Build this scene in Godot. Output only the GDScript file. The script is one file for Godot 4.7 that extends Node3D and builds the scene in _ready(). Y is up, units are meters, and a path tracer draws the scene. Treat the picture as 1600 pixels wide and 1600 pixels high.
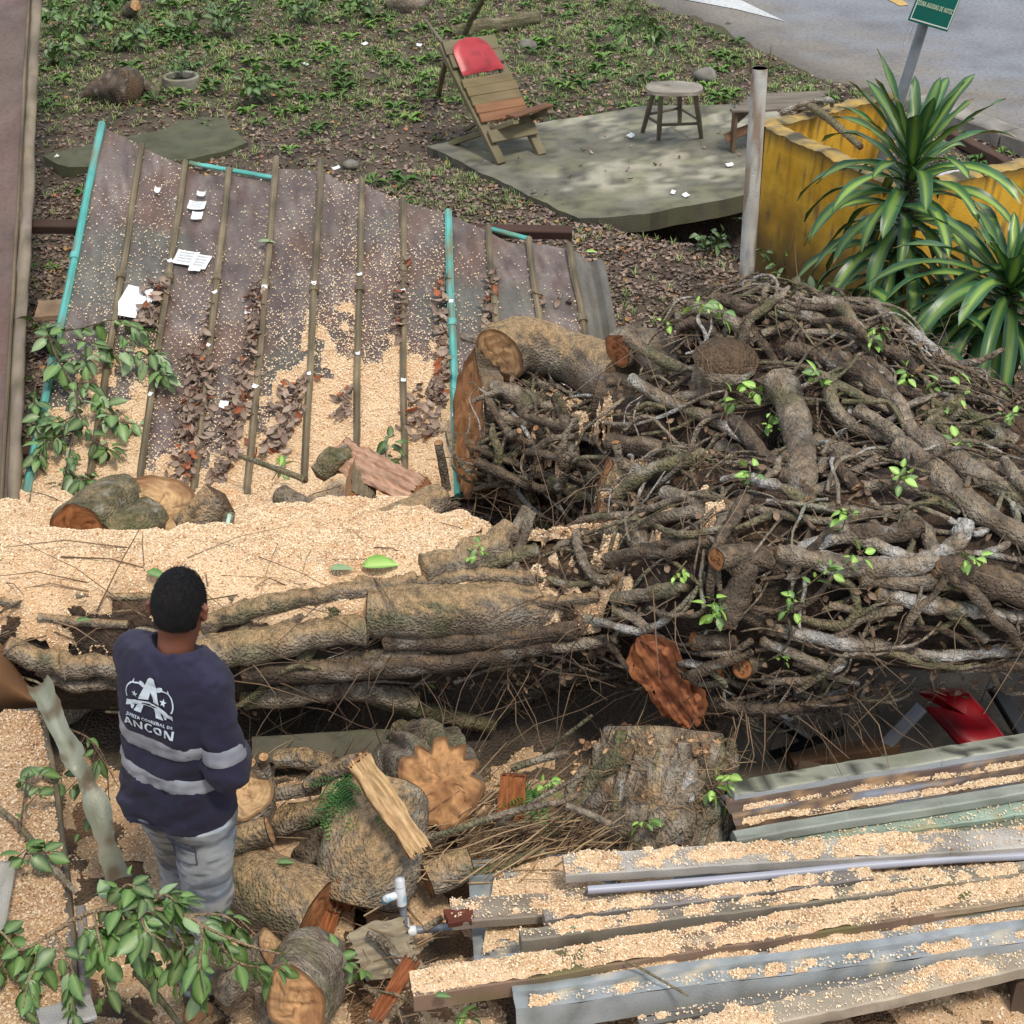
extends Node3D
# A fallen strangler fig being cut up beside a collapsed sheet-metal roof, seen from a balcony above.

const PITCH := 31.0
const FPX := 2537.0
const EYE := Vector3(0.0, 4.1, 0.0)

var fwd := Vector3(0, -sin(deg_to_rad(PITCH)), -cos(deg_to_rad(PITCH)))
var upv := Vector3(0, cos(deg_to_rad(PITCH)), -sin(deg_to_rad(PITCH)))
var rng := RandomNumberGenerator.new()
var nz := FastNoiseLite.new()
var M := {}
var used := {}
var chip_mesh: ArrayMesh
var capA := PackedVector3Array()
var capB := PackedVector3Array()
var capR := PackedVector2Array()


# ---------- small maths ----------
func ray(u: float, v: float) -> Vector3:
	return (fwd * FPX + Vector3.RIGHT * (u - 800.0) + upv * (800.0 - v)).normalized()

func gp(u: float, v: float, h := 0.0) -> Vector3:        # the point of the sight line at height h
	var d := ray(u, v)
	return EYE + d * ((h - EYE.y) / d.y)

func zp(u: float, v: float, dist: float) -> Vector3:     # the point of the sight line at this distance out
	var d := ray(u, v)
	return EYE + d * (dist / -d.z)

func S(r: float, g: float, b: float) -> Color:           # an sRGB reading as a linear base colour
	return Color(r / 255.0, g / 255.0, b / 255.0).srgb_to_linear()

func mixc(a: Color, b: Color, t: float) -> Color:
	return a.lerp(b, clampf(t, 0.0, 1.0))

func shade(c: Color, k: float) -> Color:
	return Color(clampf(c.r * k, 0, 1), clampf(c.g * k, 0, 1), clampf(c.b * k, 0, 1), 1)

func rr(a: float, b: float) -> float:
	return rng.randf_range(a, b)

func n3(p: Vector3, f: float) -> float:
	return nz.get_noise_3d(p.x * f, p.y * f, p.z * f)

func sst(a: float, b: float, x: float) -> float:
	var t := clampf((x - a) / (b - a), 0.0, 1.0)
	return t * t * (3.0 - 2.0 * t)

func numbered(called: String) -> String:
	used[called] = used.get(called, -1) + 1
	return called if used[called] == 0 else "%s_%03d" % [called, used[called]]


# ---------- mesh collecting ----------
class MB:
	var v := PackedVector3Array()
	var n := PackedVector3Array()
	var c := PackedColorArray()
	var t := PackedVector2Array()
	var ix := PackedInt32Array()
	func vert(p: Vector3, nm: Vector3, col: Color, uv := Vector2.ZERO) -> int:
		v.append(p)
		n.append(nm)
		c.append(col)
		t.append(uv)
		return v.size() - 1
	func tri(a: int, b: int, d: int) -> void:            # given counter-clockwise
		ix.append(a)
		ix.append(d)
		ix.append(b)
	func quad(a: int, b: int, d: int, e: int) -> void:
		tri(a, b, d)
		tri(a, d, e)
	func face(ps: Array, col: Color, uvs := []) -> void:  # flat polygon, counter-clockwise
		var nm: Vector3 = (ps[1] - ps[0]).cross(ps[2] - ps[0]).normalized()
		var s := v.size()
		for i in ps.size():
			vert(ps[i], nm, col, uvs[i] if uvs.size() else Vector2(ps[i].x + ps[i].y * 0.3, ps[i].z + ps[i].y * 0.7))
		for i in range(1, ps.size() - 1):
			tri(s, s + i, s + i + 1)
	func smooth(from := 0) -> void:                       # normals from the faces
		var acc := PackedVector3Array()
		acc.resize(v.size())
		for i in range(0, ix.size(), 3):
			var a := ix[i]
			var b := ix[i + 2]
			var d := ix[i + 1]
			var nm := (v[b] - v[a]).cross(v[d] - v[a])
			acc[a] += nm
			acc[b] += nm
			acc[d] += nm
		for i in range(from, v.size()):
			n[i] = acc[i].normalized() if acc[i].length() > 1e-12 else Vector3.UP
	func done(mat: Material) -> ArrayMesh:
		var a := []
		a.resize(Mesh.ARRAY_MAX)
		a[Mesh.ARRAY_VERTEX] = v
		a[Mesh.ARRAY_NORMAL] = n
		a[Mesh.ARRAY_COLOR] = c
		a[Mesh.ARRAY_TEX_UV] = t
		a[Mesh.ARRAY_INDEX] = ix
		var m := ArrayMesh.new()
		m.add_surface_from_arrays(Mesh.PRIMITIVE_TRIANGLES, a)
		m.surface_set_material(0, mat)
		return m

func put(called: String, mesh: Mesh, parent: Node = self, at := Transform3D()) -> MeshInstance3D:
	var o := MeshInstance3D.new()
	o.mesh = mesh
	o.transform = at
	o.name = numbered(called) if parent == self else called
	parent.add_child(o, true)
	return o

func tag(o: Node, label: String, category: String, group := "", kind := "") -> Node:
	o.set_meta("label", label)
	if category != "":
		o.set_meta("category", category)
	if group != "":
		o.set_meta("group", group)
	if kind != "":
		o.set_meta("kind", kind)
	return o

func thing(called: String, label: String, category: String, at := Vector3.ZERO, group := "") -> Node3D:
	var o := Node3D.new()
	o.name = numbered(called)
	o.position = at
	add_child(o)
	tag(o, label, category, group)
	return o

func struct(called: String, mesh: Mesh, parent: Node = self) -> MeshInstance3D:
	var o := put(called, mesh, parent)
	if parent == self:
		o.set_meta("kind", "structure")
		o.set_meta("label", "")
	return o

# points of world space put into a thing's own axes
func loc(o: Node3D, p: Vector3) -> Vector3:
	return p - o.position


# ---------- shapes ----------
func catmull(pts: Array, sub: int) -> PackedVector3Array:
	var out := PackedVector3Array()
	var k := pts.size()
	for i in k - 1:
		var p0: Vector3 = pts[maxi(i - 1, 0)]
		var p1: Vector3 = pts[i]
		var p2: Vector3 = pts[i + 1]
		var p3: Vector3 = pts[mini(i + 2, k - 1)]
		for j in sub:
			var s := float(j) / sub
			out.append(0.5 * ((2.0 * p1) + (p2 - p0) * s + (2.0 * p0 - 5.0 * p1 + 4.0 * p2 - p3) * s * s + (3.0 * p1 - p0 - 3.0 * p2 + p3) * s * s * s))
	out.append(pts[k - 1])
	return out

func lerpf_list(rs: Array, s: float) -> float:           # s in 0..1 along a list of radii
	if rs.size() == 1:
		return rs[0]
	var x := clampf(s, 0.0, 1.0) * (rs.size() - 1)
	var i := mini(int(x), rs.size() - 2)
	return lerpf(rs[i], rs[i + 1], x - i)

# bark: tones 0 dark brown, 1 grey brown, 2 with white lichen, 3 mossy olive, 4 dusted with sawdust
func bark(p: Vector3, tone: int, nm: Vector3) -> Color:
	var a := n3(p, 9.0)
	var b := n3(p + Vector3(7, 3, 1), 38.0)
	var base := mixc(S(122, 106, 88), S(184, 168, 148), 0.5 + a * 0.9)
	if tone == 0:
		base = mixc(S(82, 68, 56), S(136, 118, 100), 0.5 + a * 0.9)
	elif tone == 3:
		base = mixc(S(112, 106, 78), S(160, 148, 116), 0.5 + a * 0.9)
	elif tone == 2:
		base = mixc(S(140, 122, 102), S(182, 168, 150), 0.5 + a)
		var lich := sst(0.02, 0.22, n3(p + Vector3(2, 9, 4), 7.0) + b * 0.25)
		base = mixc(base, S(214, 210, 204), lich * 0.85)
	base = shade(base, 1.0 + b * 0.55)
	if tone != 2:
		base = mixc(base, S(190, 184, 172), 0.6 * sst(0.42, 0.52, n3(p + Vector3(5, 5, 9), 12.0)))
	if tone != 0:
		base = mixc(base, S(112, 116, 72), 0.5 * sst(0.1, 0.5, n3(p + Vector3(15, 2, 0), 4.0)))
	if tone == 4:
		base = mixc(base, S(214, 176, 128), sst(0.45, 0.95, nm.y + b * 0.6) * 0.85)
	else:
		base = mixc(base, S(200, 162, 116), sst(0.75, 1.2, nm.y + b * 0.7) * 0.3)
	return base

# a bent, knobbly, tapering round body; returns the two end frames [centre, side, up, out, radius list]
func tube(m: MB, pts: Array, rs: Array, seg: int, sub: int, tone: int, lump := 0.12, flat := 1.0, col = null, lobes := []) -> Array:
	var ps := catmull(pts, sub) if sub > 1 else PackedVector3Array(pts)
	var k := ps.size()
	var length := 0.0
	var ends := []
	var tan0 := (ps[1] - ps[0]).normalized()
	var side := Vector3.UP.cross(tan0)
	if side.length() < 0.05:
		side = Vector3.FORWARD.cross(tan0)
	side = side.normalized()
	var start := m.v.size()
	for i in k:
		var tg := (ps[mini(i + 1, k - 1)] - ps[maxi(i - 1, 0)]).normalized()
		side = (side - tg * side.dot(tg)).normalized()
		var up2 := tg.cross(side)
		if i > 0:
			length += ps[i].distance_to(ps[i - 1])
		var r0 := lerpf_list(rs, float(i) / (k - 1))
		var ring := []
		for j in seg + 1:
			var a := TAU * (j % seg) / seg
			var d := side * cos(a) + up2 * sin(a) * flat
			var q := ps[i] + d * r0
			var r := r0 * (1.0 + lump * (n3(q, 0.35 / maxf(r0, 0.02)) * 1.3 + n3(q, 1.1 / maxf(r0, 0.02)) * 0.5))
			for lb in lobes:
				r += r0 * lb[2] * exp(-pow(wrapf(a - lb[0], -PI, PI) / lb[1], 2.0))
			var p := ps[i] + d * r
			var c: Color = col.call(p, d) if col != null else bark(p, tone, d)
			m.vert(p, d, c, Vector2(float(j) / seg * maxf(1.0, round(r0 * 40.0)), length * 6.0))
			ring.append(p)
		if i == 0 or i == k - 1:
			ends.append([ps[i], side, up2, tg * (-1.0 if i == 0 else 1.0), ring])
	for i in k - 1:
		for j in seg:
			var a := start + i * (seg + 1) + j
			m.quad(a, a + 1, a + seg + 2, a + seg + 1)
	# normals of this body, sewn at the seam
	var acc := PackedVector3Array()
	acc.resize(k * (seg + 1))
	for i in k:
		for j in seg:
			var jm := (j + seg - 1) % seg
			var du := m.v[start + i * (seg + 1) + j + 1] - m.v[start + i * (seg + 1) + jm]
			var dv := m.v[start + mini(i + 1, k - 1) * (seg + 1) + j] - m.v[start + maxi(i - 1, 0) * (seg + 1) + j]
			acc[i * (seg + 1) + j] = du.cross(dv).normalized()
		acc[i * (seg + 1) + seg] = acc[i * (seg + 1)]
	for i in acc.size():
		m.n[start + i] = acc[i] if acc[i].length() > 0.5 else m.n[start + i]
	return ends

func cap_plain(m: MB, e: Array, c: Color) -> void:        # closes a tube's end with a small dome
	var ring: Array = e[4]
	var seg := ring.size() - 1
	var out: Vector3 = e[3]
	var mid := m.vert(e[0] + out * ring[0].distance_to(e[0]) * 0.35, out, c)
	var s := m.v.size()
	for p in ring:
		m.vert(p, ((p - e[0]).normalized() + out * 0.6).normalized(), c)
	var first: bool = (ring[1] - ring[0]).cross(e[0] - ring[0]).dot(out) > 0.0
	for j in seg:
		if first:
			m.tri(mid, s + j, s + j + 1)
		else:
			m.tri(mid, s + j + 1, s + j)

# sawn wood closing a tube's end: rings, checks, saw marks; hue 0 fresh cream, 1 orange, 2 red brown
func wood_col(p: Vector3, s: float, hue: float, seed_at: float) -> Color:
	var c := mixc(S(226, 184, 134), S(206, 142, 88), clampf(hue, 0, 1))
	if hue > 1.0:
		c = mixc(c, S(150, 84, 48), hue - 1.0)
	var w := n3(p + Vector3(seed_at, 0, 0), 14.0)
	c = shade(c, 1.0 + 0.13 * sin((s + w * 0.12) * 40.0) + w * 0.3 + n3(p, 70.0) * 0.35)
	c = mixc(c, S(140, 84, 48), 0.5 * sst(0.12, 0.4, n3(p + Vector3(0, seed_at, 3), 8.0)))
	return c

func cut_face(e: Array, hue: float, bulge := 0.0, rings := 14) -> ArrayMesh:
	var m := MB.new()
	var ring: Array = e[4]
	var seg := ring.size() - 1
	var out: Vector3 = e[3]
	var c0: Vector3 = e[0]
	var sd := c0.x * 13.0 + c0.z * 7.0
	var first: bool = (ring[1] - ring[0]).cross(c0 - ring[0]).dot(out) > 0.0
	var saw := (e[1] * cos(sd) + e[2] * sin(sd)).normalized() as Vector3
	var mean := 0.0
	for p in ring:
		mean += c0.distance_to(p) / ring.size()
	for k in rings + 1:
		var s := float(k) / rings
		for j in seg + 1:
			var q: Vector3 = c0.lerp(ring[j], s)
			var dd := saw.dot(q - c0) / maxf(mean, 0.001)
			var rough := mean * 0.02 * sin(dd * 17.0 + n3(q, 9.0) * 3.0) + n3(q, 25.0) * mean * 0.05
			var lift := 0.003 + bulge * mean * (1.0 - s * s) + (rough if k < rings else 0.0)
			var c := wood_col(q, s, hue, sd)
			c = shade(c, 1.0 + 0.09 * sin(dd * 26.0 + n3(q, 9.0) * 4.0))
			for ck in 4:
				if absf(wrapf(TAU * j / seg - sd * 9.0 - ck * 1.7 - 0.25 * sin(s * 7.0 + ck), -PI, PI)) < 0.5 * TAU / seg and s > 0.12 * ck and s < 0.45 + 0.14 * ck:
					c = shade(c, 0.5)
					lift -= 0.004
			if s > 0.92:
				c = mixc(c, S(120, 84, 54), 0.75)
			elif s > 0.86:
				c = mixc(c, S(226, 196, 150), 0.4)
			m.vert(q + out * lift, out, c, Vector2(s, float(j) / seg))
	for k in rings:
		for j in seg:
			var a := k * (seg + 1) + j
			if first:
				m.quad(a, a + seg + 1, a + seg + 2, a + 1)
			else:
				m.quad(a, a + 1, a + seg + 2, a + seg + 1)
	m.smooth()
	return m.done(M.wood)

# a box with its long edges broken, along a to b, top face normal near upn
func beam(m: MB, a: Vector3, b: Vector3, w: float, th: float, upn: Vector3, col: Callable, seg := 8, wob := 0.003, cham := 0.006) -> void:
	var tg := (b - a).normalized()
	var side := tg.cross(upn).normalized()
	var up2 := side.cross(tg)
	var hw := w * 0.5
	var ht := th * 0.5
	var prof := [Vector2(-hw + cham, ht), Vector2(hw - cham, ht), Vector2(hw, ht - cham), Vector2(hw, -ht + cham), Vector2(hw - cham, -ht), Vector2(-hw + cham, -ht), Vector2(-hw, -ht + cham), Vector2(-hw, ht - cham)]
	var nrm := [Vector2(0, 1), Vector2(1, 1).normalized(), Vector2(1, 0), Vector2(1, -1).normalized(), Vector2(0, -1), Vector2(-1, -1).normalized(), Vector2(-1, 0), Vector2(-1, 1).normalized()]
	var len2 := a.distance_to(b)
	for f in 8:
		var p0: Vector2 = prof[f]
		var p1: Vector2 = prof[(f + 1) % 8]
		var nn: Vector2 = nrm[f]
		var nm := side * nn.x + up2 * nn.y
		var s := m.v.size()
		var cross := 3 if f % 4 == 0 else 1
		for i in seg + 1:
			var q := a.lerp(b, float(i) / seg)
			q += side * n3(q, 3.0) * wob + up2 * n3(q + Vector3(9, 9, 9), 2.0) * wob
			for j in cross + 1:
				var pp := p0.lerp(p1, float(j) / cross)
				var p := q + side * (pp.x + n3(q + side * pp.x, 22.0) * wob * 0.8) + up2 * (pp.y + n3(q + side * pp.x, 17.0) * wob * 0.5)
				m.vert(p, nm, col.call(p, nm), Vector2(len2 * i / seg * 2.0, (pp.x + pp.y) * 9.0 + f * 0.37))
		for i in seg:
			for j in cross:
				var c0 := s + i * (cross + 1) + j
				m.quad(c0, c0 + 1, c0 + cross + 2, c0 + cross + 1)
	for e in 2:
		var q := (a if e == 0 else b)
		q += side * n3(q, 3.0) * wob + up2 * n3(q + Vector3(9, 9, 9), 2.0) * wob
		var nm := tg * (-1.0 if e == 0 else 1.0)
		var ps := []
		for f in 8:
			var pf: Vector2 = prof[f if e == 1 else 7 - f]
			ps.append(q + side * pf.x + up2 * pf.y)
		var s := m.v.size()
		for p in ps:
			m.vert(p, nm, col.call(p, nm), Vector2((p - q).dot(side) * 9.0, (p - q).dot(up2) * 9.0))
		for i in range(1, 7):
			m.tri(s, s + i, s + i + 1)

func solid(c: Color, vary := 0.25, f := 14.0) -> Callable:
	return func(p: Vector3, _n: Vector3) -> Color: return shade(c, 1.0 + n3(p, f) * vary * 2.0 + n3(p, f * 4.0) * vary)

# weathered timber colour along the grain
func timber(c: Color, along: Vector3, moss := 0.0, stain := 0.4) -> Callable:
	var tg := along.normalized()
	return func(p: Vector3, nm: Vector3) -> Color:
		var q := p - tg * p.dot(tg) * 0.93
		var g := n3(q, 60.0) + n3(q, 24.0)
		var k := shade(c, 1.0 + g * 0.32)
		k = mixc(k, S(70, 56, 44), stain * sst(0.15, 0.6, n3(p, 5.0) + g * 0.2))
		if moss > 0.0:
			k = mixc(k, S(112, 116, 52), moss * sst(0.0, 0.4, n3(p + Vector3(4, 4, 4), 3.0) + g * 0.15))
		return k

func stuff(called: String, label: String, category: String, mesh: Mesh, where: Array, cols: PackedColorArray, parent: Node = self) -> void:
	if where.size() == 0:
		return
	var mm := MultiMesh.new()
	mm.transform_format = MultiMesh.TRANSFORM_3D
	mm.use_colors = true
	mm.mesh = mesh
	mm.instance_count = where.size()
	for i in where.size():
		mm.set_instance_transform(i, where[i])
		mm.set_instance_color(i, cols[i])
	var o := MultiMeshInstance3D.new()
	o.multimesh = mm
	o.name = numbered(called) if parent == self else called
	parent.add_child(o, true)
	o.set_meta("kind", "stuff")
	if parent == self:
		tag(o, label, category, "", "stuff")

func lay(p: Vector3, nm: Vector3, size: float, tilt := 0.5) -> Transform3D:  # a small flake lying on a surface
	var y := (nm + Vector3(rr(-tilt, tilt), rr(-tilt, tilt), rr(-tilt, tilt))).normalized()
	var x := y.cross(Vector3(rr(-1, 1), rr(-1, 1), rr(-1, 1))).normalized()
	if x.length() < 0.5:
		x = y.cross(Vector3.RIGHT).normalized()
	return Transform3D(Basis(x * size, y * size, x.cross(y) * size), p)

func chip_col() -> Color:
	var k := rng.randf()
	var c := mixc(S(247, 222, 186), S(230, 190, 144), k * k * 1.1)
	if k > 0.97:
		c = S(170, 112, 68)
	elif k < 0.12:
		c = S(250, 232, 204)
	return shade(c, rr(0.85, 1.1))


# ---------- the trunk's mass, as tapered capsules: used to lay roots on it and to settle sawdust ----------
func add_chain(list: Array) -> void:
	for i in list.size() - 1:
		var a: Array = list[i]
		var b: Array = list[i + 1]
		capA.append(gp(a[0], a[1], a[2]))
		capB.append(gp(b[0], b[1], b[2]))
		capR.append(Vector2(a[3], b[3]))

func field(p: Vector3) -> float:
	var best := p.y
	for i in capA.size():
		var ab := capB[i] - capA[i]
		var t := clampf((p - capA[i]).dot(ab) / ab.length_squared(), 0.0, 1.0)
		best = minf(best, p.distance_to(capA[i] + ab * t) - lerpf(capR[i].x, capR[i].y, t))
	return best

func top_of(x: float, z: float) -> float:                # height of the mass above a spot on the plan
	var best := 0.0
	for i in capA.size():
		var a := Vector2(capA[i].x, capA[i].z)
		var ab := Vector2(capB[i].x, capB[i].z) - a
		var p := Vector2(x, z) - a
		var t := clampf(p.dot(ab) / ab.length_squared(), 0.0, 1.0)
		var d := (p - ab * t).length()
		var r := lerpf(capR[i].x, capR[i].y, t)
		if d < r:
			best = maxf(best, lerpf(capA[i].y, capB[i].y, t) + sqrt(r * r - d * d))
	return best

func hit(u: float, v: float) -> float:                   # distance along the sight line to the mass or the ground
	var d := ray(u, v)
	var t := 3.5
	for i in 60:
		var f := field(EYE + d * t)
		if f < 0.004:
			return t
		t += maxf(f * 0.95, 0.004)
		if t > 14.0:
			break
	return -1.0

# a root lying on the mass along pixels u,v,u,v...: its own radius sunk a little into it
func root_path(uv: Array, r: float, lift := 0.35) -> Array:
	var ts := []
	for i in range(0, uv.size(), 2):
		ts.append(hit(uv[i], uv[i + 1]))
	var good := -1.0
	for t in ts:
		if t > 0.0 and t < 9.0:
			good = t
			break
	if good < 0.0:
		good = 6.0
	for i in ts.size():                                   # a jump in depth follows its neighbour instead
		if ts[i] < 0.0 or ts[i] > 9.0 or absf(ts[i] - good) > 0.45:
			ts[i] = good + clampf(ts[i] - good, -0.1, 0.1) if ts[i] > 0.0 else good
		good = ts[i]
	var sm := ts.duplicate()
	for i in ts.size():
		sm[i] = (ts[maxi(i - 1, 0)] + 2.0 * ts[i] + ts[mini(i + 1, ts.size() - 1)]) * 0.25
	var out := []
	for i in ts.size():
		var d := ray(uv[i * 2], uv[i * 2 + 1])
		out.append(EYE + d * (sm[i] - r * (0.4 + lift)))
	return out


# ---------- materials ----------
func noise_tex(freq: float, ramp: Array, oct := 4, kind := FastNoiseLite.TYPE_SIMPLEX_SMOOTH, size := 512, sd := 1) -> NoiseTexture2D:
	var f := FastNoiseLite.new()
	f.seed = sd
	f.noise_type = kind
	f.frequency = freq
	f.fractal_octaves = oct
	var t := NoiseTexture2D.new()
	t.width = size
	t.height = size
	t.seamless = true
	t.noise = f
	if ramp.size():
		var g := Gradient.new()
		var off := PackedFloat32Array()
		var cs := PackedColorArray()
		for i in range(0, ramp.size(), 2):
			off.append(ramp[i])
			cs.append(ramp[i + 1])
		g.offsets = off
		g.colors = cs
		t.color_ramp = g
	return t

func grey(a: float) -> Color:
	return Color(a, a, a).linear_to_srgb()

func mat(tex: Texture2D, bump: Texture2D, scale: float, depth: float, rough: float, world := true, metal := 0.0) -> StandardMaterial3D:
	var m := StandardMaterial3D.new()
	m.vertex_color_use_as_albedo = true
	m.roughness = rough
	m.metallic = metal
	if tex:
		m.albedo_texture = tex
	if bump:
		m.heightmap_enabled = true
		m.heightmap_texture = bump
		m.heightmap_scale = depth
	if world:
		m.uv1_triplanar = true
		m.uv1_world_triplanar = true
	m.uv1_scale = Vector3(scale, scale, scale)
	return m

func materials() -> void:
	var fine := noise_tex(0.09, [0.0, grey(0.62), 0.5, grey(0.85), 1.0, grey(1.0)], 5)
	var blotch := noise_tex(0.012, [0.0, grey(0.6), 0.45, grey(0.85), 1.0, grey(1.0)], 6, FastNoiseLite.TYPE_SIMPLEX_SMOOTH, 512, 5)
	var grain := noise_tex(0.2, [0.0, grey(0.7), 0.4, grey(0.92), 1.0, grey(1.0)], 3, FastNoiseLite.TYPE_CELLULAR, 512, 3)
	var hgt := noise_tex(0.05, [], 5, FastNoiseLite.TYPE_SIMPLEX_SMOOTH, 512, 8)
	var hfine := noise_tex(0.16, [], 4, FastNoiseLite.TYPE_SIMPLEX_SMOOTH, 512, 9)
	var hcell := noise_tex(0.22, [], 3, FastNoiseLite.TYPE_CELLULAR, 512, 10)
	var barkt := noise_tex(0.022, [0.0, grey(0.30), 0.35, grey(0.62), 0.6, grey(0.9), 1.0, grey(1.0)], 6, FastNoiseLite.TYPE_SIMPLEX_SMOOTH, 512, 21)
	M.bark = mat(barkt, hgt, 2.6, 2.6, 0.92)
	M.wood = mat(fine, hfine, 7.0, 0.35, 0.85)
	M.saw = mat(grain, hcell, 2.6, 0.5, 0.95)
	M.timber = mat(fine, hfine, 4.0, 0.35, 0.85)
	M.soil = mat(fine, hgt, 2.2, 2.2, 0.97)
	M.concrete = mat(blotch, hfine, 0.9, 0.35, 0.9)
	var agg := noise_tex(0.11, [0.0, grey(0.55), 0.45, grey(0.85), 1.0, grey(1.0)], 5, FastNoiseLite.TYPE_SIMPLEX_SMOOTH, 512, 41)
	M.road = mat(agg, hcell, 0.35, 0.6, 0.7)
	M.road.detail_enabled = true
	M.road.detail_blend_mode = BaseMaterial3D.BLEND_MODE_MUL
	M.road.detail_albedo = blotch
	M.road.uv2_triplanar = true
	M.road.uv2_world_triplanar = true
	M.road.uv2_scale = Vector3(0.2, 0.2, 0.2)
	M.road.detail_uv_layer = BaseMaterial3D.DETAIL_UV_2
	M.metal = mat(blotch, hfine, 1.1, 0.12, 0.55, true, 0.25)
	var pit := noise_tex(0.035, [0.0, grey(0.62), 0.38, grey(0.86), 0.6, grey(0.95), 1.0, grey(1.0)], 6, FastNoiseLite.TYPE_SIMPLEX_SMOOTH, 512, 31)
	M.sheet = mat(pit, hfine, 1.6, 0.12, 0.5, true, 0.1)
	M.sheet.detail_enabled = true
	M.sheet.detail_blend_mode = BaseMaterial3D.BLEND_MODE_MUL
	M.sheet.detail_albedo = blotch
	M.sheet.uv2_triplanar = true
	M.sheet.uv2_world_triplanar = true
	M.sheet.uv2_scale = Vector3(0.7, 0.7, 0.7)
	M.sheet.detail_uv_layer = BaseMaterial3D.DETAIL_UV_2
	M.paint = mat(blotch, hfine, 1.0, 0.3, 0.8)
	M.plain = mat(null, null, 1.0, 0.0, 0.7)
	M.gloss = mat(fine, null, 2.0, 0.0, 0.35)
	M.pvc = mat(null, null, 1.0, 0.0, 0.4)
	M.vinyl = mat(fine, hfine, 6.0, 0.05, 0.35)
	M.cloth = mat(fine, hfine, 14.0, 0.12, 0.95)
	M.cloth.rim_enabled = true
	M.cloth.rim = 0.1
	M.denim = mat(fine, hfine, 18.0, 0.15, 0.95)
	M.skin = mat(fine, hfine, 30.0, 0.02, 0.5)
	M.skin.subsurf_scatter_enabled = true
	M.skin.subsurf_scatter_strength = 0.12
	M.hair = mat(fine, hcell, 22.0, 0.3, 0.6)
	M.tape = mat(fine, hfine, 9.0, 0.05, 0.45)
	M.leaf = mat(null, null, 1.0, 0.0, 0.42, false)
	M.leaf.backlight_enabled = true
	M.leaf.backlight = Color(0.16, 0.2, 0.05)
	M.dracaena = mat(null, null, 1.0, 0.0, 0.36, false)
	M.dracaena.backlight_enabled = true
	M.dracaena.backlight = Color(0.12, 0.18, 0.05)
	M.grass = mat(null, null, 1.0, 0.0, 0.7, false)
	M.grass.backlight_enabled = true
	M.grass.backlight = Color(0.12, 0.16, 0.04)
	M.dead = mat(null, null, 1.0, 0.0, 0.8, false)
	M.chip = mat(null, null, 1.0, 0.0, 0.9, false)
	# one curled wood flake
	var c := MB.new()
	for k in 3:
		var x := -0.5 + 0.5 * k
		c.vert(Vector3(x, 0.22 if k == 1 else 0.0, -0.32), Vector3(x * 0.8, 1, -0.2).normalized(), Color.WHITE)
		c.vert(Vector3(x, 0.3 if k == 1 else 0.06, 0.32), Vector3(x * 0.8, 1, 0.2).normalized(), Color.WHITE)
	c.quad(0, 1, 3, 2)
	c.quad(2, 3, 5, 4)
	chip_mesh = c.done(M.chip)

func dead_leaf(mat_used: Material, w := 0.34) -> ArrayMesh:   # a curled leaf, unit length along x
	var m := MB.new()
	for k in 5:
		var s := k / 4.0
		var hw := w * sin(PI * clampf(s * 0.92 + 0.04, 0, 1))
		var lift := 0.28 * (s - 0.5) * (s - 0.5) * 4.0
		m.vert(Vector3(s - 0.5, lift * 0.5 + 0.12, -hw), Vector3(0, 1, -0.3), Color.WHITE)
		m.vert(Vector3(s - 0.5, lift * 0.5, 0), Vector3(0, 1, 0), Color.WHITE)
		m.vert(Vector3(s - 0.5, lift * 0.5 + 0.16, hw), Vector3(0, 1, 0.3), Color.WHITE)
	for k in 4:
		var a := k * 3
		m.quad(a, a + 1, a + 4, a + 3)
		m.quad(a + 1, a + 2, a + 5, a + 4)
	m.smooth()
	return m.done(mat_used)

func tuft() -> ArrayMesh:                                 # five grass blades, about unit height
	var m := MB.new()
	for k in 5:
		var a := TAU * k / 5.0 + 0.4 * sin(k * 7.0)
		var d := Vector3(cos(a), 0, sin(a))
		var w := Vector3(-d.z, 0, d.x) * 0.07
		var lean := 0.3 + 0.14 * (k % 3)
		var h := 0.7 + 0.13 * (k % 4)
		var s := m.v.size()
		m.vert(d * 0.05 - w, Vector3.UP, Color.WHITE)
		m.vert(d * 0.05 + w, Vector3.UP, Color.WHITE)
		m.vert(d * lean * 0.6 + Vector3.UP * h * 0.65 - w * 0.8, Vector3.UP, Color.WHITE)
		m.vert(d * lean * 0.6 + Vector3.UP * h * 0.65 + w * 0.8, Vector3.UP, Color.WHITE)
		m.vert(d * lean * 1.5 + Vector3.UP * h, Vector3.UP, Color.WHITE)
		m.quad(s, s + 1, s + 3, s + 2)
		m.tri(s + 2, s + 3, s + 4)
	m.smooth()
	return m.done(M.grass)

func weed() -> ArrayMesh:                                 # a low broad-leaved weed: six small leaves, about unit width
	var m := MB.new()
	for k in 6:
		var a := TAU * k / 6.0 + 0.5 * sin(k * 5.0)
		var d := Vector3(cos(a), 0, sin(a))
		var w := Vector3(-d.z, 0, d.x) * 0.17
		var h := 0.25 + 0.12 * (k % 3)
		var s := m.v.size()
		m.vert(d * 0.06 + Vector3.UP * h * 0.6, Vector3.UP, Color.WHITE)
		m.vert(d * 0.3 + Vector3.UP * (h + 0.05) - w, Vector3.UP, Color.WHITE)
		m.vert(d * 0.32 + Vector3.UP * h, Vector3.UP, Color.WHITE)
		m.vert(d * 0.3 + Vector3.UP * (h + 0.05) + w, Vector3.UP, Color.WHITE)
		m.vert(d * 0.62 + Vector3.UP * h * 0.8, Vector3.UP, Color.WHITE)
		m.quad(s, s + 2, s + 4, s + 1)
		m.quad(s, s + 3, s + 4, s + 2)
	m.smooth()
	return m.done(M.grass)

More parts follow.
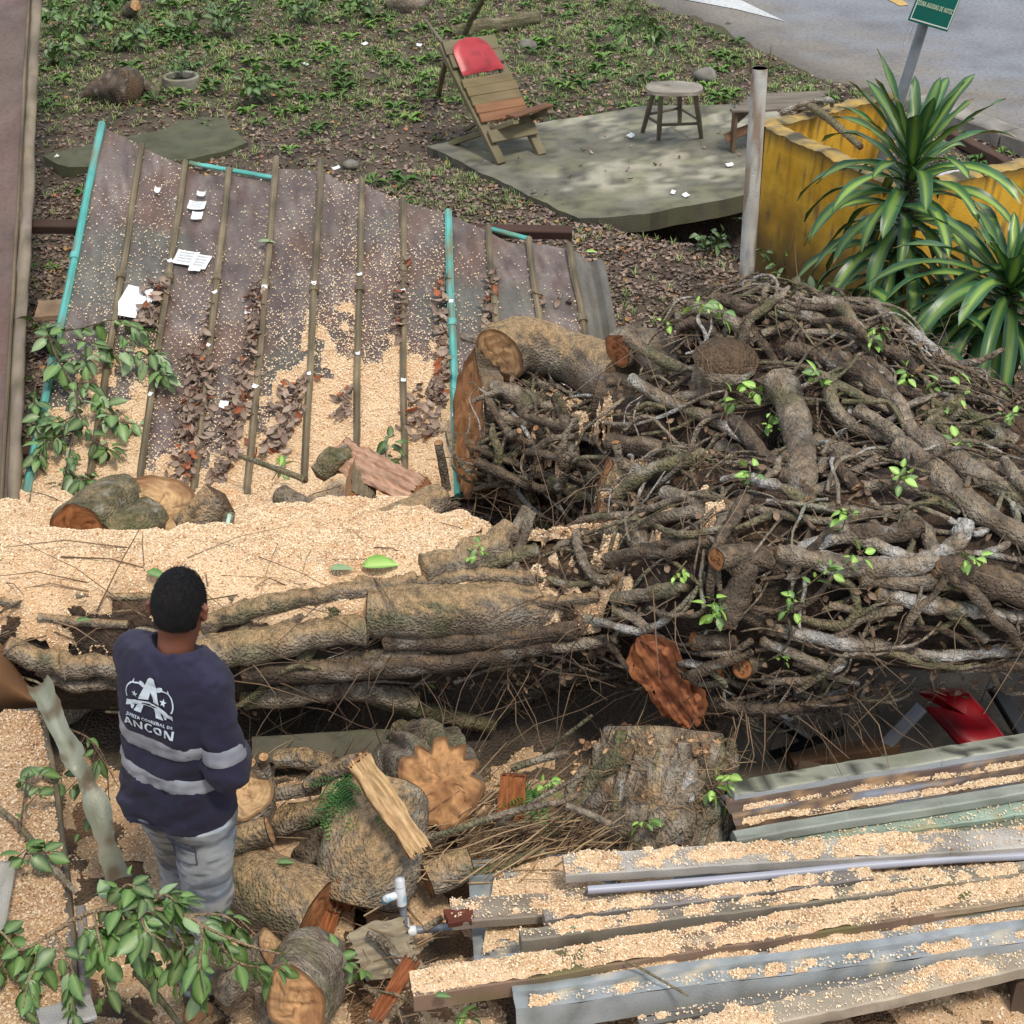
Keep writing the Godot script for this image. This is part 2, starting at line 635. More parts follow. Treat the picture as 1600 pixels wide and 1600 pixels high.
func green_leaf(len2: float, w: float, bend: float, c: Color, rib: Color) -> ArrayMesh:  # base at 0, along +x, up y
	var m := MB.new()
	for k in 6:
		var s := k / 5.0
		var hw := w * pow(sin(PI * pow(clampf(s, 0.0, 1.0), 0.8)), 0.8) if k < 5 else 0.0
		var y := -bend * s * s * len2
		m.vert(Vector3(s * len2, y + hw * 0.35, -hw), Vector3.UP, shade(c, 0.9 + 0.2 * (k % 2)))
		m.vert(Vector3(s * len2, y, 0), Vector3.UP, rib)
		m.vert(Vector3(s * len2, y + hw * 0.35, hw), Vector3.UP, c)
	for k in 5:
		var a := k * 3
		m.quad(a, a + 1, a + 4, a + 3)
		m.quad(a + 1, a + 2, a + 5, a + 4)
	m.smooth()
	return m.done(M.leaf)


func _ready() -> void:
	rng.seed = 7
	nz.seed = 4
	nz.noise_type = FastNoiseLite.TYPE_SIMPLEX_SMOOTH
	nz.frequency = 0.8
	nz.fractal_octaves = 2
	# camera, sky, sun, exposure
	var cam := Camera3D.new()
	cam.name = "camera"
	cam.fov = rad_to_deg(2.0 * atan(800.0 / FPX))
	cam.position = EYE
	cam.rotation_degrees = Vector3(-PITCH, 0, 0)
	cam.near = 0.1
	cam.far = 600.0
	cam.current = true
	add_child(cam)
	var sky_mat := ProceduralSkyMaterial.new()
	sky_mat.sky_top_color = Color(0.80, 0.85, 0.92)
	sky_mat.sky_horizon_color = Color(0.86, 0.88, 0.90)
	sky_mat.sky_curve = 0.25
	sky_mat.ground_bottom_color = Color(0.30, 0.28, 0.25)
	sky_mat.ground_horizon_color = Color(0.5, 0.5, 0.48)
	var sky := Sky.new()
	sky.sky_material = sky_mat
	var env := Environment.new()
	env.background_mode = Environment.BG_SKY
	env.sky = sky
	env.background_energy_multiplier = 1.0
	env.tonemap_mode = Environment.TONE_MAPPER_LINEAR
	env.tonemap_exposure = 1.22
	env.sdfgi_enabled = true
	env.ssao_enabled = true
	env.ssil_enabled = true
	var we := WorldEnvironment.new()
	we.environment = env
	we.name = "world_environment"
	add_child(we)
	var sun := DirectionalLight3D.new()
	sun.name = "sun"
	sun.light_energy = 0.65
	sun.light_color = Color(1.0, 0.97, 0.91)
	sun.light_angular_distance = 10.0
	sun.shadow_enabled = true
	sun.rotation_degrees = Vector3(-62, 28, 0)
	add_child(sun)
	materials()
	masses()
	# the setting
	build_ground()
	build_road()
	build_slabs()
	build_wall()
	build_roof()
	# things
	build_tree()
	build_sawdust()
	build_litter()
	build_planks()
	build_logs()
	build_sticks()
	build_person()
	build_furniture()
	build_posts()
	build_left_side()
	build_tap()
	build_under_tree()
	build_dracaenas()
	build_leafy()
	build_yard()
	finish()


# ---------- the setting ----------
func ground_h(x: float, z: float) -> float:
	var h := 0.05 * nz.get_noise_2d(x * 0.7, z * 0.7) + 0.03 * nz.get_noise_2d(x * 3.0, z * 3.0)
	h = lerpf(h, 0.0, sst(2.2, 1.2, absf(z + 11.6)) * sst(1.6, 0.8, absf(x - 0.9)))
	var d := Vector2((x - 1.5) / 0.85, (z + 10.95) / 0.6).length()
	h -= 0.62 * sst(1.15, 0.45, d)
	h += 0.10 * sst(-0.5, -3.5, x) * sst(-11.5, -14.0, z)
	return h

func green_at(x: float, z: float) -> float:               # how grassy a spot is, 0..1
	var k := 0.12
	k = maxf(k, 0.75 * sst(-12.4, -13.6, z))
	k = maxf(k, 0.7 * sst(0.75, 0.3, absf((x + 0.35) * 0.8 + (z + 11.4) * 0.6)) * sst(1.9, 1.2, absf(z + 11.3)))
	k = maxf(k, 0.85 * sst(-2.6, -3.4, x) * sst(-12.6, -13.2, z))
	k *= sst(-0.45, 0.25, nz.get_noise_2d(x * 9.0, z * 9.0) + 0.6 * nz.get_noise_2d(x * 2.3 + 9.0, z * 2.3))
	return clampf(k, 0.0, 1.0)

func road_side(z: float) -> float:                        # the road's near edge, x at this z
	var e := [[-40.0, -11.0], [-19.5, 0.3], [-17.08, 1.39], [-14.5, 2.58], [-12.22, 3.97], [-9.0, 6.4], [0.0, 13.2], [30.0, 36.0]]
	for i in e.size() - 1:
		if z <= e[i + 1][0]:
			return lerpf(e[i][1], e[i + 1][1], (z - e[i][0]) / (e[i + 1][0] - e[i][0])) + 0.05 * nz.get_noise_2d(z * 6.0, 3.0)
	return 36.0

func build_ground() -> void:
	var xs := []
	var zs := []
	var x := -7.0
	while x <= 9.0:
		xs.append(x)
		x += 0.14
	var zz := 1.0
	while zz >= -20.0:
		zs.append(zz)
		zz -= 0.14
	for k in [1.0, 3.0, 8.0, 20.0, 50.0, 120.0, 250.0]:
		xs.append(9.0 + k)
		xs.push_front(-7.0 - k)
		zs.append(-20.0 - k)
		zs.push_front(1.0 + k)
	var m := MB.new()
	for j in zs.size():
		for i in xs.size():
			var px: float = xs[i]
			var pz: float = zs[j]
			var a := nz.get_noise_2d(px * 5.0, pz * 5.0)
			var b := nz.get_noise_2d(px * 22.0 + 40.0, pz * 22.0)
			var c := mixc(S(86, 74, 64), S(138, 118, 102), 0.5 + a * 0.7 + b * 0.4)
			c = mixc(c, S(92, 104, 56), 0.75 * green_at(px, pz))
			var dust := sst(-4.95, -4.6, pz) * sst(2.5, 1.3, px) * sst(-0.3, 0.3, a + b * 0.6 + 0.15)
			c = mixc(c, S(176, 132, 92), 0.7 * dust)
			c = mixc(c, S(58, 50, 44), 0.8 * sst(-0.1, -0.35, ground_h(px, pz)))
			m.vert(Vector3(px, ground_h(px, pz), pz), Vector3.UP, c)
	var w := xs.size()
	for j in zs.size() - 1:
		for i in w - 1:
			var q := j * w + i
			m.quad(q, q + w, q + w + 1, q + 1) if zs[j + 1] > zs[j] else m.quad(q, q + 1, q + w + 1, q + w)
	m.smooth()
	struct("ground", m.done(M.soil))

func build_road() -> void:
	var m := MB.new()
	var cols := 26
	var z := -60.0
	var rows := 0
	while z <= 20.0:
		var e := road_side(z)
		for k in cols + 1:
			var off := 16.0 * pow(float(k) / cols, 1.6)
			var p := Vector3(e + off * 0.9, 0.06 - 0.10 * sst(0.12, 0.0, off), z - off * 0.45)
			var a := nz.get_noise_2d(p.x * 2.0, p.z * 2.0)
			var c := mixc(S(138, 138, 142), S(152, 153, 159), 0.5 + a)
			c = mixc(c, S(150, 136, 118), 0.8 * sst(1.5, 0.1, off + a * 0.9))
			c = mixc(c, S(120, 112, 104), 0.6 * sst(0.25, 0.0, off))
			m.vert(p, Vector3.UP, c)
		rows += 1
		z += 0.3 if z > -22.0 and z < -8.0 else 2.0
	for j in rows - 1:
		for k in cols:
			var q := j * (cols + 1) + k
			m.quad(q, q + cols + 1, q + cols + 2, q + 1)
	m.smooth()
	struct("road", m.done(M.road))
	var mark := func(called: String, px: Array, c: Color):
		var b := MB.new()
		var ps := []
		for q in px:
			ps.append(gp(q[0], q[1], 0.066))
		ps.reverse()
		if (ps[1] - ps[0]).cross(ps[2] - ps[0]).y < 0.0:
			ps.reverse()
		b.face(ps, c)
		var o := struct(called, b.done(M.road))
		o.set_meta("label", "paint on the grey road surface")
	mark.call("road_marking_white", [[1226, 33], [1150, 14], [1075, 0], [1000, -18], [1120, -18]], S(226, 226, 224))
	mark.call("road_marking_yellow", [[1374, -8], [1398, -8], [1420, 7], [1406, 9]], S(226, 182, 104))
	# kerb between the verge and the road on the right
	var kb := MB.new()
	var tim := solid(S(150, 142, 132), 0.3, 6.0)
	for k in 6:
		var z0 := -13.3 + k * 0.9
		beam(kb, Vector3(road_side(z0) + 0.02, 0.055, z0), Vector3(road_side(z0 + 0.89) + 0.02, 0.055, z0 + 0.89), 0.24, 0.14, Vector3.UP, tim, 6, 0.006, 0.012)
	struct("kerb", kb.done(M.concrete)).set_meta("label", "worn concrete kerb along the road edge")

func slab_col(p: Vector3, nm: Vector3) -> Color:
	var a := n3(p, 3.0)
	var b := n3(p, 14.0)
	var c := mixc(S(112, 108, 94), S(136, 131, 116), 0.5 + a + 0.5 * b)
	var worn := sst(-0.05, 0.22, n3(p + Vector3(3, 0, 1), 1.6) + b * 0.55) * sst(0.0, 0.5, p.x) * sst(-10.9, -11.4, p.z)
	c = mixc(c, S(190, 182, 160), worn * 0.8)
	c = mixc(c, S(112, 112, 70), 0.5 * sst(0.0, 0.35, a + b * 0.3 + 0.35 * sst(-11.6, -10.9, p.z) - 0.1))
	c = mixc(c, S(74, 70, 62), 0.7 * sst(0.2, 0.45, n3(p + Vector3(8, 1, 2), 5.0)))
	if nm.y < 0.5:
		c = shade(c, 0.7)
	return c

# a flat polygon of concrete with thickness, broken edges, subdivided
func slab(called: String, outline: Array, h: float, th: float, col: Callable, step := 0.12, ragged := 0.03) -> MeshInstance3D:
	var poly := PackedVector2Array()
	for i in outline.size():
		var a: Vector3 = outline[i]
		var b: Vector3 = outline[(i + 1) % outline.size()]
		var n := maxi(1, int(a.distance_to(b) / step))
		for k in n:
			var q := a.lerp(b, float(k) / n)
			poly.append(Vector2(q.x + n3(q, 5.0) * ragged * 2.0, q.z + n3(q + Vector3(5, 5, 5), 5.0) * ragged * 2.0))
	if Geometry2D.is_polygon_clockwise(poly):
		poly.reverse()
	var m := MB.new()
	var box := Rect2(poly[0], Vector2.ZERO)
	for p in poly:
		box = box.expand(p)
	var ni := int(box.size.x / step) + 1
	var nj := int(box.size.y / step) + 1
	for j in nj:
		for i in ni:
			var o := box.position + Vector2(i, j) * step
			var cell := PackedVector2Array([o, o + Vector2(step, 0), o + Vector2(step, step), o + Vector2(0, step)])
			for piece in Geometry2D.intersect_polygons(poly, cell):
				var idx := Geometry2D.triangulate_polygon(piece)
				var s := m.v.size()
				for p in piece:
					var q := Vector3(p.x, h, p.y)
					q.y += n3(q, 2.0) * 0.012
					m.vert(q, Vector3.UP, col.call(q, Vector3.UP))
				for k in range(0, idx.size(), 3):
					var nn := (m.v[s + idx[k + 1]] - m.v[s + idx[k]]).cross(m.v[s + idx[k + 2]] - m.v[s + idx[k]])
					if nn.y > 0.0:
						m.tri(s + idx[k], s + idx[k + 1], s + idx[k + 2])
					else:
						m.tri(s + idx[k], s + idx[k + 2], s + idx[k + 1])
	for i in poly.size():
		var a := poly[i]
		var b := poly[(i + 1) % poly.size()]
		var pa := Vector3(a.x, h, a.y)
		var pb := Vector3(b.x, h, b.y)
		pa.y += n3(pa, 2.0) * 0.012
		pb.y += n3(pb, 2.0) * 0.012
		var ps := [pa, pb, pb - Vector3.UP * th, pa - Vector3.UP * th]
		var nm: Vector3 = (ps[1] - ps[0]).cross(ps[2] - ps[0]).normalized()
		var mid := (pa + pb) * 0.5
		if Geometry2D.is_point_in_polygon(Vector2(mid.x + nm.x * 0.02, mid.z + nm.z * 0.02), poly):
			ps.reverse()
			nm = -nm
		m.face(ps, col.call(pa, nm))
	return struct(called, m.done(M.concrete))

func build_slabs() -> void:
	var px := [[668, 229], [835, 193], [1005, 165], [1140, 164], [1215, 172], [1232, 200], [1196, 292], [1165, 305], [1005, 335], [905, 341], [770, 277]]
	var ps := []
	for q in px:
		ps.append(gp(q[0], q[1], 0.05))
	slab("concrete_patio", ps, 0.05, 0.13, slab_col, 0.07, 0.010)
	var mossy := func(p: Vector3, nm: Vector3) -> Color:
		var c := mixc(slab_col(p, nm), S(96, 98, 62), 0.55)
		return shade(c, 0.8)
	ps = []
	for q in [[60, 244], [150, 222], [245, 205], [300, 178], [352, 184], [384, 222], [330, 243], [270, 252], [180, 254], [110, 262]]:
		ps.append(gp(q[0], q[1], 0.07))
	slab("concrete_path", ps, 0.07, 0.12, mossy)
	ps = []
	for q in [[1120, 1010], [1330, 985], [1700, 985], [1700, 1250], [1120, 1250]]:
		ps.append(gp(q[0], q[1], 0.045))
	var floor_col := func(p: Vector3, _nm: Vector3) -> Color:
		var c := mixc(S(112, 100, 88), S(140, 126, 110), 0.5 + n3(p, 4.0))
		c = mixc(c, S(86, 76, 66), sst(0.0, 0.5, n3(p, 1.6)))
		return mixc(c, S(190, 170, 140), 0.6 * sst(0.2, 0.4, n3(p, 55.0)))
	slab("concrete_floor", ps, 0.045, 0.1, floor_col)
	# a crack across that floor
	var m := MB.new()
	var path := [[1360, 1080], [1364, 1098], [1372, 1108], [1374, 1120], [1382, 1132], [1388, 1142]]
	for i in path.size() - 1:
		var a := gp(path[i][0], path[i][1], 0.058)
		var b := gp(path[i + 1][0], path[i + 1][1], 0.058)
		var s := (b - a).cross(Vector3.UP).normalized() * 0.003
		m.face([a - s, a + s, b + s, b - s], S(34, 30, 28))
	struct("floor_crack", m.done(M.plain))

func wall_col(p: Vector3, nm: Vector3) -> Color:
	if nm.y > 0.6:
		var k := mixc(S(150, 132, 92), S(206, 166, 82), 0.5 + n3(p, 12.0))
		return mixc(k, S(92, 84, 66), sst(0.0, 0.35, n3(p, 6.0)))
	var c := mixc(S(230, 170, 34), S(240, 186, 60), 0.5 + n3(p, 3.0))
	var streak := 0.6 * n3(Vector3(p.x, p.y * 0.05, p.z), 18.0) + 0.8 * n3(Vector3(p.x, p.y * 0.06, p.z), 52.0)
	c = mixc(c, S(132, 96, 34), 0.5 * sst(0.1, 0.6, streak) * sst(0.1, 0.9, p.y))
	c = mixc(c, S(70, 62, 44), 0.85 * sst(0.72, 0.1, p.y + 0.25 * n3(p, 4.0)))     # mould and grime, with shade painted in, darken the foot of the wall
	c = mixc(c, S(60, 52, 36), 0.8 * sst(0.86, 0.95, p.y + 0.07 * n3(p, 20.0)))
	return mixc(c, S(120, 100, 70), 0.8 * sst(0.42, 0.5, n3(p, 16.0)))

func build_wall() -> void:
	var o := thing("yellow_enclosure", "waist-high yellow painted masonry enclosure with mouldy concrete top behind the striped plants", "wall", Vector3(2.3, 0, -9.7))
	var top := 0.95
	var c := [Vector3(1.60, 0, -9.95), Vector3(2.22, 0, -8.80), Vector3(3.62, 0, -9.55), Vector3(2.55, 0, -10.62)]
	var t := 0.13
	for i in [0, 1, 3]:
		var a: Vector3 = c[i]
		var b: Vector3 = c[(i + 1) % 4]
		var d := (b - a).normalized()
		var m := MB.new()
		var n := int(a.distance_to(b) / 0.022)
		var side := d.cross(Vector3.UP).normalized()
		var a2 := a + d * t * 0.5
		var b2 := b + d * (t * 0.5 - 0.004)
		for f in 3:                                            # outer face, top, inner face
			var s := m.v.size()
			var rows := 16 if f != 1 else 3
			for k in n + 1:
				for j in rows + 1:
					var q := a2.lerp(b2, float(k) / n)
					var w := float(j) / rows
					var rag := 0.012 * n3(q, 14.0)
					var p := q
					var nm := Vector3.UP
					if f == 0:
						p += side * t * 0.5 + Vector3.UP * lerpf(-0.45, top + rag, w)
						nm = side
					elif f == 1:
						p += side * lerpf(0.5, -0.5, w) * t + Vector3.UP * (top + rag + 0.008 * sin(w * PI))
					else:
						p += -side * t * 0.5 + Vector3.UP * lerpf(top + rag, -0.45, w)
						nm = -side
					p += nm * n3(p, 8.0) * 0.006
					m.vert(p - o.position, nm, wall_col(p, nm))
			for k in n:
				for j in rows:
					var q := s + k * (rows + 1) + j
					m.quad(q, q + rows + 1, q + rows + 2, q + 1)
		var fl := (m.v[m.ix[2]] - m.v[m.ix[0]]).cross(m.v[m.ix[1]] - m.v[m.ix[0]]).dot(m.n[0]) < 0.0
		if fl:
			for k in range(0, m.ix.size(), 3):
				var q := m.ix[k + 1]
				m.ix[k + 1] = m.ix[k + 2]
				m.ix[k + 2] = q
		m.smooth()
		put("wall_side", m.done(M.paint), o)

# ---------- the collapsed roof ----------
func roof_pt(u: float, v: float, lift := 0.0) -> Vector3:     # where a sight line meets the sloping roof plane
	var d := ray(u, v)
	var t := (0.08 + lift - 0.313 * 7.0 - EYE.y) / (d.y + 0.313 * d.z)
	return EYE + d * t

const RIBS := [[160, 197, 40, 790], [222, 232, 140, 760], [290, 258, 218, 765], [358, 270, 304, 775], [432, 262, 386, 780], [502, 265, 474, 780], [566, 287, 555, 780], [630, 315, 632, 780], [700, 335, 716, 780], [762, 360, 798, 780], [825, 378, 880, 770], [888, 388, 945, 690], [945, 415, 985, 640]]
var roof_n := Vector3(0, 1, 0.313).normalized()

func rust_col(p: Vector3, _nm: Vector3) -> Color:
	var a := n3(p, 1.3)
	var b := n3(p, 7.0)
	var c := mixc(S(112, 96, 90), S(144, 126, 120), 0.5 + a * 0.8 + b * 0.35)
	c = mixc(c, S(176, 160, 146), 0.35 * sst(-0.1, 0.4, n3(p + Vector3(2, 2, 9), 13.0) + 0.4 * n3(p, 40.0)))
	c = mixc(c, S(96, 66, 50), 0.6 * sst(0.2, 0.42, n3(Vector3(p.x * 4.0, p.y, p.z * 0.8), 4.0)))
	c = mixc(c, S(128, 92, 72), 0.55 * sst(0.1, 0.45, n3(p + Vector3(4, 0, 2), 1.9) + b * 0.2))
	c = mixc(c, S(112, 116, 104), 0.6 * sst(0.1, 0.4, n3(p + Vector3(1, 7, 2), 1.1) + 0.25 * sst(-8.9, -9.7, p.z)))
	c = mixc(c, S(96, 84, 80), sst(0.2, 0.4, n3(p + Vector3(31, 7, 2), 4.0)) * 0.5)
	return shade(c, 1.0 + 0.16 * n3(p, 34.0))

func seam_col(p: Vector3, _nm: Vector3) -> Color:
	var c := mixc(S(112, 98, 76), S(160, 142, 112), 0.5 + n3(p, 6.0))
	return mixc(c, S(80, 72, 50), sst(0.0, 0.4, n3(p, 17.0)) * 0.6)

func aqua_col(p: Vector3, _nm: Vector3) -> Color:
	var c := mixc(S(88, 180, 170), S(118, 200, 190), 0.5 + n3(p, 4.0))
	c = mixc(c, S(120, 140, 90), 0.7 * sst(0.05, 0.4, n3(p, 9.0)))
	return mixc(c, S(150, 110, 70), 0.7 * sst(0.3, 0.45, n3(p, 24.0)))

func build_roof() -> void:
	var o := thing("fallen_roof_sheet", "purplish brown standing-seam roof sheet lying collapsed behind the felled trunk", "roof sheet", Vector3(-1.0, 0, -8.2))
	for i in RIBS.size() - 1:
		var A: Array = RIBS[i]
		var B: Array = RIBS[i + 1]
		var m := MB.new()
		var ni := 8
		var nj := 26
		for j in nj + 1:
			for k in ni + 1:
				var s := float(k) / ni
				var f := float(j) / nj
				var top := roof_pt(A[0], A[1]).lerp(roof_pt(B[0], B[1]), s)
				if f == 0.0 and (i in [2, 3, 5, 9]):
					top += (roof_pt(A[0], A[1]) - roof_pt(A[2], A[3])).normalized() * (-0.05 * sin(s * PI))
				var bot := roof_pt(A[2], A[3]).lerp(roof_pt(B[2], B[3]), s)
				var p := top.lerp(bot, f)
				var buckle := 0.018 * n3(p, 1.4) + 0.006 * n3(p, 5.0) + 0.012 * exp(-pow((f - 0.38 - 0.04 * sin(i * 2.0)) * 30.0, 2.0))
				p += roof_n * buckle
				if i == 11:                                       # the last panel is crumpled along folds
					p += roof_n * 0.05 * sin(s * 9.0) * s
				m.vert(p - o.position, roof_n, rust_col(p, roof_n) if i != 11 else mixc(rust_col(p, roof_n), S(118, 116, 104), 0.7))
		for j in nj:
			for k in ni:
				var q := j * (ni + 1) + k
				m.quad(q, q + ni + 1, q + ni + 2, q + 1)
		m.smooth()
		put("panel", m.done(M.sheet), o)
	for i in RIBS.size() - 1:
		var A: Array = RIBS[i]
		var a := roof_pt(A[0], A[1]) + roof_n * 0.02
		var b := roof_pt(A[2], A[3]) + roof_n * 0.02
		if i in [4, 5]:
			a += (a - b).normalized() * 0.06
		var pts := []
		for k in 7:
			var q := a.lerp(b, k / 6.0)
			pts.append(q + roof_n * 0.012 * n3(q, 2.0) + Vector3.RIGHT * 0.008 * n3(q + Vector3(3, 3, 3), 2.5) - o.position)
		var m := MB.new()
		var aqua := i == 0 or i == 8
		var org := o.position
		var colr := func(p: Vector3, nm: Vector3) -> Color: return aqua_col(p + org, nm) if aqua else seam_col(p + org, nm)
		for k in 6:
			beam(m, pts[k], pts[k + 1], 0.036 if not aqua else 0.042, 0.045, roof_n, colr, 3, 0.0, 0.012)
		var r := put("standing_seam", m.done(M.metal), o)
		if aqua:
			r.set_meta("label", "turquoise painted seam")
		# a lapped joint clip on most seams
		var jm := MB.new()
		var f := 0.40 + 0.03 * sin(i * 1.7)
		var q := a.lerp(b, f) - o.position
		beam(jm, q, q + (b - a).normalized() * 0.05, 0.05, 0.052, roof_n, colr, 2, 0.0, 0.01)
		put("joint_clip", jm.done(M.metal), r)
	# turquoise upper edges
	for e in [[2, 0.02], [3, 0.0], [9, 0.0]]:
		var A: Array = RIBS[e[0]]
		var B: Array = RIBS[e[0] + 1]
		var m := MB.new()
		var org := o.position
		var colr := func(p: Vector3, nm: Vector3) -> Color: return aqua_col(p + org, nm)
		var a := roof_pt(A[0], A[1]) + roof_n * 0.02 - o.position
		var b := roof_pt(B[0], B[1] + (20 if e[0] == 3 else 0)) + roof_n * 0.02 - o.position
		beam(m, a + (b - a) * 0.1, b, 0.03, 0.02, roof_n, colr, 6, 0.004, 0.005)
		put("edge_trim", m.done(M.metal), o)
	# battens that still hold the sheet, seen at its open left side
	var tim := timber(S(84, 58, 48), Vector3.RIGHT, 0.0, 0.5)
	for k in [[347, 0.0], [700, 0.0]]:
		var b := MB.new()
		var p := roof_pt(150, k[0]) - roof_n * 0.05
		beam(b, Vector3(-3.4, p.y + 0.02, p.z), Vector3(0.35 if k[0] < 500 else 0.2, p.y - 0.02, p.z), 0.07, 0.06, roof_n, tim, 10, 0.006)
		tag(put("roof_batten", b.done(M.timber)), "brown timber batten bridging the gap left of the fallen roof sheet, " + ("upper one" if k[0] < 500 else "lower one under leaves"), "batten", "roof battens")
	# the second sheet, left, a little higher on the same slope
	var u := thing("upper_roof_sheet", "long plain brown roof sheet with rolled edge at the left of the picture", "roof sheet", Vector3(-2.8, 0, -8.0))
	var m2 := MB.new()
	var e0 := roof_pt(66, -220, 0.1)
	var e1 := roof_pt(14, 796, 0.1)
	var ni2 := 14
	var nj2 := 40
	for j in nj2 + 1:
		for k in ni2 + 1:
			var p := e0.lerp(e1, float(j) / nj2)
			p.x -= 1.6 * k / ni2
			p += roof_n * (0.012 * n3(p, 1.2) + 0.004 * n3(p, 5.0))
			var c := mixc(rust_col(p, roof_n), S(124, 88, 76), 0.55)
			m2.vert(p - u.position, roof_n, shade(c, 0.95))
	for j in nj2:
		for k in ni2:
			var q := j * (ni2 + 1) + k
			m2.quad(q, q + 1, q + ni2 + 2, q + ni2 + 1)
	m2.smooth()
	put("panel", m2.done(M.sheet), u)
	var edge := MB.new()
	var pts2 := []
	for k in 12:
		var p := e0.lerp(e1, k / 11.0)
		pts2.append(p + Vector3.RIGHT * (0.016 + 0.008 * n3(p, 4.0)) + roof_n * 0.014 * n3(p, 3.0) - u.position)
	var org2 := u.position
	tube(edge, pts2, [0.034], 9, 5, 1, 0.25, 0.8, func(p: Vector3, nm: Vector3) -> Color: return mixc(seam_col(p + org2, nm), S(164, 146, 132), 0.35 + 0.6 * n3(p + org2, 9.0)))
	put("rolled_edge", edge.done(M.metal), u)
	var lip := MB.new()
	beam(lip, pts2[0] + Vector3(-0.055, 0.01, 0), pts2[11] + Vector3(-0.055, 0.01, 0), 0.02, 0.03, roof_n, func(p: Vector3, nm: Vector3) -> Color: return shade(seam_col(p + org2, nm), 0.75), 20, 0.004)
	put("seam", lip.done(M.metal), u)


# ---------- the felled fig ----------
const LEFT_TRUNK := [[-420, 985, 0.55, 0.33], [-150, 985, 0.55, 0.33], [60, 975, 0.55, 0.32], [330, 975, 0.55, 0.30], [560, 965, 0.55, 0.27], [800, 950, 0.55, 0.26], [985, 935, 0.6, 0.27]]
const RIGHT_TRUNK := [[985, 930, 0.62, 0.27], [1150, 925, 0.78, 0.38], [1350, 900, 0.82, 0.42], [1600, 885, 0.8, 0.42], [1950, 880, 0.75, 0.42]]
const BACK_TRUNK := [[985, 700, 0.72, 0.24], [1150, 690, 0.85, 0.33], [1330, 690, 0.95, 0.36], [1520, 765, 0.9, 0.34], [1900, 800, 0.8, 0.36]]
const TOP_MASS := [[1075, 558, 1.06, 0.18], [1200, 538, 1.16, 0.25], [1330, 585, 1.14, 0.25], [1450, 655, 1.03, 0.22], [1640, 740, 0.9, 0.2]]
const MIDDLE := [[790, 680, 0.42, 0.30], [870, 715, 0.38, 0.27], [1010, 770, 0.5, 0.28]]
const BUTTRESS := [[1010, 806, 0.8, 0.19], [1100, 812, 0.88, 0.24], [1260, 830, 0.92, 0.26]]
const FRONT_ROOTS := [[1010, 1010, 0.5, 0.14], [1120, 1040, 0.5, 0.18], [1230, 1065, 0.48, 0.11], [1310, 1075, 0.46, 0.06]]

func masses() -> void:
	for l in [LEFT_TRUNK, RIGHT_TRUNK, BACK_TRUNK, TOP_MASS, MIDDLE, BUTTRESS, FRONT_ROOTS]:
		add_chain(l)

func chain_pts(l: Array) -> Array:
	var ps := []
	var rs := []
	for q in l:
		ps.append(gp(q[0], q[1], q[2]))
		rs.append(q[3])
	return [ps, rs]

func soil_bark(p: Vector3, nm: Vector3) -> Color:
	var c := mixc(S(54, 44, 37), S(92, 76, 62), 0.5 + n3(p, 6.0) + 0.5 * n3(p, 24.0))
	return mixc(c, S(150, 112, 80), 0.4 * sst(0.6, 1.2, nm.y + n3(p, 9.0)))

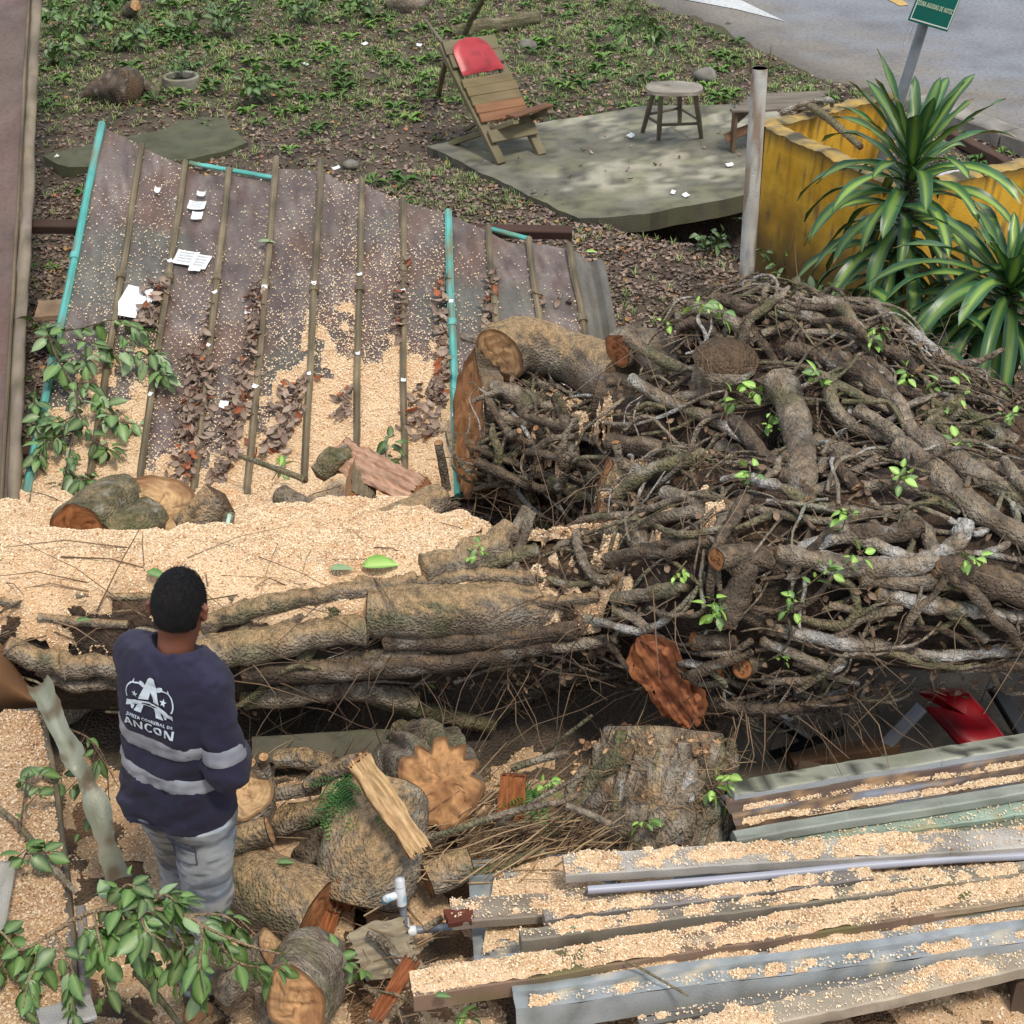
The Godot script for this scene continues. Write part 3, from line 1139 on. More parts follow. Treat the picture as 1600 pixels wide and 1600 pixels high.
func build_tree() -> void:
	var o := thing("felled_fig_tree", "huge felled fig trunk wrapped in tangled grey roots lying across the yard", "fallen tree")
	var names := ["trunk", "trunk", "trunk", "root_mass", "trunk", "trunk", "root_mass"]
	var idx := 0
	var cut_ends := {}
	for l in [LEFT_TRUNK, RIGHT_TRUNK, BACK_TRUNK, TOP_MASS, MIDDLE, BUTTRESS, FRONT_ROOTS]:
		var pr := chain_pts(l)
		if idx > 0:
			for k in pr[1].size():
				pr[1][k] *= 0.84
		var m := MB.new()
		var ds := [[0.6, 0.3, 0.10], [1.7, 0.25, 0.12], [2.7, 0.3, 0.08], [-0.8, 0.3, 0.12], [0.0, 0.22, 0.1]]
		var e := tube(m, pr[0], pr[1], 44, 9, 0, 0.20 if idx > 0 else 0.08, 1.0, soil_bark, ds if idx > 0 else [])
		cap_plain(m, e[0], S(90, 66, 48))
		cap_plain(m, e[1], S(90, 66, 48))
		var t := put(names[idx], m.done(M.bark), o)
		cut_ends[idx] = [e, t]
		idx += 1
	# hand-laid roots: width in pixels, tone, path
	var L := [
		[13, 2, 1248, 858, 1330, 838, 1400, 866, 1450, 880, 1490, 868], [19, 2, 1215, 862, 1300, 880, 1380, 887, 1440, 880, 1490, 855, 1510, 815],
		[13, 1, 1410, 800, 1445, 830, 1455, 862, 1430, 885], [15, 1, 1345, 905, 1420, 910, 1500, 910, 1570, 903, 1640, 930],
		[14, 2, 1370, 928, 1445, 945, 1500, 950, 1560, 960, 1640, 968], [12, 2, 1200, 980, 1290, 1000, 1380, 1012, 1450, 1025, 1530, 1020, 1640, 1008],
		[9, 2, 1190, 1000, 1250, 1025, 1300, 1045, 1320, 1030], [8, 3, 1245, 965, 1310, 978, 1338, 955, 1332, 920, 1310, 905],
		[7, 1, 1295, 945, 1350, 955, 1410, 950], [30, 1, 1215, 590, 1240, 650, 1250, 720, 1250, 790], [16, 0, 1150, 660, 1200, 720, 1250, 765, 1270, 790],
		[20, 1, 1270, 690, 1330, 715, 1380, 715, 1420, 690], [9, 1, 1270, 770, 1330, 740, 1370, 715], [8, 1, 1250, 790, 1330, 800, 1400, 795, 1470, 780],
		[8, 1, 1180, 795, 1250, 810, 1300, 815], [8, 1, 1280, 790, 1340, 800, 1380, 830], [14, 1, 1400, 620, 1430, 680, 1480, 740],
		[24, 1, 1410, 700, 1470, 750, 1530, 800, 1640, 860], [24, 1, 1440, 680, 1520, 740, 1640, 800], [12, 1, 1470, 690, 1540, 760, 1640, 810],
		[15, 1, 1480, 625, 1530, 662, 1590, 690], [30, 0, 1460, 885, 1540, 905, 1640, 935], [6, 2, 1480, 868, 1540, 866, 1640, 885],
		[7, 2, 1530, 868, 1570, 852, 1590, 820, 1582, 785], [14, 0, 1110, 870, 1150, 868, 1210, 880], [24, 0, 1130, 975, 1155, 920, 1165, 880],
		[13, 0, 1085, 1005, 1150, 1002], [7, 1, 1095, 1020, 1145, 1018, 1175, 1000], [11, 1, 1115, 1105, 1180, 1108, 1240, 1115, 1290, 1102],
		[8, 2, 1190, 1062, 1260, 1062, 1310, 1032], [9, 2, 1225, 1085, 1280, 1088, 1325, 1078], [12, 1, 958, 935, 1010, 930, 1060, 922],
		[9, 1, 985, 938, 1030, 920, 1075, 918], [16, 1, 1078, 480, 1130, 492, 1180, 528], [13, 1, 978, 528, 1030, 560, 1095, 588],
		[13, 2, 985, 592, 1040, 625, 1110, 655, 1170, 690], [18, 0, 948, 690, 1050, 706, 1150, 735], [9, 1, 1185, 470, 1270, 492, 1335, 535],
		[7, 1, 1200, 490, 1290, 503, 1340, 545], [8, 1, 1250, 520, 1330, 525, 1385, 575], [10, 1, 1285, 588, 1350, 622, 1410, 650],
		[22, 0, 1300, 560, 1370, 600, 1420, 660], [16, 0, 1230, 545, 1290, 560, 1350, 610], [10, 1, 1190, 520, 1240, 505, 1270, 470],
		[11, 1, 960, 728, 1020, 735, 1080, 752, 1120, 780], [14, 2, 955, 742, 1010, 740, 1070, 765], [9, 0, 815, 792, 880, 780, 945, 788],
		[12, 1, 768, 880, 800, 835, 822, 795], [11, 1, 770, 950, 800, 890, 830, 800], [9, 0, 825, 705, 900, 722, 965, 745],
		[8, 0, 740, 700, 820, 730, 935, 762], [7, 0, 740, 765, 850, 742, 945, 750], [9, 0, 820, 650, 880, 668, 945, 662], [12, 0, 745, 720, 830, 760, 900, 765],
		[10, 0, 760, 620, 800, 680, 870, 700], [14, 0, 870, 620, 890, 680, 900, 720], [15, 4, 315, 978, 400, 950, 480, 933, 570, 922, 650, 905],
		[13, 4, 555, 915, 650, 912, 740, 900, 835, 905], [10, 4, 640, 932, 740, 925, 840, 940, 935, 932], [24, 4, 305, 1025, 400, 1010, 500, 990, 572, 985],
		[19, 4, 10, 1012, 90, 1038, 180, 1042, 330, 1056], [14, 1, 60, 1045, 110, 1070, 180, 1066, 260, 1075], [17, 1, 95, 1125, 180, 1078, 260, 1090],
		[13, 3, 462, 1050, 500, 990, 528, 952], [25, 1, 380, 1092, 480, 1080, 560, 1076, 650, 1098], [17, 3, 535, 1075, 640, 1105, 770, 1135],
		[22, 0, 380, 1050, 560, 1045, 740, 1028, 860, 1005], [13, 1, 555, 1030, 640, 1022, 740, 1032, 860, 1012, 965, 1000], [20, 0, 600, 1000, 760, 1000, 900, 985],
		[10, 1, 740, 1140, 850, 1080, 960, 1052, 1100, 1062], [9, 1, 440, 1065, 500, 1040, 560, 1022, 600, 1030], [8, 4, 330, 935, 380, 935, 440, 938],
		[6, 4, 120, 930, 230, 933, 330, 936, 400, 940], [7, 4, -20, 938, 60, 945, 90, 950], [7, 4, 60, 965, 130, 972, 200, 975], [9, 4, 300, 990, 360, 1000, 410, 990],
		[26, 4, 660, 890, 740, 870, 800, 830], [16, 3, 680, 905, 760, 880, 840, 860], [9, 1, 430, 985, 480, 958, 520, 950],
		[14, 1, 1340, 640, 1400, 680, 1440, 730], [10, 1, 1350, 760, 1420, 760, 1500, 800], [18, 0, 1300, 830, 1380, 835, 1440, 820], [15, 1, 1500, 700, 1560, 740, 1640, 760],
		[12, 0, 1040, 870, 1090, 850, 1160, 850], [9, 1, 1290, 1010, 1340, 970, 1400, 955], [6, 2, 1240, 1035, 1310, 1060, 1340, 1068], [10, 1, 1450, 930, 1490, 960, 1540, 1000],
		[20, 1, 1120, 700, 1190, 735, 1230, 790], [12, 1, 1000, 820, 1080, 800, 1150, 815], [10, 0, 990, 860, 1060, 850, 1120, 870], [15, 1, 1040, 770, 1100, 790, 1180, 800],
	]
	for q in L:
		var r: float = q[0] / 400.0 * (0.8 if q[1] != 4 else 1.0)
		var path := root_path(q.slice(2), r)
		var m := MB.new()
		var k := path.size()
		var rs := [r, r * 1.05, r * 0.95, r * 0.85]
		var e := tube(m, path, rs, 12 if r > 0.03 else 9, 7, q[1], 0.28)
		cap_plain(m, e[0], S(150, 120, 88))
		cap_plain(m, e[1], S(120, 96, 72))
		put("root", m.done(M.bark), o)
	# grown-over roots that follow the trunks
	var fm := MB.new()
	var made := 0
	for i in 900:
		var s := rng.randi_range(0, capA.size() - 1)
		var left := s < 6
		if left and rng.randf() < 0.72:
			continue
		var ax := (capB[s] - capA[s])
		var t0 := rr(-0.3, 0.7)
		var ang := rr(-0.4, 3.3) if not left else rr(-0.9, 0.5)
		var len2 := rr(0.25, 1.0)
		var r := (rr(0.008, 0.028) if made < 90 else rr(0.003, 0.012)) * (0.8 if left else 1.0)
		var side := Vector3.UP.cross(ax.normalized()).normalized()
		if side.z < 0.0:
			side = -side
		var up2 := ax.normalized().cross(side)
		if up2.y < 0.0:
			up2 = -up2
		var pts := []
		var drift := rr(-0.9, 0.9)
		var wave := rr(0, TAU)
		for k in 6:
			var f := k / 5.0
			var t := t0 + f * len2 / ax.length()
			var a := ang + drift * f + 0.16 * sin(f * 6.0 + wave)
			var rad := lerpf(capR[s].x, capR[s].y, clampf(t, 0, 1)) * 1.02
			var p := capA[s] + ax * clampf(t, -0.15, 1.15)
			p += (side * cos(a) + up2 * sin(a)) * (rad * 0.95 + r * 0.4 + 0.10 * n3(p + Vector3(i, 0, 0), 3.0))
			pts.append(p)
		var inside := 0
		for p in pts:
			if field(p) < -0.06:
				inside += 1
		if inside > 2 or pts[0].distance_to(pts[5]) < 0.12:
			continue
		var m := MB.new() if made < 90 else fm
		var e := tube(m, pts, [r, r * 1.1, r * 0.8, r * 0.6], 8 if made < 90 else 5, 5 if made < 90 else 3, [0, 1, 1, 2, 3, 1, 0][rng.randi_range(0, 6)], 0.3)
		cap_plain(m, e[0], S(170, 130, 90))
		cap_plain(m, e[1], S(120, 96, 72))
		if made < 90:
			put("root", m.done(M.bark), o)
		made += 1
	var crept := 0
	for i in 900:
		var s := rng.randi_range(6, capA.size() - 1)
		var ax := (capB[s] - capA[s]).normalized()
		var side := Vector3.UP.cross(ax).normalized()
		var up2 := ax.cross(side)
		var a := rr(-0.5, PI + 0.5)
		var q := side * cos(a) * (1.0 if side.z > 0.0 else -1.0) + up2 * sin(a) * (1.0 if up2.y > 0.0 else -1.0)
		var p := capA[s].lerp(capB[s], rng.randf()) + q * capR[s].x
		if field(p) < -0.05:
			continue
		var big := crept < 70
		var r := rr(0.009, 0.026) if big else rr(0.0025, 0.009)
		var pts := creep(p, Vector3(rr(-1, 1), rr(-1, 1), rr(-1, 1)), 7 if big else 6, rr(0.05, 0.10) if big else rr(0.03, 0.08), 0.55, rr(-0.01, 0.04))
		if pts.size() < 4:
			continue
		var m := MB.new() if big else fm
		var e := tube(m, pts, [r * 1.15, r, r * 0.9, r * 0.55], 9 if big else 5, 5 if big else 3, [1, 0, 1, 0, 3, 0, 2][i % 7], 0.38)
		cap_plain(m, e[0], S(190, 150, 108))
		cap_plain(m, e[1], S(150, 124, 98))
		if big:
			put("root", m.done(M.bark), o)
		crept += 1
	put("fine_roots", fm.done(M.bark), o).set_meta("kind", "stuff")
	# broken roots that stick out of the mass
	for i in 44:
		var s := rng.randi_range(6, capA.size() - 1)
		var ax := (capB[s] - capA[s]).normalized()
		var side := Vector3.UP.cross(ax).normalized()
		var up2 := ax.cross(side)
		var a := rr(-0.3, PI + 0.3)
		var d := side * cos(a) * (1.0 if side.z > 0.0 else -1.0) + up2 * sin(a) * (1.0 if up2.y > 0.0 else -1.0)
		var p := capA[s].lerp(capB[s], rng.randf()) + d * capR[s].x * 0.85
		if field(p) < -0.06:
			continue
		var dir := (d * 0.8 + ax * rr(-0.9, 0.9) + Vector3(rr(-0.4, 0.4), rr(-0.2, 0.5), rr(-0.2, 0.4))).normalized()
		var l := rr(0.10, 0.26)
		var r := rr(0.008, 0.024)
		var m := MB.new()
		var e := tube(m, [p, p + dir * l * 0.35 + ax * rr(-0.03, 0.03), p + dir * l * 0.7 + Vector3(0, rr(-0.03, 0.05), 0), p + dir * l + Vector3(rr(-0.04, 0.04), rr(-0.03, 0.06), 0)], [r * 1.3, r, r * 0.9, r * 0.7], 9, 5, [1, 2, 1, 0][i % 4], 0.35)
		var t := put("broken_root", m.done(M.bark), o)
		put("cut_face", cut_face(e[1], rr(0.2, 1.2), 0.0, 3), t)
	build_cuts(o)
	build_tangle(o)

func slope(p: Vector3) -> Vector3:                         # outward direction of the mass near p
	var e := 0.012
	var f := field(p)
	return Vector3(field(p + Vector3(e, 0, 0)) - f, field(p + Vector3(0, e, 0)) - f, field(p + Vector3(0, 0, e)) - f).normalized()

# a root that creeps over the mass from p, turning as it goes and lifting off here and there
func creep(p: Vector3, dir: Vector3, steps: int, step: float, turn: float, lift: float) -> Array:
	var out := []
	var d := dir
	var bow := rr(0.0, 0.05)
	for k in steps:
		var n := slope(p)
		p -= n * (field(p) - lift - bow * sin(PI * k / float(steps - 1)))
		out.append(p)
		d = (d - n * d.dot(n)).normalized().rotated(n, rr(-turn, turn))
		p += d * step
		if p.y < 0.06:
			break
	return out

# a slice standing at a sawn end: thick disc with a ragged rim
func slice(o: Node3D, centre: Vector3, nm: Vector3, up2: Vector3, rx: float, ry: float, th: float, hue: float, called := "sawn_end") -> void:
	var m := MB.new()
	nm = nm.normalized()
	up2 = (up2 - nm * nm.dot(up2)).normalized()
	var side := up2.cross(nm)
	var seg := 40
	var rings := []
	for e in 2:
		var ring := []
		var s := m.v.size()
		for j in seg + 1:
			var a := TAU * (j % seg) / seg
			var d := side * cos(a) * rx + up2 * sin(a) * ry
			var p := centre + d
			p += d * (0.16 * n3(p, 7.0) + 0.10 * n3(p, 22.0)) - nm * th * (1 - e)
			ring.append(p)
			m.vert(p, d.normalized(), bark(p, 0, d.normalized()))
		rings.append(ring)
	for j in seg:
		m.quad(j, j + 1, seg + 2 + j, seg + 1 + j)
	var t := put(called, m.done(M.bark), o)
	put("cut_face", cut_face([centre, side, up2, nm, rings[1]], hue), t)

func limb(o: Node3D, pts: Array, rs: Array, tone: int, hue0: float, hue1: float, called := "limb_stub", seg := 26, lump := 0.14, lobes := [], face_tilt := 0.0) -> void:
	var ps := []
	for p in pts:
		ps.append(p - o.position)
	var m := MB.new()
	var org := o.position
	var e := tube(m, ps, rs, seg, 7, tone, lump, 1.0, func(p: Vector3, nm: Vector3) -> Color: return bark(p + org, tone, nm), lobes)
	if hue0 < 0.0:
		cap_plain(m, e[0], S(120, 96, 72))
	if hue1 < 0.0:
		cap_plain(m, e[1], S(120, 96, 72))
	var t := put(called, m.done(M.bark), o)
	if hue0 >= 0.0:
		put("cut_face", cut_face(e[0], hue0), t)
	if hue1 >= 0.0:
		put("cut_face", cut_face(e[1], hue1), t)

func build_cuts(o: Node3D) -> void:
	# two big sawn ends seen nearly edge-on, facing left
	var c1 := gp(731, 668, 0.42)
	slice(o, c1, Vector3(-0.94, 0.14, 0.22), Vector3(0.16, 1, -0.25), 0.30, 0.345, 0.10, 0.95)
	var c2 := gp(952, 797, 0.78)
	slice(o, c2, Vector3(-0.95, 0.12, 0.2), Vector3(-0.1, 1, -0.3), 0.17, 0.205, 0.07, 0.85)
	# the limb whose fresh oval face looks at us, and its neighbour
	limb(o, [gp(780, 556, 0.80), gp(780, 556, 0.80) + Vector3(0.11, 0.01, -0.10), gp(900, 562, 0.74), gp(985, 600, 0.8)], [0.145, 0.135, 0.13, 0.15], 4, 0.35, -1.0, "limb_stub", 30, 0.1)
	limb(o, [gp(938, 622, 0.85), gp(1030, 640, 0.85), gp(1130, 680, 0.85), gp(1250, 745, 0.8)], [0.115, 0.135, 0.15, 0.16], 0, 0.9, -1.0, "limb_stub", 30, 0.08)
	limb(o, [gp(724, 527, 0.62), gp(775, 538, 0.64), gp(830, 560, 0.6)], [0.022, 0.024, 0.024], 1, 0.6, -1.0, "limb_stub", 14)
	limb(o, [gp(768, 508, 0.66), gp(790, 530, 0.62), gp(820, 560, 0.6)], [0.022, 0.026, 0.03], 1, 0.5, -1.0, "limb_stub", 14)
	limb(o, [gp(812, 500, 0.78), gp(850, 520, 0.76), gp(905, 550, 0.74)], [0.03, 0.035, 0.03], 1, 0.6, -1.0, "limb_stub", 16)
	limb(o, [gp(772, 604, 0.72), gp(808, 618, 0.72), gp(828, 655, 0.62), gp(828, 690, 0.5)], [0.032, 0.042, 0.05, 0.05], 1, 0.2, -1.0, "limb_stub", 18)
	limb(o, [gp(812, 582, 0.66), gp(830, 600, 0.62), gp(850, 640, 0.5)], [0.04, 0.05, 0.06], 0, 0.4, -1.0, "limb_stub", 16, 0.3)
	limb(o, [gp(578, 955, 0.72), gp(650, 955, 0.72), gp(760, 952, 0.7), gp(880, 945, 0.66)], [0.095, 0.1, 0.105, 0.09], 4, 0.6, -1.0, "limb_stub", 30, 0.09)
	limb(o, [gp(562, 970, 0.62), gp(600, 985, 0.58), gp(660, 985, 0.55)], [0.07, 0.08, 0.07], 4, 0.25, -1.0, "limb_stub", 22, 0.1)
	limb(o, [gp(943, 685, 0.62), gp(1020, 700, 0.62), gp(1150, 735, 0.66)], [0.035, 0.042, 0.05], 3, 1.0, -1.0, "limb_stub", 18)
	limb(o, [gp(962, 755, 0.9), gp(1010, 770, 0.9), gp(1080, 790, 0.9)], [0.09, 0.1, 0.11], 4, 0.8, -1.0, "limb_stub", 24, 0.2)
	limb(o, [gp(1045, 835, 0.9), gp(1010, 850, 0.95), gp(990, 820, 0.9)], [0.035, 0.045, 0.06], 1, 0.8, -1.0, "limb_stub", 16)
	limb(o, [gp(1134, 556, 1.27), gp(1134, 556, 1.27) + Vector3(0.0, -0.11, -0.03), gp(1134, 556, 1.27) + Vector3(0.04, -0.32, -0.06)], [0.12, 0.115, 0.13], 1, -1.0, -1.0, "limb_stub", 26, 0.25)
	limb(o, [gp(966, 545, 1.0), gp(966, 545, 1.0) + Vector3(0.10, 0.0, -0.05), gp(1050, 578, 1.0), gp(1110, 606, 1.0)], [0.075, 0.075, 0.07, 0.08], 1, 1.7, -1.0, "limb_stub", 22, 0.25, [[0.5, 0.5, 0.2], [2.2, 0.5, 0.25]])
	limb(o, [gp(1195, 505, 1.3), gp(1240, 500, 1.3), gp(1290, 515, 1.2)], [0.04, 0.05, 0.05], 1, -1.0, -1.0, "limb_stub", 16, 0.3)
	limb(o, [gp(1120, 875, 1.12), gp(1160, 868, 1.1), gp(1220, 880, 1.05)], [0.04, 0.042, 0.05], 0, 1.2, -1.0, "limb_stub", 18, 0.2)
	limb(o, [gp(1085, 1002, 0.78), gp(1120, 1000, 0.76), gp(1160, 1000, 0.72)], [0.035, 0.04, 0.045], 0, 1.6, -1.0, "limb_stub", 18, 0.25)
	limb(o, [gp(1160, 1045, 0.72), gp(1185, 1030, 0.68), gp(1230, 1025, 0.6)], [0.036, 0.04, 0.05], 0, 1.4, -1.0, "limb_stub", 18, 0.2)
	# the orange torn slab hanging at the front of the root mass
	var m := MB.new()
	var pa := gp(998, 1000, 0.76)
	var pb := gp(1086, 1132, 0.46)
	var nn := Vector3(-0.55, 0.25, 0.8).normalized()
	var ax := (pb - pa).normalized()
	var sd := ax.cross(nn).normalized()
	nn = sd.cross(ax)
	var prof := [0.02, 0.075, 0.095, 0.1, 0.085, 0.09, 0.085, 0.08, 0.065, 0.03]
	for f in 2:
		var s := m.v.size()
		for i in 70:
			var u := i / 69.0
			var w := lerpf_list(prof, u)
			for j in 25:
				var x := (j / 24.0 - 0.5) * 2.0
				var p := pa.lerp(pb, u) + sd * x * w * (1.0 + 0.25 * n3(pa.lerp(pb, u) + sd * x, 16.0))
				p += nn * ((0.015 + 0.012 * n3(p, 18.0) + 0.006 * sin(x * 7.0 + u * 5.0) + 0.012 * n3((p - ax * p.dot(ax) * 0.9) * 1.0, 60.0)) if f == 0 else -0.03)
				m.vert(p, nn, shade(mixc(S(196, 122, 76), S(136, 78, 50), 0.5 + n3(p - ax * p.dot(ax) * 0.93, 60.0) * 1.5 + n3(p, 12.0)), 0.95))
		for i in 69:
			for j in 24:
				var q := s + i * 25 + j
				if f == 0:
					m.quad(q, q + 25, q + 26, q + 1)
				else:
					m.quad(q, q + 1, q + 26, q + 25)
	m.smooth()
	put("torn_wood", m.done(M.wood), o).set_meta("label", "orange torn wood hanging under the roots")
	slice(o, gp(1122, 1052, 0.6), Vector3(-0.6, 0.1, 0.8), Vector3(0.5, -0.8, 0.2), 0.028, 0.06, 0.03, 1.5)

# thin rootlets, hanging strands and leaf debris on the root mass
func build_tangle(o: Node3D) -> void:
	var m := MB.new()
	var leaves := []
	var lc := PackedColorArray()
	var n := capA.size()
	for i in 9000:
		var s := rng.randi_range(6, n - 1)
		if rng.randf() < 0.2:
			s = rng.randi_range(3, 5)
		var ax := capB[s] - capA[s]
		var t := rr(-0.1, 1.1)
		var side := Vector3.UP.cross(ax.normalized()).normalized()
		var up2 := ax.normalized().cross(side)
		var a := rr(0, TAU)
		var d := side * cos(a) + up2 * sin(a)
		var p := capA[s] + ax * t + d * lerpf(capR[s].x, capR[s].y, clampf(t, 0, 1)) * rr(0.98, 1.1)
		if p.y < 0.05 or field(p) < -0.02 or s < 6 and p.x < -0.25 and p.y > 0.4:
			continue
		if i % 4 != 0:
			leaves.append(lay(p + d * rr(-0.02, 0.03), d, rr(0.015, 0.042), 0.9))
			lc.append(shade(mixc(S(112, 88, 70), S(150, 124, 100), rng.randf()), rr(0.55, 1.15)))
			continue
		var dir := (ax.normalized() * rr(-1, 1) + Vector3(rr(-1, 1), rr(-1, 0.7), rr(-1, 1)) * 0.8 + d * 0.35).normalized()
		var len2 := rr(0.05, 0.3) * (1.0 if rng.randf() < 0.85 else 1.5)
		var r := rr(0.001, 0.0036)
		var pts := []
		var bend := Vector3(rr(-1, 1), rr(-1, 0.4), rr(-1, 1)) * 0.9
		for k in 5:
			var f := k / 4.0
			pts.append(p + dir * len2 * f + bend * len2 * f * f + Vector3(rr(-1, 1), rr(-1, 1), rr(-1, 1)) * 0.012)
		twig(m, pts, r, mixc(S(84, 66, 52), S(150, 124, 98), rng.randf()))
	# strands that hang below the trunk into its shadow
	for i in 34:
		var s := rng.randi_range(2, 9)
		var t := rng.randf()
		var p := capA[s].lerp(capB[s], t) + Vector3(0, -0.1, rr(0.08, 0.36))
		var pts := []
		var len2 := rr(0.15, 0.42)
		for k in 5:
			var f := k / 4.0
			pts.append(p + Vector3(rr(-0.03, 0.03) * k + 0.03 * sin(k * 2.0 + i), -len2 * f, rr(-0.03, 0.03)))
		twig(m, pts, rr(0.001, 0.0024), mixc(S(90, 70, 56), S(140, 114, 92), rng.randf()))
	for q in [[1160, 1110, 1148, 1160, 1140, 1205], [1165, 1115, 1170, 1160, 1150, 1200], [1195, 1115, 1195, 1165, 1190, 1206], [1168, 1120, 1178, 1180, 1170, 1210], [1145, 1120, 1150, 1140, 1143, 1170], [1020, 920, 1025, 1000, 1030, 1060], [1055, 940, 1055, 1000, 1062, 1022]]:
		var pts := []
		for k in range(0, q.size(), 2):
			pts.append(zp(q[k], q[k + 1], 4.42))
		twig(m, pts, 0.0028, S(150, 124, 100))
	var tw := put("rootlets", m.done(M.plain), o)
	tw.set_meta("kind", "stuff")
	stuff("dead_leaves", "", "", dead_leaf(M.dead, 0.3), leaves, lc, o)

func twig(m: MB, pts: Array, r: float, c: Color, taper := 0.5) -> void:    # a thin three-sided stick
	var k := pts.size()
	var s := m.v.size()
	for i in k:
		var tg: Vector3 = (pts[mini(i + 1, k - 1)] - pts[maxi(i - 1, 0)]).normalized()
		var side := tg.cross(Vector3(0.31, 0.83, 0.47)).normalized()
		var up2 := tg.cross(side)
		for j in 3:
			var d := side * cos(TAU * j / 3.0) + up2 * sin(TAU * j / 3.0)
			m.vert(pts[i] + d * r * lerpf(1.0, taper, float(i) / (k - 1)), d, shade(c, 0.85 + 0.3 * float((i + j) % 2)))
	for i in k - 1:
		for j in 3:
			var a := s + i * 3 + j
			var b := s + i * 3 + (j + 1) % 3
			m.quad(a, b, b + 3, a + 3)


# ---------- sawdust ----------
func saw_col(p: Vector3, dark := 0.0) -> Color:
	var a := n3(p, 3.0)
	var b := n3(p, 16.0)
	var c := mixc(S(246, 216, 178), S(230, 188, 144), 0.45 + a * 0.8 + b * 0.5 + dark)
	c = mixc(c, S(176, 126, 86), 0.45 * sst(0.25, 0.5, n3(p + Vector3(4, 2, 1), 6.0) + b * 0.2))
	return mixc(c, S(120, 84, 58), clampf(dark, 0.0, 0.6))

# a skin of sawdust over the surface spot(s, t), as deep as deep(p, s, t) says; loose flakes go into where/cols
func drift(m: MB, where: Array, cols: PackedColorArray, spot: Callable, nm: Vector3, ns: int, nt: int, deep: Callable, density: float, dark := 0.0, flake := 0.011, jump := 0.09, sink := 0.006) -> void:
	var s0 := m.v.size()
	var d := PackedFloat32Array()
	for j in nt + 1:
		for i in ns + 1:
			var s := float(i) / ns
			var t := float(j) / nt
			var p: Vector3 = spot.call(s, t)
			var h: float = deep.call(p, s, t)
			d.append(h)
			var lift := h + 0.010 * n3(p, 11.0) + 0.006 * n3(p, 30.0) if h > 0.0 else -sink
			m.vert(p + nm * lift, nm, saw_col(p, dark))
	for j in nt:
		for i in ns:
			var q := j * (ns + 1) + i
			var mx := maxf(maxf(d[q], d[q + 1]), maxf(d[q + ns + 1], d[q + ns + 2]))
			if mx <= 0.0:
				continue
			var a := m.v[s0 + q]
			var b := m.v[s0 + q + 1]
			var e := m.v[s0 + q + ns + 2]
			var f := m.v[s0 + q + ns + 1]
			var hi := maxf(maxf((a - e).dot(nm), (e - a).dot(nm)), maxf((b - f).dot(nm), (f - b).dot(nm)))
			if hi > jump:
				continue
			var up := (b - a).cross(f - a).dot(nm) > 0.0
			if up:
				m.quad(s0 + q, s0 + q + 1, s0 + q + ns + 2, s0 + q + ns + 1)
			else:
				m.quad(s0 + q, s0 + q + ns + 1, s0 + q + ns + 2, s0 + q + 1)
			var area := (b - a).cross(f - a).length()
			var cnt := area * density
			var n := int(cnt) + (1 if rng.randf() < cnt - int(cnt) else 0)
			for k in n:
				var x := rng.randf()
				var y := rng.randf()
				var p := a.lerp(b, x).lerp(f.lerp(e, x), y)
				where.append(lay(p + nm * 0.002, nm, flake * rr(0.55, 1.5), 0.8))
				cols.append(shade(mixc(chip_col(), S(126, 84, 54), dark * 0.8), rr(0.86, 1.1)))

func loose(where: Array, cols: PackedColorArray, p: Vector3, nm: Vector3, flake: float) -> void:
	where.append(lay(p, nm, flake * rr(0.6, 1.4), 0.35))
	cols.append(chip_col())

func saw_h(x: float, z: float) -> float:                   # top of the heap behind and over the left trunk
	var px := x
	var heap := lerpf(0.06, 0.80, sst(-6.95, -5.30, z)) * sst(0.75, -0.35, px)
	var v := Vector2(x + 1.62, (z + 5.98) * 1.1).length()
	heap -= 0.36 * sst(0.85, 0.15, v)
	heap += 0.05 * nz.get_noise_2d(x * 5.0, z * 5.0)
	if z > -5.0:
		heap = 0.0
	return maxf(heap, top_of(x, z) + 0.03)

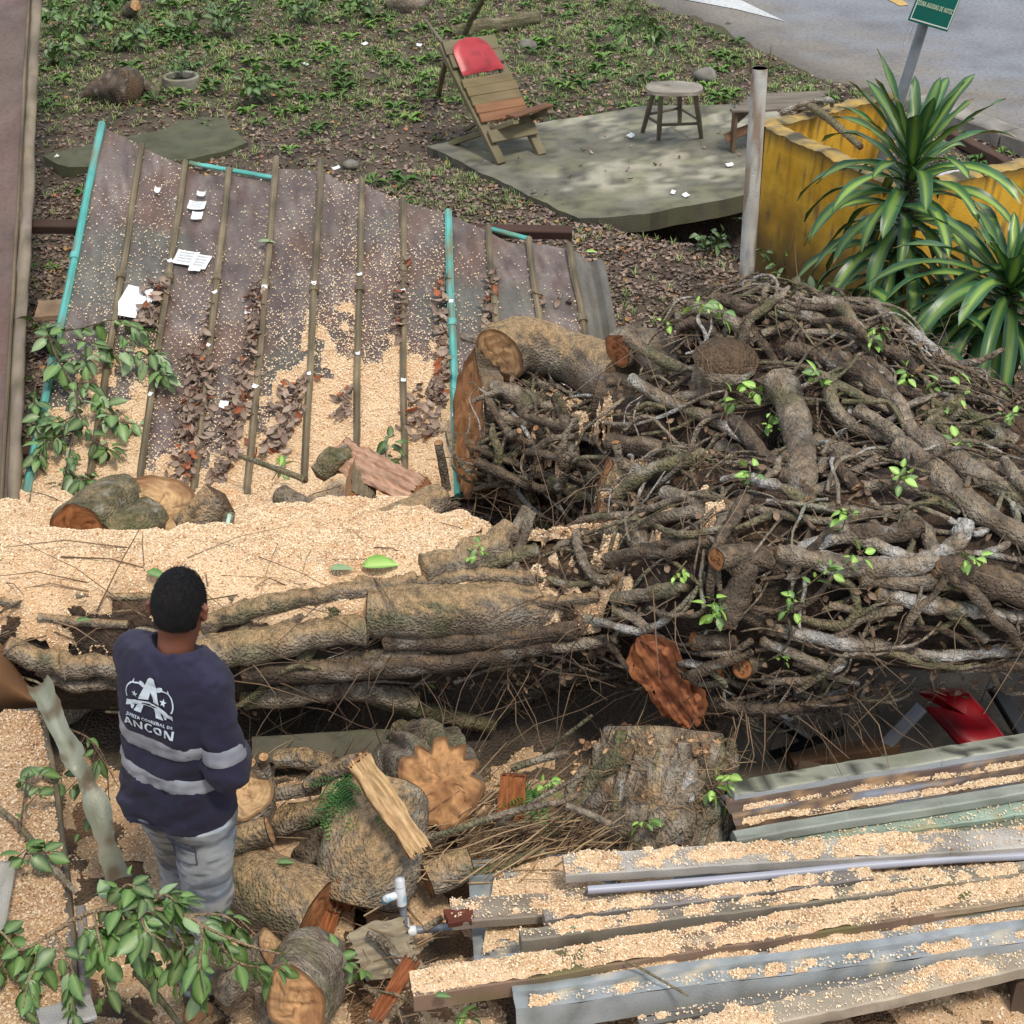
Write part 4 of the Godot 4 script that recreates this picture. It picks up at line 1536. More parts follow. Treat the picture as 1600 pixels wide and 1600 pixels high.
func build_sawdust() -> void:
	# over the left trunk
	var m := MB.new()
	var w := []
	var c := PackedColorArray()
	var spot := func(s: float, t: float) -> Vector3:
		var x := lerpf(-3.3, 0.75, s)
		var z := lerpf(-7.15, -4.78, t)
		return Vector3(x, saw_h(x, z), z)
	var deep := func(p: Vector3, _s: float, t: float) -> float:
		if p.y < 0.09 and p.z > -5.2 or p.x > -0.36 and p.z < -5.72:
			return -0.01
		var mask := n3(p, 4.5) + 0.5 * n3(p, 14.0) + 1.0 - sst(-0.75, 0.45, p.x) * 1.3
		mask -= 1.6 * sst(-4.90, -4.80, p.z + 0.12 * n3(p, 2.5) + 0.06 * n3(p, 9.0)) + 0.5 * sst(-4.95, -4.8, p.z) * sst(-0.9, -0.5, p.x)
		return 0.022 * clampf(mask * 1.5, -0.2, 1.0)
	drift(m, w, c, spot, Vector3.UP, 200, 130, deep, 20000.0, 0.0, 0.0068, 0.16, 0.07)
	m.smooth()
	var o := put("sawdust", m.done(M.saw))
	tag(o, "thick pale sawdust heaped over the left half of the felled trunk", "sawdust", "", "stuff")
	stuff("sawdust_flakes", "loose wood flakes on the heap over the left trunk", "sawdust", chip_mesh, w, c)
	# in the hollows of the middle of the trunk
	m = MB.new()
	w = []
	c = PackedColorArray()
	spot = func(s: float, t: float) -> Vector3:
		var x := lerpf(-0.2, 0.62, s)
		var z := lerpf(-6.75, -5.2, t)
		return Vector3(x, top_of(x, z) + 0.02, z)
	deep = func(p: Vector3, _s: float, _t: float) -> float:
		return 0.02 * (n3(p, 6.0) + 0.5 * n3(p, 18.0) - 0.12 + 0.2 * sst(-0.05, 0.3, p.x)) if p.y > 0.2 and p.x > 0.0 and p.x < 0.42 else 0.0
	drift(m, w, c, spot, Vector3.UP, 90, 120, deep, 9000.0, 0.25, 0.008, 0.09, 0.07)
	m.smooth()
	tag(put("sawdust", m.done(M.saw)), "orange sawdust caught among the roots right of the upright sawn end", "sawdust", "", "stuff")
	stuff("sawdust_flakes", "wood flakes among the roots right of the upright sawn end", "sawdust", chip_mesh, w, c)
	# on the roof sheet: wedges against the seams, thicker downhill
	m = MB.new()
	w = []
	c = PackedColorArray()
	for i in 11:
		var A: Array = RIBS[i]
		var B: Array = RIBS[i + 1]
		var a0 := roof_pt(A[0], A[1])
		var a1 := roof_pt(A[2], A[3])
		var b0 := roof_pt(B[0], B[1])
		var b1 := roof_pt(B[2], B[3])
		var most: float = [0.06, 0.12, -0.06, 0.04, 0.12, 0.24, 0.32, 0.32, 0.02, -0.3, -0.5][i]
		spot = func(s: float, t: float) -> Vector3: return a0.lerp(b0, s).lerp(a1.lerp(b1, s), t) + roof_n * 0.004
		deep = func(p: Vector3, s: float, t: float) -> float:
			var q := t + most + 0.3 * s * s * s + 0.22 * n3(p, 3.0) + 0.10 * n3(p, 11.0) - 0.9
			return 0.03 * clampf(q, -1.0, 0.9)
		drift(m, w, c, spot, roof_n, 14, 70, deep, 15000.0, 0.0, 0.0062, 0.2)
		for k in 3400:
			var s0 := rng.randf()
			var t0 := rng.randf()
			var p0: Vector3 = spot.call(s0, t0)
			if deep.call(p0, s0, t0) > -0.003 - 0.022 * pow(rng.randf(), 2.6):
				loose(w, c, p0 + roof_n * 0.014, roof_n, 0.0068)
		for k in 420:
			var s := pow(rng.randf(), 0.7)
			var t := pow(rng.randf(), 0.55)
			if rng.randf() < 0.3:
				s = rr(0.9, 0.99)
			if n3(spot.call(s, t), 3.0) > rr(-0.6, 0.3):
				loose(w, c, spot.call(s, t) + roof_n * 0.014, roof_n, 0.0075)
	m.smooth()
	tag(put("sawdust", m.done(M.saw)), "pale sawdust drifted against the seams of the fallen roof sheet", "sawdust", "", "stuff")
	stuff("sawdust_flakes", "loose wood flakes sprinkled over the fallen roof sheet", "sawdust", chip_mesh, w, c)
	# trampled floor of the working place in front
	m = MB.new()
	w = []
	c = PackedColorArray()
	spot = func(s: float, t: float) -> Vector3:
		var x := lerpf(-2.3, 2.3, s)
		var z := lerpf(-5.1, -2.9, t)
		var h := ground_h(x, z) + 0.05 * nz.get_noise_2d(x * 6.0, z * 6.0) + 0.16 * sst(0.55, 0.1, Vector2(x + 0.75, z + 4.35).length())
		return Vector3(x, h, z)
	deep = func(p: Vector3, _s: float, _t: float) -> float:
		var q := 0.25 + n3(p, 5.0) + 0.6 * n3(p, 14.0) - 0.5 * sst(0.2, 0.9, p.x) * sst(-4.2, -4.6, p.z) - 0.9 * sst(-4.75, -5.0, p.z)
		return 0.03 * clampf(q, -0.2, 1.0)
	drift(m, w, c, spot, Vector3.UP, 110, 60, deep, 9000.0, 0.2, 0.0085, 0.2)
	m.smooth()
	tag(put("sawdust", m.done(M.saw)), "brownish trampled sawdust on the ground round the man's feet", "sawdust", "", "stuff")
	stuff("sawdust_flakes", "loose wood flakes on the trampled ground in front", "sawdust", chip_mesh, w, c)

# ---------- leaves and paper on the roof ----------
func build_litter() -> void:
	var leaf := dead_leaf(M.dead, 0.26)
	var w := []
	var c := PackedColorArray()
	for q in [[318, 570, 296, 690, 26, 260], [300, 690, 285, 765, 24, 110], [402, 450, 392, 560, 12, 120], [388, 560, 365, 690, 22, 170], [365, 690, 340, 760, 20, 90], [470, 600, 448, 640, 22, 80], [455, 640, 430, 715, 26, 120], [252, 450, 232, 520, 20, 130], [305, 560, 318, 600, 22, 90], [630, 400, 622, 540, 8, 80], [692, 440, 690, 600, 10, 150], [690, 600, 668, 690, 16, 90], [770, 430, 762, 520, 9, 80], [545, 610, 530, 660, 14, 40], [660, 600, 640, 700, 18, 40], [330, 480, 322, 560, 6, 40], [835, 470, 900, 480, 30, 14]]:
		for k in int(q[5] * 0.68):
			var f := rng.randf()
			var u: float = lerpf(q[0], q[2], f) + rng.randfn(0.0, 0.5) * q[4]
			var v: float = lerpf(q[1], q[3], f) + rr(-5, 5)
			var p := roof_pt(u, v) + roof_n * (0.015 + 0.035 * absf(rng.randfn(0.0, 0.6)))
			w.append(lay(p, roof_n, rr(0.035, 0.075), 0.8))
			var kk := rng.randf()
			c.append(shade(mixc(S(122, 102, 90), S(184, 160, 142), kk) if rng.randf() < 0.92 else S(170, 96, 60), rr(0.7, 1.1)))
	stuff("dead_leaves", "curled dead brown leaves gathered along the seams of the roof sheet", "dead leaves", leaf, w, c)
	# paper: the larger sheets one by one, then the small squares
	var big := [[308, 321, 24, 13, "printed white paper strip, upper of the two beneath the turquoise trim"], [308, 337, 15, 12, "small square white paper below the printed strip under the turquoise trim"], [291, 403, 30, 20, "white printed paper, left one of the overlapping pair on the roof"], [314, 409, 22, 20, "white printed paper, right one of the overlapping pair on the roof"], [304, 420, 16, 6, "torn white paper corner lying just below the overlapping pair"], [212, 472, 42, 42, "largest blank white paper sheet beside the pile of dead leaves"], [315, 303, 12, 7, "thin white paper slip nearest the roof's turquoise upper trim"], [247, 297, 9, 8, "lone small white scrap high on the second roof panel"], [388, 484, 9, 11, "small upright white scrap beside the leaf-filled fifth seam"], [350, 632, 11, 9, "white square scrap low on the fourth roof panel"], [370, 638, 9, 7, "tiny tilted white scrap right of the square one, low on the roof"]]
	for q in big:
		var at := roof_pt(q[0], q[1], 0.03)
		var o := paper(at, q[2] / 235.0, q[3] / 170.0, rr(-0.25, 0.1), q[2] > 20 and q[2] < 40)
		tag(o, q[4], "paper")
	var nth := ["", "", "third", "fourth", "fifth", "sixth", "seventh", "eighth", "ninth", "tenth"]
	for k in 16:
		var i := 2 + k / 2
		var f := rr(0.3, 0.45) if k % 2 == 0 else rr(0.6, 0.8)
		var A: Array = RIBS[i]
		var p := roof_pt(A[0], A[1]).lerp(roof_pt(A[2], A[3]), f) + roof_n * 0.047
		tag(paper(p, rr(0.02, 0.034), rr(0.018, 0.03), rr(-0.6, 0.6), false), "tiny white paper square on the %s roof seam from the left, %s" % [nth[i], "upper one" if k % 2 == 0 else "lower one"], "paper", "tiny paper squares on the roof sheet")

func paper(at: Vector3, w: float, h: float, turn: float, printed: bool) -> MeshInstance3D:
	var m := MB.new()
	var ni := 5
	for j in ni + 1:
		for i in ni + 1:
			var p := Vector3((i / float(ni) - 0.5) * w, 0, (j / float(ni) - 0.5) * h)
			p.y = 0.004 * n3(at + p * 3.0, 12.0) + (0.012 * pow(absf(p.x / w) * 2.0, 4.0) * (0.5 + n3(at, 3.0)))
			m.vert(p, Vector3.UP, S(236, 236, 234))
	for j in ni:
		for i in ni:
			var q := j * (ni + 1) + i
			m.quad(q, q + ni + 1, q + ni + 2, q + 1)
	m.smooth()
	if printed:                                             # grey rows of print
		for r in 4:
			var z := (-0.34 + 0.2 * r) * h
			m.face([Vector3(-0.36 * w, 0.008, z), Vector3(-0.36 * w, 0.008, z + 0.05 * h), Vector3(0.3 * w, 0.008, z + 0.05 * h), Vector3(0.3 * w, 0.008, z)], S(176, 178, 182))
	var b := Basis(Vector3.RIGHT, roof_n, Vector3.RIGHT.cross(roof_n)).rotated(roof_n, turn)
	return put("paper_scrap", m.done(M.plain), self, Transform3D(b, at))


# ---------- the stack of boards ----------
func board(called: String, label: String, cat: String, px: Array, h: float, w: float, th: float, col: Callable, mt: Material, dust := 0.0, bend := 0.0) -> Dictionary:
	var a := gp(px[0], px[1], h)
	var b := gp(px[2], px[3], h)
	var d := (b - a).normalized()
	var back := Vector3.UP.cross(d).normalized()
	if back.z > 0.0:
		back = -back
	var o := thing(called, label, cat, (a + b) * 0.5 - Vector3.UP * h, "boards of the dusty stack")
	var m := MB.new()
	var off := back * w * 0.5 - Vector3.UP * th * 0.5 - o.position
	var n := 6
	for k in n:
		var p := a.lerp(b, float(k) / n) + Vector3.UP * bend * sin(PI * k / n)
		var q := a.lerp(b, float(k + 1) / n) + Vector3.UP * bend * sin(PI * (k + 1) / n)
		beam(m, p + off, q + off, w, th, Vector3.UP, func(x: Vector3, nn: Vector3) -> Color: return col.call(x + o.position, nn), 8, 0.004, 0.005)
	put("board", m.done(mt), o)
	if dust > 0.0:
		dusted.append([a, b, back, w, dust])
	return {"a": a, "b": b, "back": back, "o": o}

var dusted := []

func ribbed(called: String, label: String, cat: String, px: Array, h: float, prof: Array, col: Callable, mt: Material, group: String) -> void:   # a metal sheet drawn along a profile of [back, up] points
	var a := gp(px[0], px[1], h)
	var b := gp(px[2], px[3], h)
	var d := (b - a).normalized()
	var back := Vector3.UP.cross(d).normalized()
	if back.z > 0.0:
		back = -back
	var o := thing(called, label, cat, (a + b) * 0.5 - Vector3.UP * h, group)
	var m := MB.new()
	var n := 40
	for i in prof.size() - 1:
		var s := m.v.size()
		for k in n + 1:
			var p := a.lerp(b, float(k) / n)
			for e in 2:
				var q: Array = prof[i + e]
				var x: Vector3 = p + back * q[0] + Vector3.UP * (q[1] + 0.012 * n3(p + back * q[0], 2.0) + (0.01 * n3(p, 9.0) if i == 0 else 0.0))
				m.vert(x - o.position, Vector3.UP, col.call(x, Vector3.UP))
		for k in n:
			var c := s + k * 2
			m.quad(c, c + 2, c + 3, c + 1)
	m.smooth()
	if (m.n[0] if absf(m.n[0].y) > 0.05 else m.n[m.n.size() - 1]).y < 0.0:
		for i in m.n.size():
			m.n[i] = -m.n[i]
		for i in range(0, m.ix.size(), 3):
			var t := m.ix[i + 1]
			m.ix[i + 1] = m.ix[i + 2]
			m.ix[i + 2] = t
	put("sheet", m.done(mt), o)

func build_planks() -> void:
	var dir := gp(1600, 1400, 0.3) - gp(900, 1480, 0.3)
	var galv := func(p: Vector3, _n: Vector3) -> Color:
		var c := mixc(S(156, 162, 164), S(184, 188, 190), 0.5 + n3(p, 3.0))
		c = mixc(c, S(122, 128, 122), sst(0.05, 0.4, n3(p, 7.0)) * 0.6)
		return mixc(c, S(230, 215, 190), 0.8 * sst(0.36, 0.46, n3(p, 60.0)))
	var rusty := func(p: Vector3, _n: Vector3) -> Color:
		var c := mixc(S(112, 92, 82), S(136, 118, 106), 0.5 + n3(p, 5.0))
		c = mixc(c, S(168, 172, 186), sst(0.0, 0.3, n3(p - dir.normalized() * p.dot(dir.normalized()) * 0.9, 16.0)))
		return mixc(c, S(206, 168, 124), 0.7 * sst(0.15, 0.4, n3(p, 30.0)))
	# the metal sheet under everything, its left edge bare
	ribbed("grey_metal_sheet", "grey ribbed metal sheet lying beneath the boards, its left end bare", "metal sheet", [742, 1520, 1780, 1465], 0.17, [[0.0, -0.03], [0.0, 0.0], [0.08, 0.0], [0.09, 0.025], [0.12, 0.025], [0.13, 0.0], [0.24, 0.0], [0.25, 0.025], [0.28, 0.025], [0.29, 0.0], [0.40, 0.0], [0.41, 0.025], [0.44, 0.025], [0.45, 0.0], [0.52, 0.0]], galv, M.metal, "metal sheets in the dusty stack")
	dusted.append([gp(752, 1500, 0.2), gp(1050, 1480, 0.2), Vector3(0.1, 0, -1).normalized(), 0.46, 0.55])
	# front to back
	board("pale_timber", "thick pale weathered timber at the very front of the dusty stack", "board", [985, 1650, 1780, 1473], 0.24, 0.085, 0.052, timber(S(200, 184, 162), dir, 0.0, 0.3), M.timber, 0.42)
	ribbed("galvanised_flashing", "blue-grey folded metal flashing second from the front of the stack", "metal sheet", [806, 1578, 1780, 1450], 0.27, [[-0.016, -0.085], [0.0, 0.0], [0.05, -0.004], [0.055, 0.012], [0.085, 0.012], [0.09, -0.004], [0.14, -0.004], [0.145, 0.012], [0.17, 0.012], [0.175, -0.004], [0.23, -0.004]], galv, M.metal, "metal sheets in the dusty stack")
	for st in [[0.004, 0.044, 0.3], [0.092, 0.046, 0.66], [0.178, 0.05, 0.75]]:
		var bk := Vector3(0.15, 0, -1).normalized()
		dusted.append([gp(826, 1576, 0.272) + bk * st[0], gp(1780, 1450, 0.272) + bk * st[0], bk, st[1], st[2]])
	board("mossy_timber", "long brown timber with greenish front, sticking out farthest left from the stack", "board", [646, 1557, 1780, 1376], 0.31, 0.10, 0.072, timber(S(154, 126, 106), dir, 0.6, 0.4), M.timber, 0.72)
	board("grey_joist", "grey weathered joist with a rotten knot, its left end rounded", "board", [815, 1468, 1592, 1366], 0.33, 0.05, 0.06, timber(S(164, 152, 136), dir, 0.15, 0.6), M.timber, 0.5)
	board("grey_joist", "short grey joist with a broken brown right end behind the longer one", "board", [852, 1437, 1366, 1372], 0.335, 0.05, 0.05, timber(S(160, 150, 144), dir, 0.0, 0.5), M.timber, 0.6)
	board("wide_plank", "wide grey-beige plank with a rotten red left end by the plastic pipe", "board", [706, 1440, 1780, 1356], 0.28, 0.105, 0.04, timber(S(174, 158, 142), dir, 0.1, 0.4), M.timber, 0.36)
	board("thin_lath", "thin tan lath squeezed between the grey joist and the mossy timber", "board", [930, 1494, 1780, 1383], 0.315, 0.03, 0.03, timber(S(190, 166, 138), dir, 0.0, 0.4), M.timber, 0.3)
	board("thin_lath", "thin pale lath lying just behind the wide grey-beige plank", "board", [1010, 1412, 1780, 1340], 0.295, 0.035, 0.02, timber(S(186, 178, 164), dir, 0.0, 0.4), M.timber, 0.3)
	board("thin_lath", "thin grey lath slanting under the pale timber at the front", "board", [1000, 1600, 1780, 1462], 0.235, 0.03, 0.02, timber(S(150, 146, 140), dir, 0.0, 0.4), M.timber, 0.2)
	var rot := MB.new()
	for k in 3:
		var p := gp(694 + k * 3, 1432 + k * 5, 0.27)
		beam(rot, p, p + dir.normalized() * rr(0.07, 0.1), 0.03, 0.03, Vector3.UP, timber(S(120, 62, 44), dir, 0.0, 0.8), 4, 0.012)
	tag(put("rotten_wood", rot.done(M.timber)), "splintered reddish rotten wood on the left end of the wide plank", "wood")
	var pale := board("pale_plank", "broad whitish plank with a chamfered left end, thickly dusted", "board", [884, 1366, 1780, 1314], 0.35, 0.10, 0.042, timber(S(206, 198, 188), dir, 0.0, 0.35), M.timber, 0.52)
	board("mint_board", "faded mint green board tilted across the back of the stack", "board", [1180, 1330, 1780, 1246], 0.325, 0.10, 0.026, func(p: Vector3, nn: Vector3) -> Color: return mixc(timber(S(176, 196, 178), dir, 0.0, 0.2).call(p, nn), S(196, 176, 120), 0.6 * sst(0.1, 0.4, n3(p, 12.0))), M.timber, 0.12)
	board("dull_green_board", "dull grey-green board filling the gap between the mint board and the whitish plank", "board", [1190, 1334, 1780, 1279], 0.30, 0.085, 0.03, timber(S(168, 172, 154), dir, 0.2, 0.4), M.timber, 0.3)
	board("blue_grey_strip", "narrow blue-grey strip under the greenish grey batten", "board", [1150, 1319, 1600, 1262], 0.29, 0.06, 0.03, timber(S(150, 160, 160), dir, 0.0, 0.3), M.timber, 0.2)
	board("grey_green_batten", "grey-green painted batten with a dark gap below", "board", [1152, 1311, 1780, 1209], 0.37, 0.05, 0.04, timber(S(172, 176, 164), dir, 0.0, 0.35), M.timber, 0.0)
	ribbed("rusty_channel", "rust brown ribbed channel between the painted battens", "metal sheet", [1150, 1292, 1780, 1190], 0.355, [[0.0, -0.02], [0.0, 0.0], [0.03, 0.0], [0.035, 0.014], [0.055, 0.014], [0.06, 0.0], [0.10, 0.0], [0.105, 0.014], [0.125, 0.014], [0.13, 0.0], [0.16, 0.0]], rusty, M.metal, "metal sheets in the dusty stack")
	for st in [[0.002, 0.028, 0.7], [0.062, 0.038, 0.5], [0.132, 0.026, 0.5]]:
		var bk := Vector3(0.15, 0, -1).normalized()
		dusted.append([gp(1160, 1291, 0.358) + bk * st[0], gp(1780, 1190, 0.358) + bk * st[0], bk, st[1], st[2]])
	board("mossy_gutter_board", "hindmost board with mossy top and whitish front edge", "board", [1148, 1241, 1780, 1137], 0.40, 0.075, 0.045, func(p: Vector3, nn: Vector3) -> Color:
		var c: Color = timber(S(184, 184, 168), dir, 0.25, 0.3).call(p, nn)
		if nn.y < 0.4:
			c = mixc(S(206, 212, 218), S(176, 180, 180), 0.5 + n3(p, 6.0))
		return mixc(c, S(50, 50, 44), 0.85 * sst(0.1, 0.35, n3(p, 24.0) + 0.5 * n3(p, 4.0)) * sst(0.3, 0.6, nn.y)), M.timber, 0.0)
	# a grey conduit lying along the pale plank
	var o := thing("conduit_pipe", "long grey plastic conduit pipe lying along the whitish plank", "pipe", gp(1300, 1365, 0.0))
	var m := MB.new()
	var ps := []
	for q in [[918, 1391], [1100, 1377], [1230, 1365], [1350, 1353], [1480, 1343], [1600, 1337], [1780, 1328]]:
		ps.append(gp(q[0], q[1], 0.315) - o.position)
	var e := tube(m, ps, [0.0145], 14, 8, 0, 0.0, 1.0, solid(S(168, 168, 180), 0.06, 4.0))
	cap_plain(m, e[0], S(90, 90, 96))
	put("pipe", m.done(M.pvc), o)
	# sleepers the stack rests on, mostly hidden
	for k in 3:
		var b := MB.new()
		var x := 0.15 + k * 0.75
		beam(b, Vector3(x, 0.085, -3.65), Vector3(x + 0.22, 0.085, -4.75), 0.09, 0.13, Vector3.UP, timber(S(110, 90, 74), Vector3(0.2, 0, -1), 0.0, 0.6), 10)
		tag(put("sleeper", b.done(M.timber)), "dark rough sleeper beneath the dusty board stack, " + ["at its left end", "under its middle", "at its right end"][k], "timber", "sleepers under the boards")
	# sawdust on all of it
	var sm := MB.new()
	var w := []
	var c := PackedColorArray()
	for q in dusted:
		var a: Vector3 = q[0]
		var b: Vector3 = q[1]
		var back: Vector3 = q[2]
		var wd: float = q[3]
		var cover: float = q[4]
		var len2 := a.distance_to(b)
		var spot := func(s: float, t: float) -> Vector3: return a.lerp(b, s) + back * wd * lerpf(0.03, 0.98, t) + Vector3.UP * 0.002
		var deep := func(p: Vector3, s: float, t: float) -> float:
			var k := n3(p, 6.0) + 0.5 * n3(p, 18.0) + (cover - 0.5) * 1.6 - 0.22 * sst(0.55, 1.0, s) + 0.12 * sst(0.0, 0.3, t) - 0.5 * sst(0.15, 0.0, t)
			return 0.006 * clampf(k * 2.0, -0.2, 1.0)
		drift(sm, w, c, spot, Vector3.UP, int(len2 / 0.014), maxi(4, int(wd / 0.011)), deep, 24000.0, 0.0, 0.0062, 0.06)
		for k in int(len2 * wd * 5200.0):
			loose(w, c, spot.call(rng.randf(), rng.randf()) + Vector3.UP * 0.003, Vector3.UP, 0.006)
	sm.smooth()
	tag(put("sawdust", sm.done(M.saw)), "pale sawdust lying in strips on the stacked boards", "sawdust", "", "stuff")
	stuff("sawdust_flakes", "loose wood flakes sprinkled over the stacked boards", "sawdust", chip_mesh, w, c)


# ---------- loose logs and cut pieces ----------
func log_piece(called: String, label: String, pts: Array, rs: Array, tone: int, hue0: float, hue1: float, group := "", lump := 0.12, lobes := [], seg := 28) -> Node3D:
	var mid: Vector3 = pts[pts.size() / 2]
	var o := thing(called, label, "log", Vector3(mid.x, 0, mid.z), group)
	var lb := lobes.duplicate()
	if lb.size() == 0 and rs[0] > 0.03:
		for k in 5:
			lb.append([rr(0, TAU), rr(0.25, 0.6), rr(-0.16, 0.18)])
	limb(o, pts, rs, tone, hue0, hue1, "bark", maxi(seg, 40) if rs[0] > 0.03 else seg, lump * 1.4, lb)
	return o

func split_block(called: String, label: String, cat: String, a: Vector3, b: Vector3, upn: Vector3, w: float, th: float, top: Color, side_c: Color) -> Node3D:   # a riven billet: flat split face, bark below
	var o := thing(called, label, cat, Vector3((a.x + b.x) * 0.5, 0, (a.z + b.z) * 0.5))
	var d := (b - a).normalized()
	var sd := d.cross(upn).normalized()
	var up2 := sd.cross(d)
	var m := MB.new()
	var n := 56
	var prof := [Vector2(-0.5, 0.5), Vector2(-0.2, 0.52), Vector2(0.15, 0.46), Vector2(0.5, 0.42), Vector2(0.46, -0.1), Vector2(0.2, -0.46), Vector2(-0.2, -0.5), Vector2(-0.48, -0.15)]
	for f in 8:
		var s := m.v.size()
		for i in n + 1:
			for e in 9:
				var q: Vector2 = prof[f].lerp(prof[(f + 1) % 8], e / 8.0)
				var p := a.lerp(b, i / float(n))
				var fib := p + sd * q.x * w - d * p.dot(d) * 0.94
				var wob := n3(p + sd * q.x, 14.0) * 0.008 + n3(fib, 40.0) * 0.014 + n3(fib, 110.0) * 0.006
				if f < 3:
					p += up2 * wob
				p += sd * q.x * w * (1.0 + 0.2 * n3(p, 8.0)) + up2 * q.y * th + d * (0.03 * n3(sd * q.x * 9.0 + up2 * q.y, 30.0) if i == 0 or i == n else 0.0)
				var g := n3(p - d * p.dot(d) * 0.95, 50.0) + 0.7 * n3(p - d * p.dot(d) * 0.95, 140.0)
				var c := shade(top, 1.0 + g * 0.5) if f < 3 else bark(p, 0, up2)
				if f == 3 or f == 7:
					c = mixc(c, side_c, 0.7)
				m.vert(p - o.position, up2, c)
		for i in n:
			for e in 8:
				var q := s + i * 9 + e
				m.quad(q, q + 1, q + 10, q + 9)
	for e in 2:
		var q := (a if e == 0 else b) - o.position
		var ps := []
		for f in 8:
			var x: Vector2 = prof[f if e == 1 else 7 - f]
			ps.append(q + sd * x.x * w + up2 * x.y * th)
		m.face(ps, side_c)
	m.smooth()
	put("wood", m.done(M.wood), o)
	return o

func build_logs() -> void:
	# front group
	log_piece("fern_log", "big mossy log leaning by the plastic tap, ferns growing on its bark", [gp(566, 1412, 0.12), gp(578, 1360, 0.2), gp(592, 1300, 0.26), gp(606, 1248, 0.3)], [0.12, 0.145, 0.15, 0.15], 4, 1.0, 0.1, "", 0.13, [], 34)
	var fl := split_block("splintered_slab", "long pale splintered slab along the upper edge of the mossy fern log", "wood", gp(556, 1188, 0.66), gp(652, 1330, 0.36), Vector3(0.3, 0.8, 0.5), 0.085, 0.045, S(232, 192, 142), S(206, 146, 92))
	var lob := []
	for k in 15:
		lob.append([rr(0, TAU), rr(0.09, 0.2), rr(-0.34, 0.16)])
	log_piece("fluted_log", "log with a large scalloped orange-tan cut face towards the viewer", [gp(692, 1218, 0.34), gp(692, 1218, 0.34) + Vector3(-0.03, -0.06, -0.1), gp(692, 1218, 0.34) + Vector3(-0.09, -0.14, -0.24), gp(692, 1218, 0.34) + Vector3(-0.14, -0.18, -0.34)], [0.155, 0.16, 0.155, 0.14], 1, 0.62, -1.0, "", 0.16, lob, 130)
	for q in [[668, 1270, 0.036, "larger of two below it"], [690, 1283, 0.028, "lower of two below it"], [716, 1262, 0.03, "under its right half"], [646, 1258, 0.02, "smallest, at its lower left"], [655, 1186, 0.05, "biggest, at its upper left"], [638, 1210, 0.03, "at its left edge"]]:
		log_piece("fused_root", "small sawn root end by the scalloped log, " + q[3], [gp(q[0], q[1], 0.2), gp(q[0] - 14, q[1] - 22, 0.2), gp(q[0] - 30, q[1] - 44, 0.2)], [q[2]], 1, 0.7, -1.0, "sawn root ends round the scalloped log", 0.2, [], 18)
	var st := log_piece("root_stump", "upturned stump block full of roots leaning on the back of the board stack", [STUMP_B, STUMP_B + STUMP_AX * 0.12, STUMP_B + STUMP_AX * 0.26, STUMP_B + STUMP_AX * 0.40], [0.24, 0.22, 0.2, 0.18], 4, -1.0, 1.2, "", 0.22, [[0.5, 0.3, 0.15], [1.6, 0.25, 0.18], [2.6, 0.3, 0.12], [4.0, 0.3, 0.15], [5.2, 0.25, 0.2]], 44)
	var sroots := [[22, 3, 985, 1175, 955, 1200, 925, 1240, 905, 1265], [11, 3, 972, 1140, 968, 1175, 945, 1215, 930, 1240], [9, 1, 1000, 1180, 985, 1230, 950, 1275, 900, 1310], [8, 1, 1015, 1180, 1018, 1220, 1030, 1245, 1060, 1255], [14, 1, 1095, 1220, 1065, 1250, 1030, 1275], [18, 2, 1085, 1270, 1050, 1300, 1015, 1325], [16, 1, 1095, 1290, 1075, 1325, 1040, 1352], [20, 0, 1140, 1200, 1150, 1250, 1150, 1300], [14, 1, 1115, 1240, 1125, 1280, 1120, 1320], [26, 0, 960, 1230, 930, 1280, 900, 1320], [26, 1, 1000, 1250, 985, 1290, 940, 1300], [18, 1, 1040, 1270, 1010, 1300, 990, 1320], [16, 0, 1060, 1300, 1070, 1340, 1060, 1365], [10, 0, 1090, 1180, 1110, 1230, 1105, 1290]]
	for q in sroots:
		var pts := []
		var hs: int = q.size()
		for k in range(2, hs, 2):
			var f := (k - 2) / float(hs - 4)
			pts.append(stump_pt(q[k], q[k + 1]) - st.position)
		var m := MB.new()
		var e := tube(m, pts, [q[0] / 480.0, q[0] / 460.0, q[0] / 620.0], 10, 6, q[1], 0.25)
		cap_plain(m, e[0], S(150, 120, 90))
		cap_plain(m, e[1], S(190, 160, 124))
		put("root", m.done(M.bark), st)
	for k in 46:
		var u0 := rr(900, 1150)
		var v0 := rr(1150, 1290)
		sroots.append([rr(5, 15), [1, 1, 2, 3][k % 4], u0, v0, u0 - rr(-10, 35), v0 + rr(30, 60), u0 - rr(0, 70), v0 + rr(70, 120)])
	for q in sroots.slice(14):
		var pts := []
		for k in range(2, 8, 2):
			pts.append(stump_pt(q[k], q[k + 1]) - st.position + Vector3(0, 0, rr(-0.015, 0.02)))
		var m := MB.new()
		var e := tube(m, pts, [q[0] / 560.0, q[0] / 480.0, q[0] / 700.0], 8, 5, q[1], 0.3)
		cap_plain(m, e[0], S(150, 120, 90))
		cap_plain(m, e[1], S(190, 160, 124))
		put("root", m.done(M.bark), st)
	var sm := MB.new()
	var dl := []
	var dc := PackedColorArray()
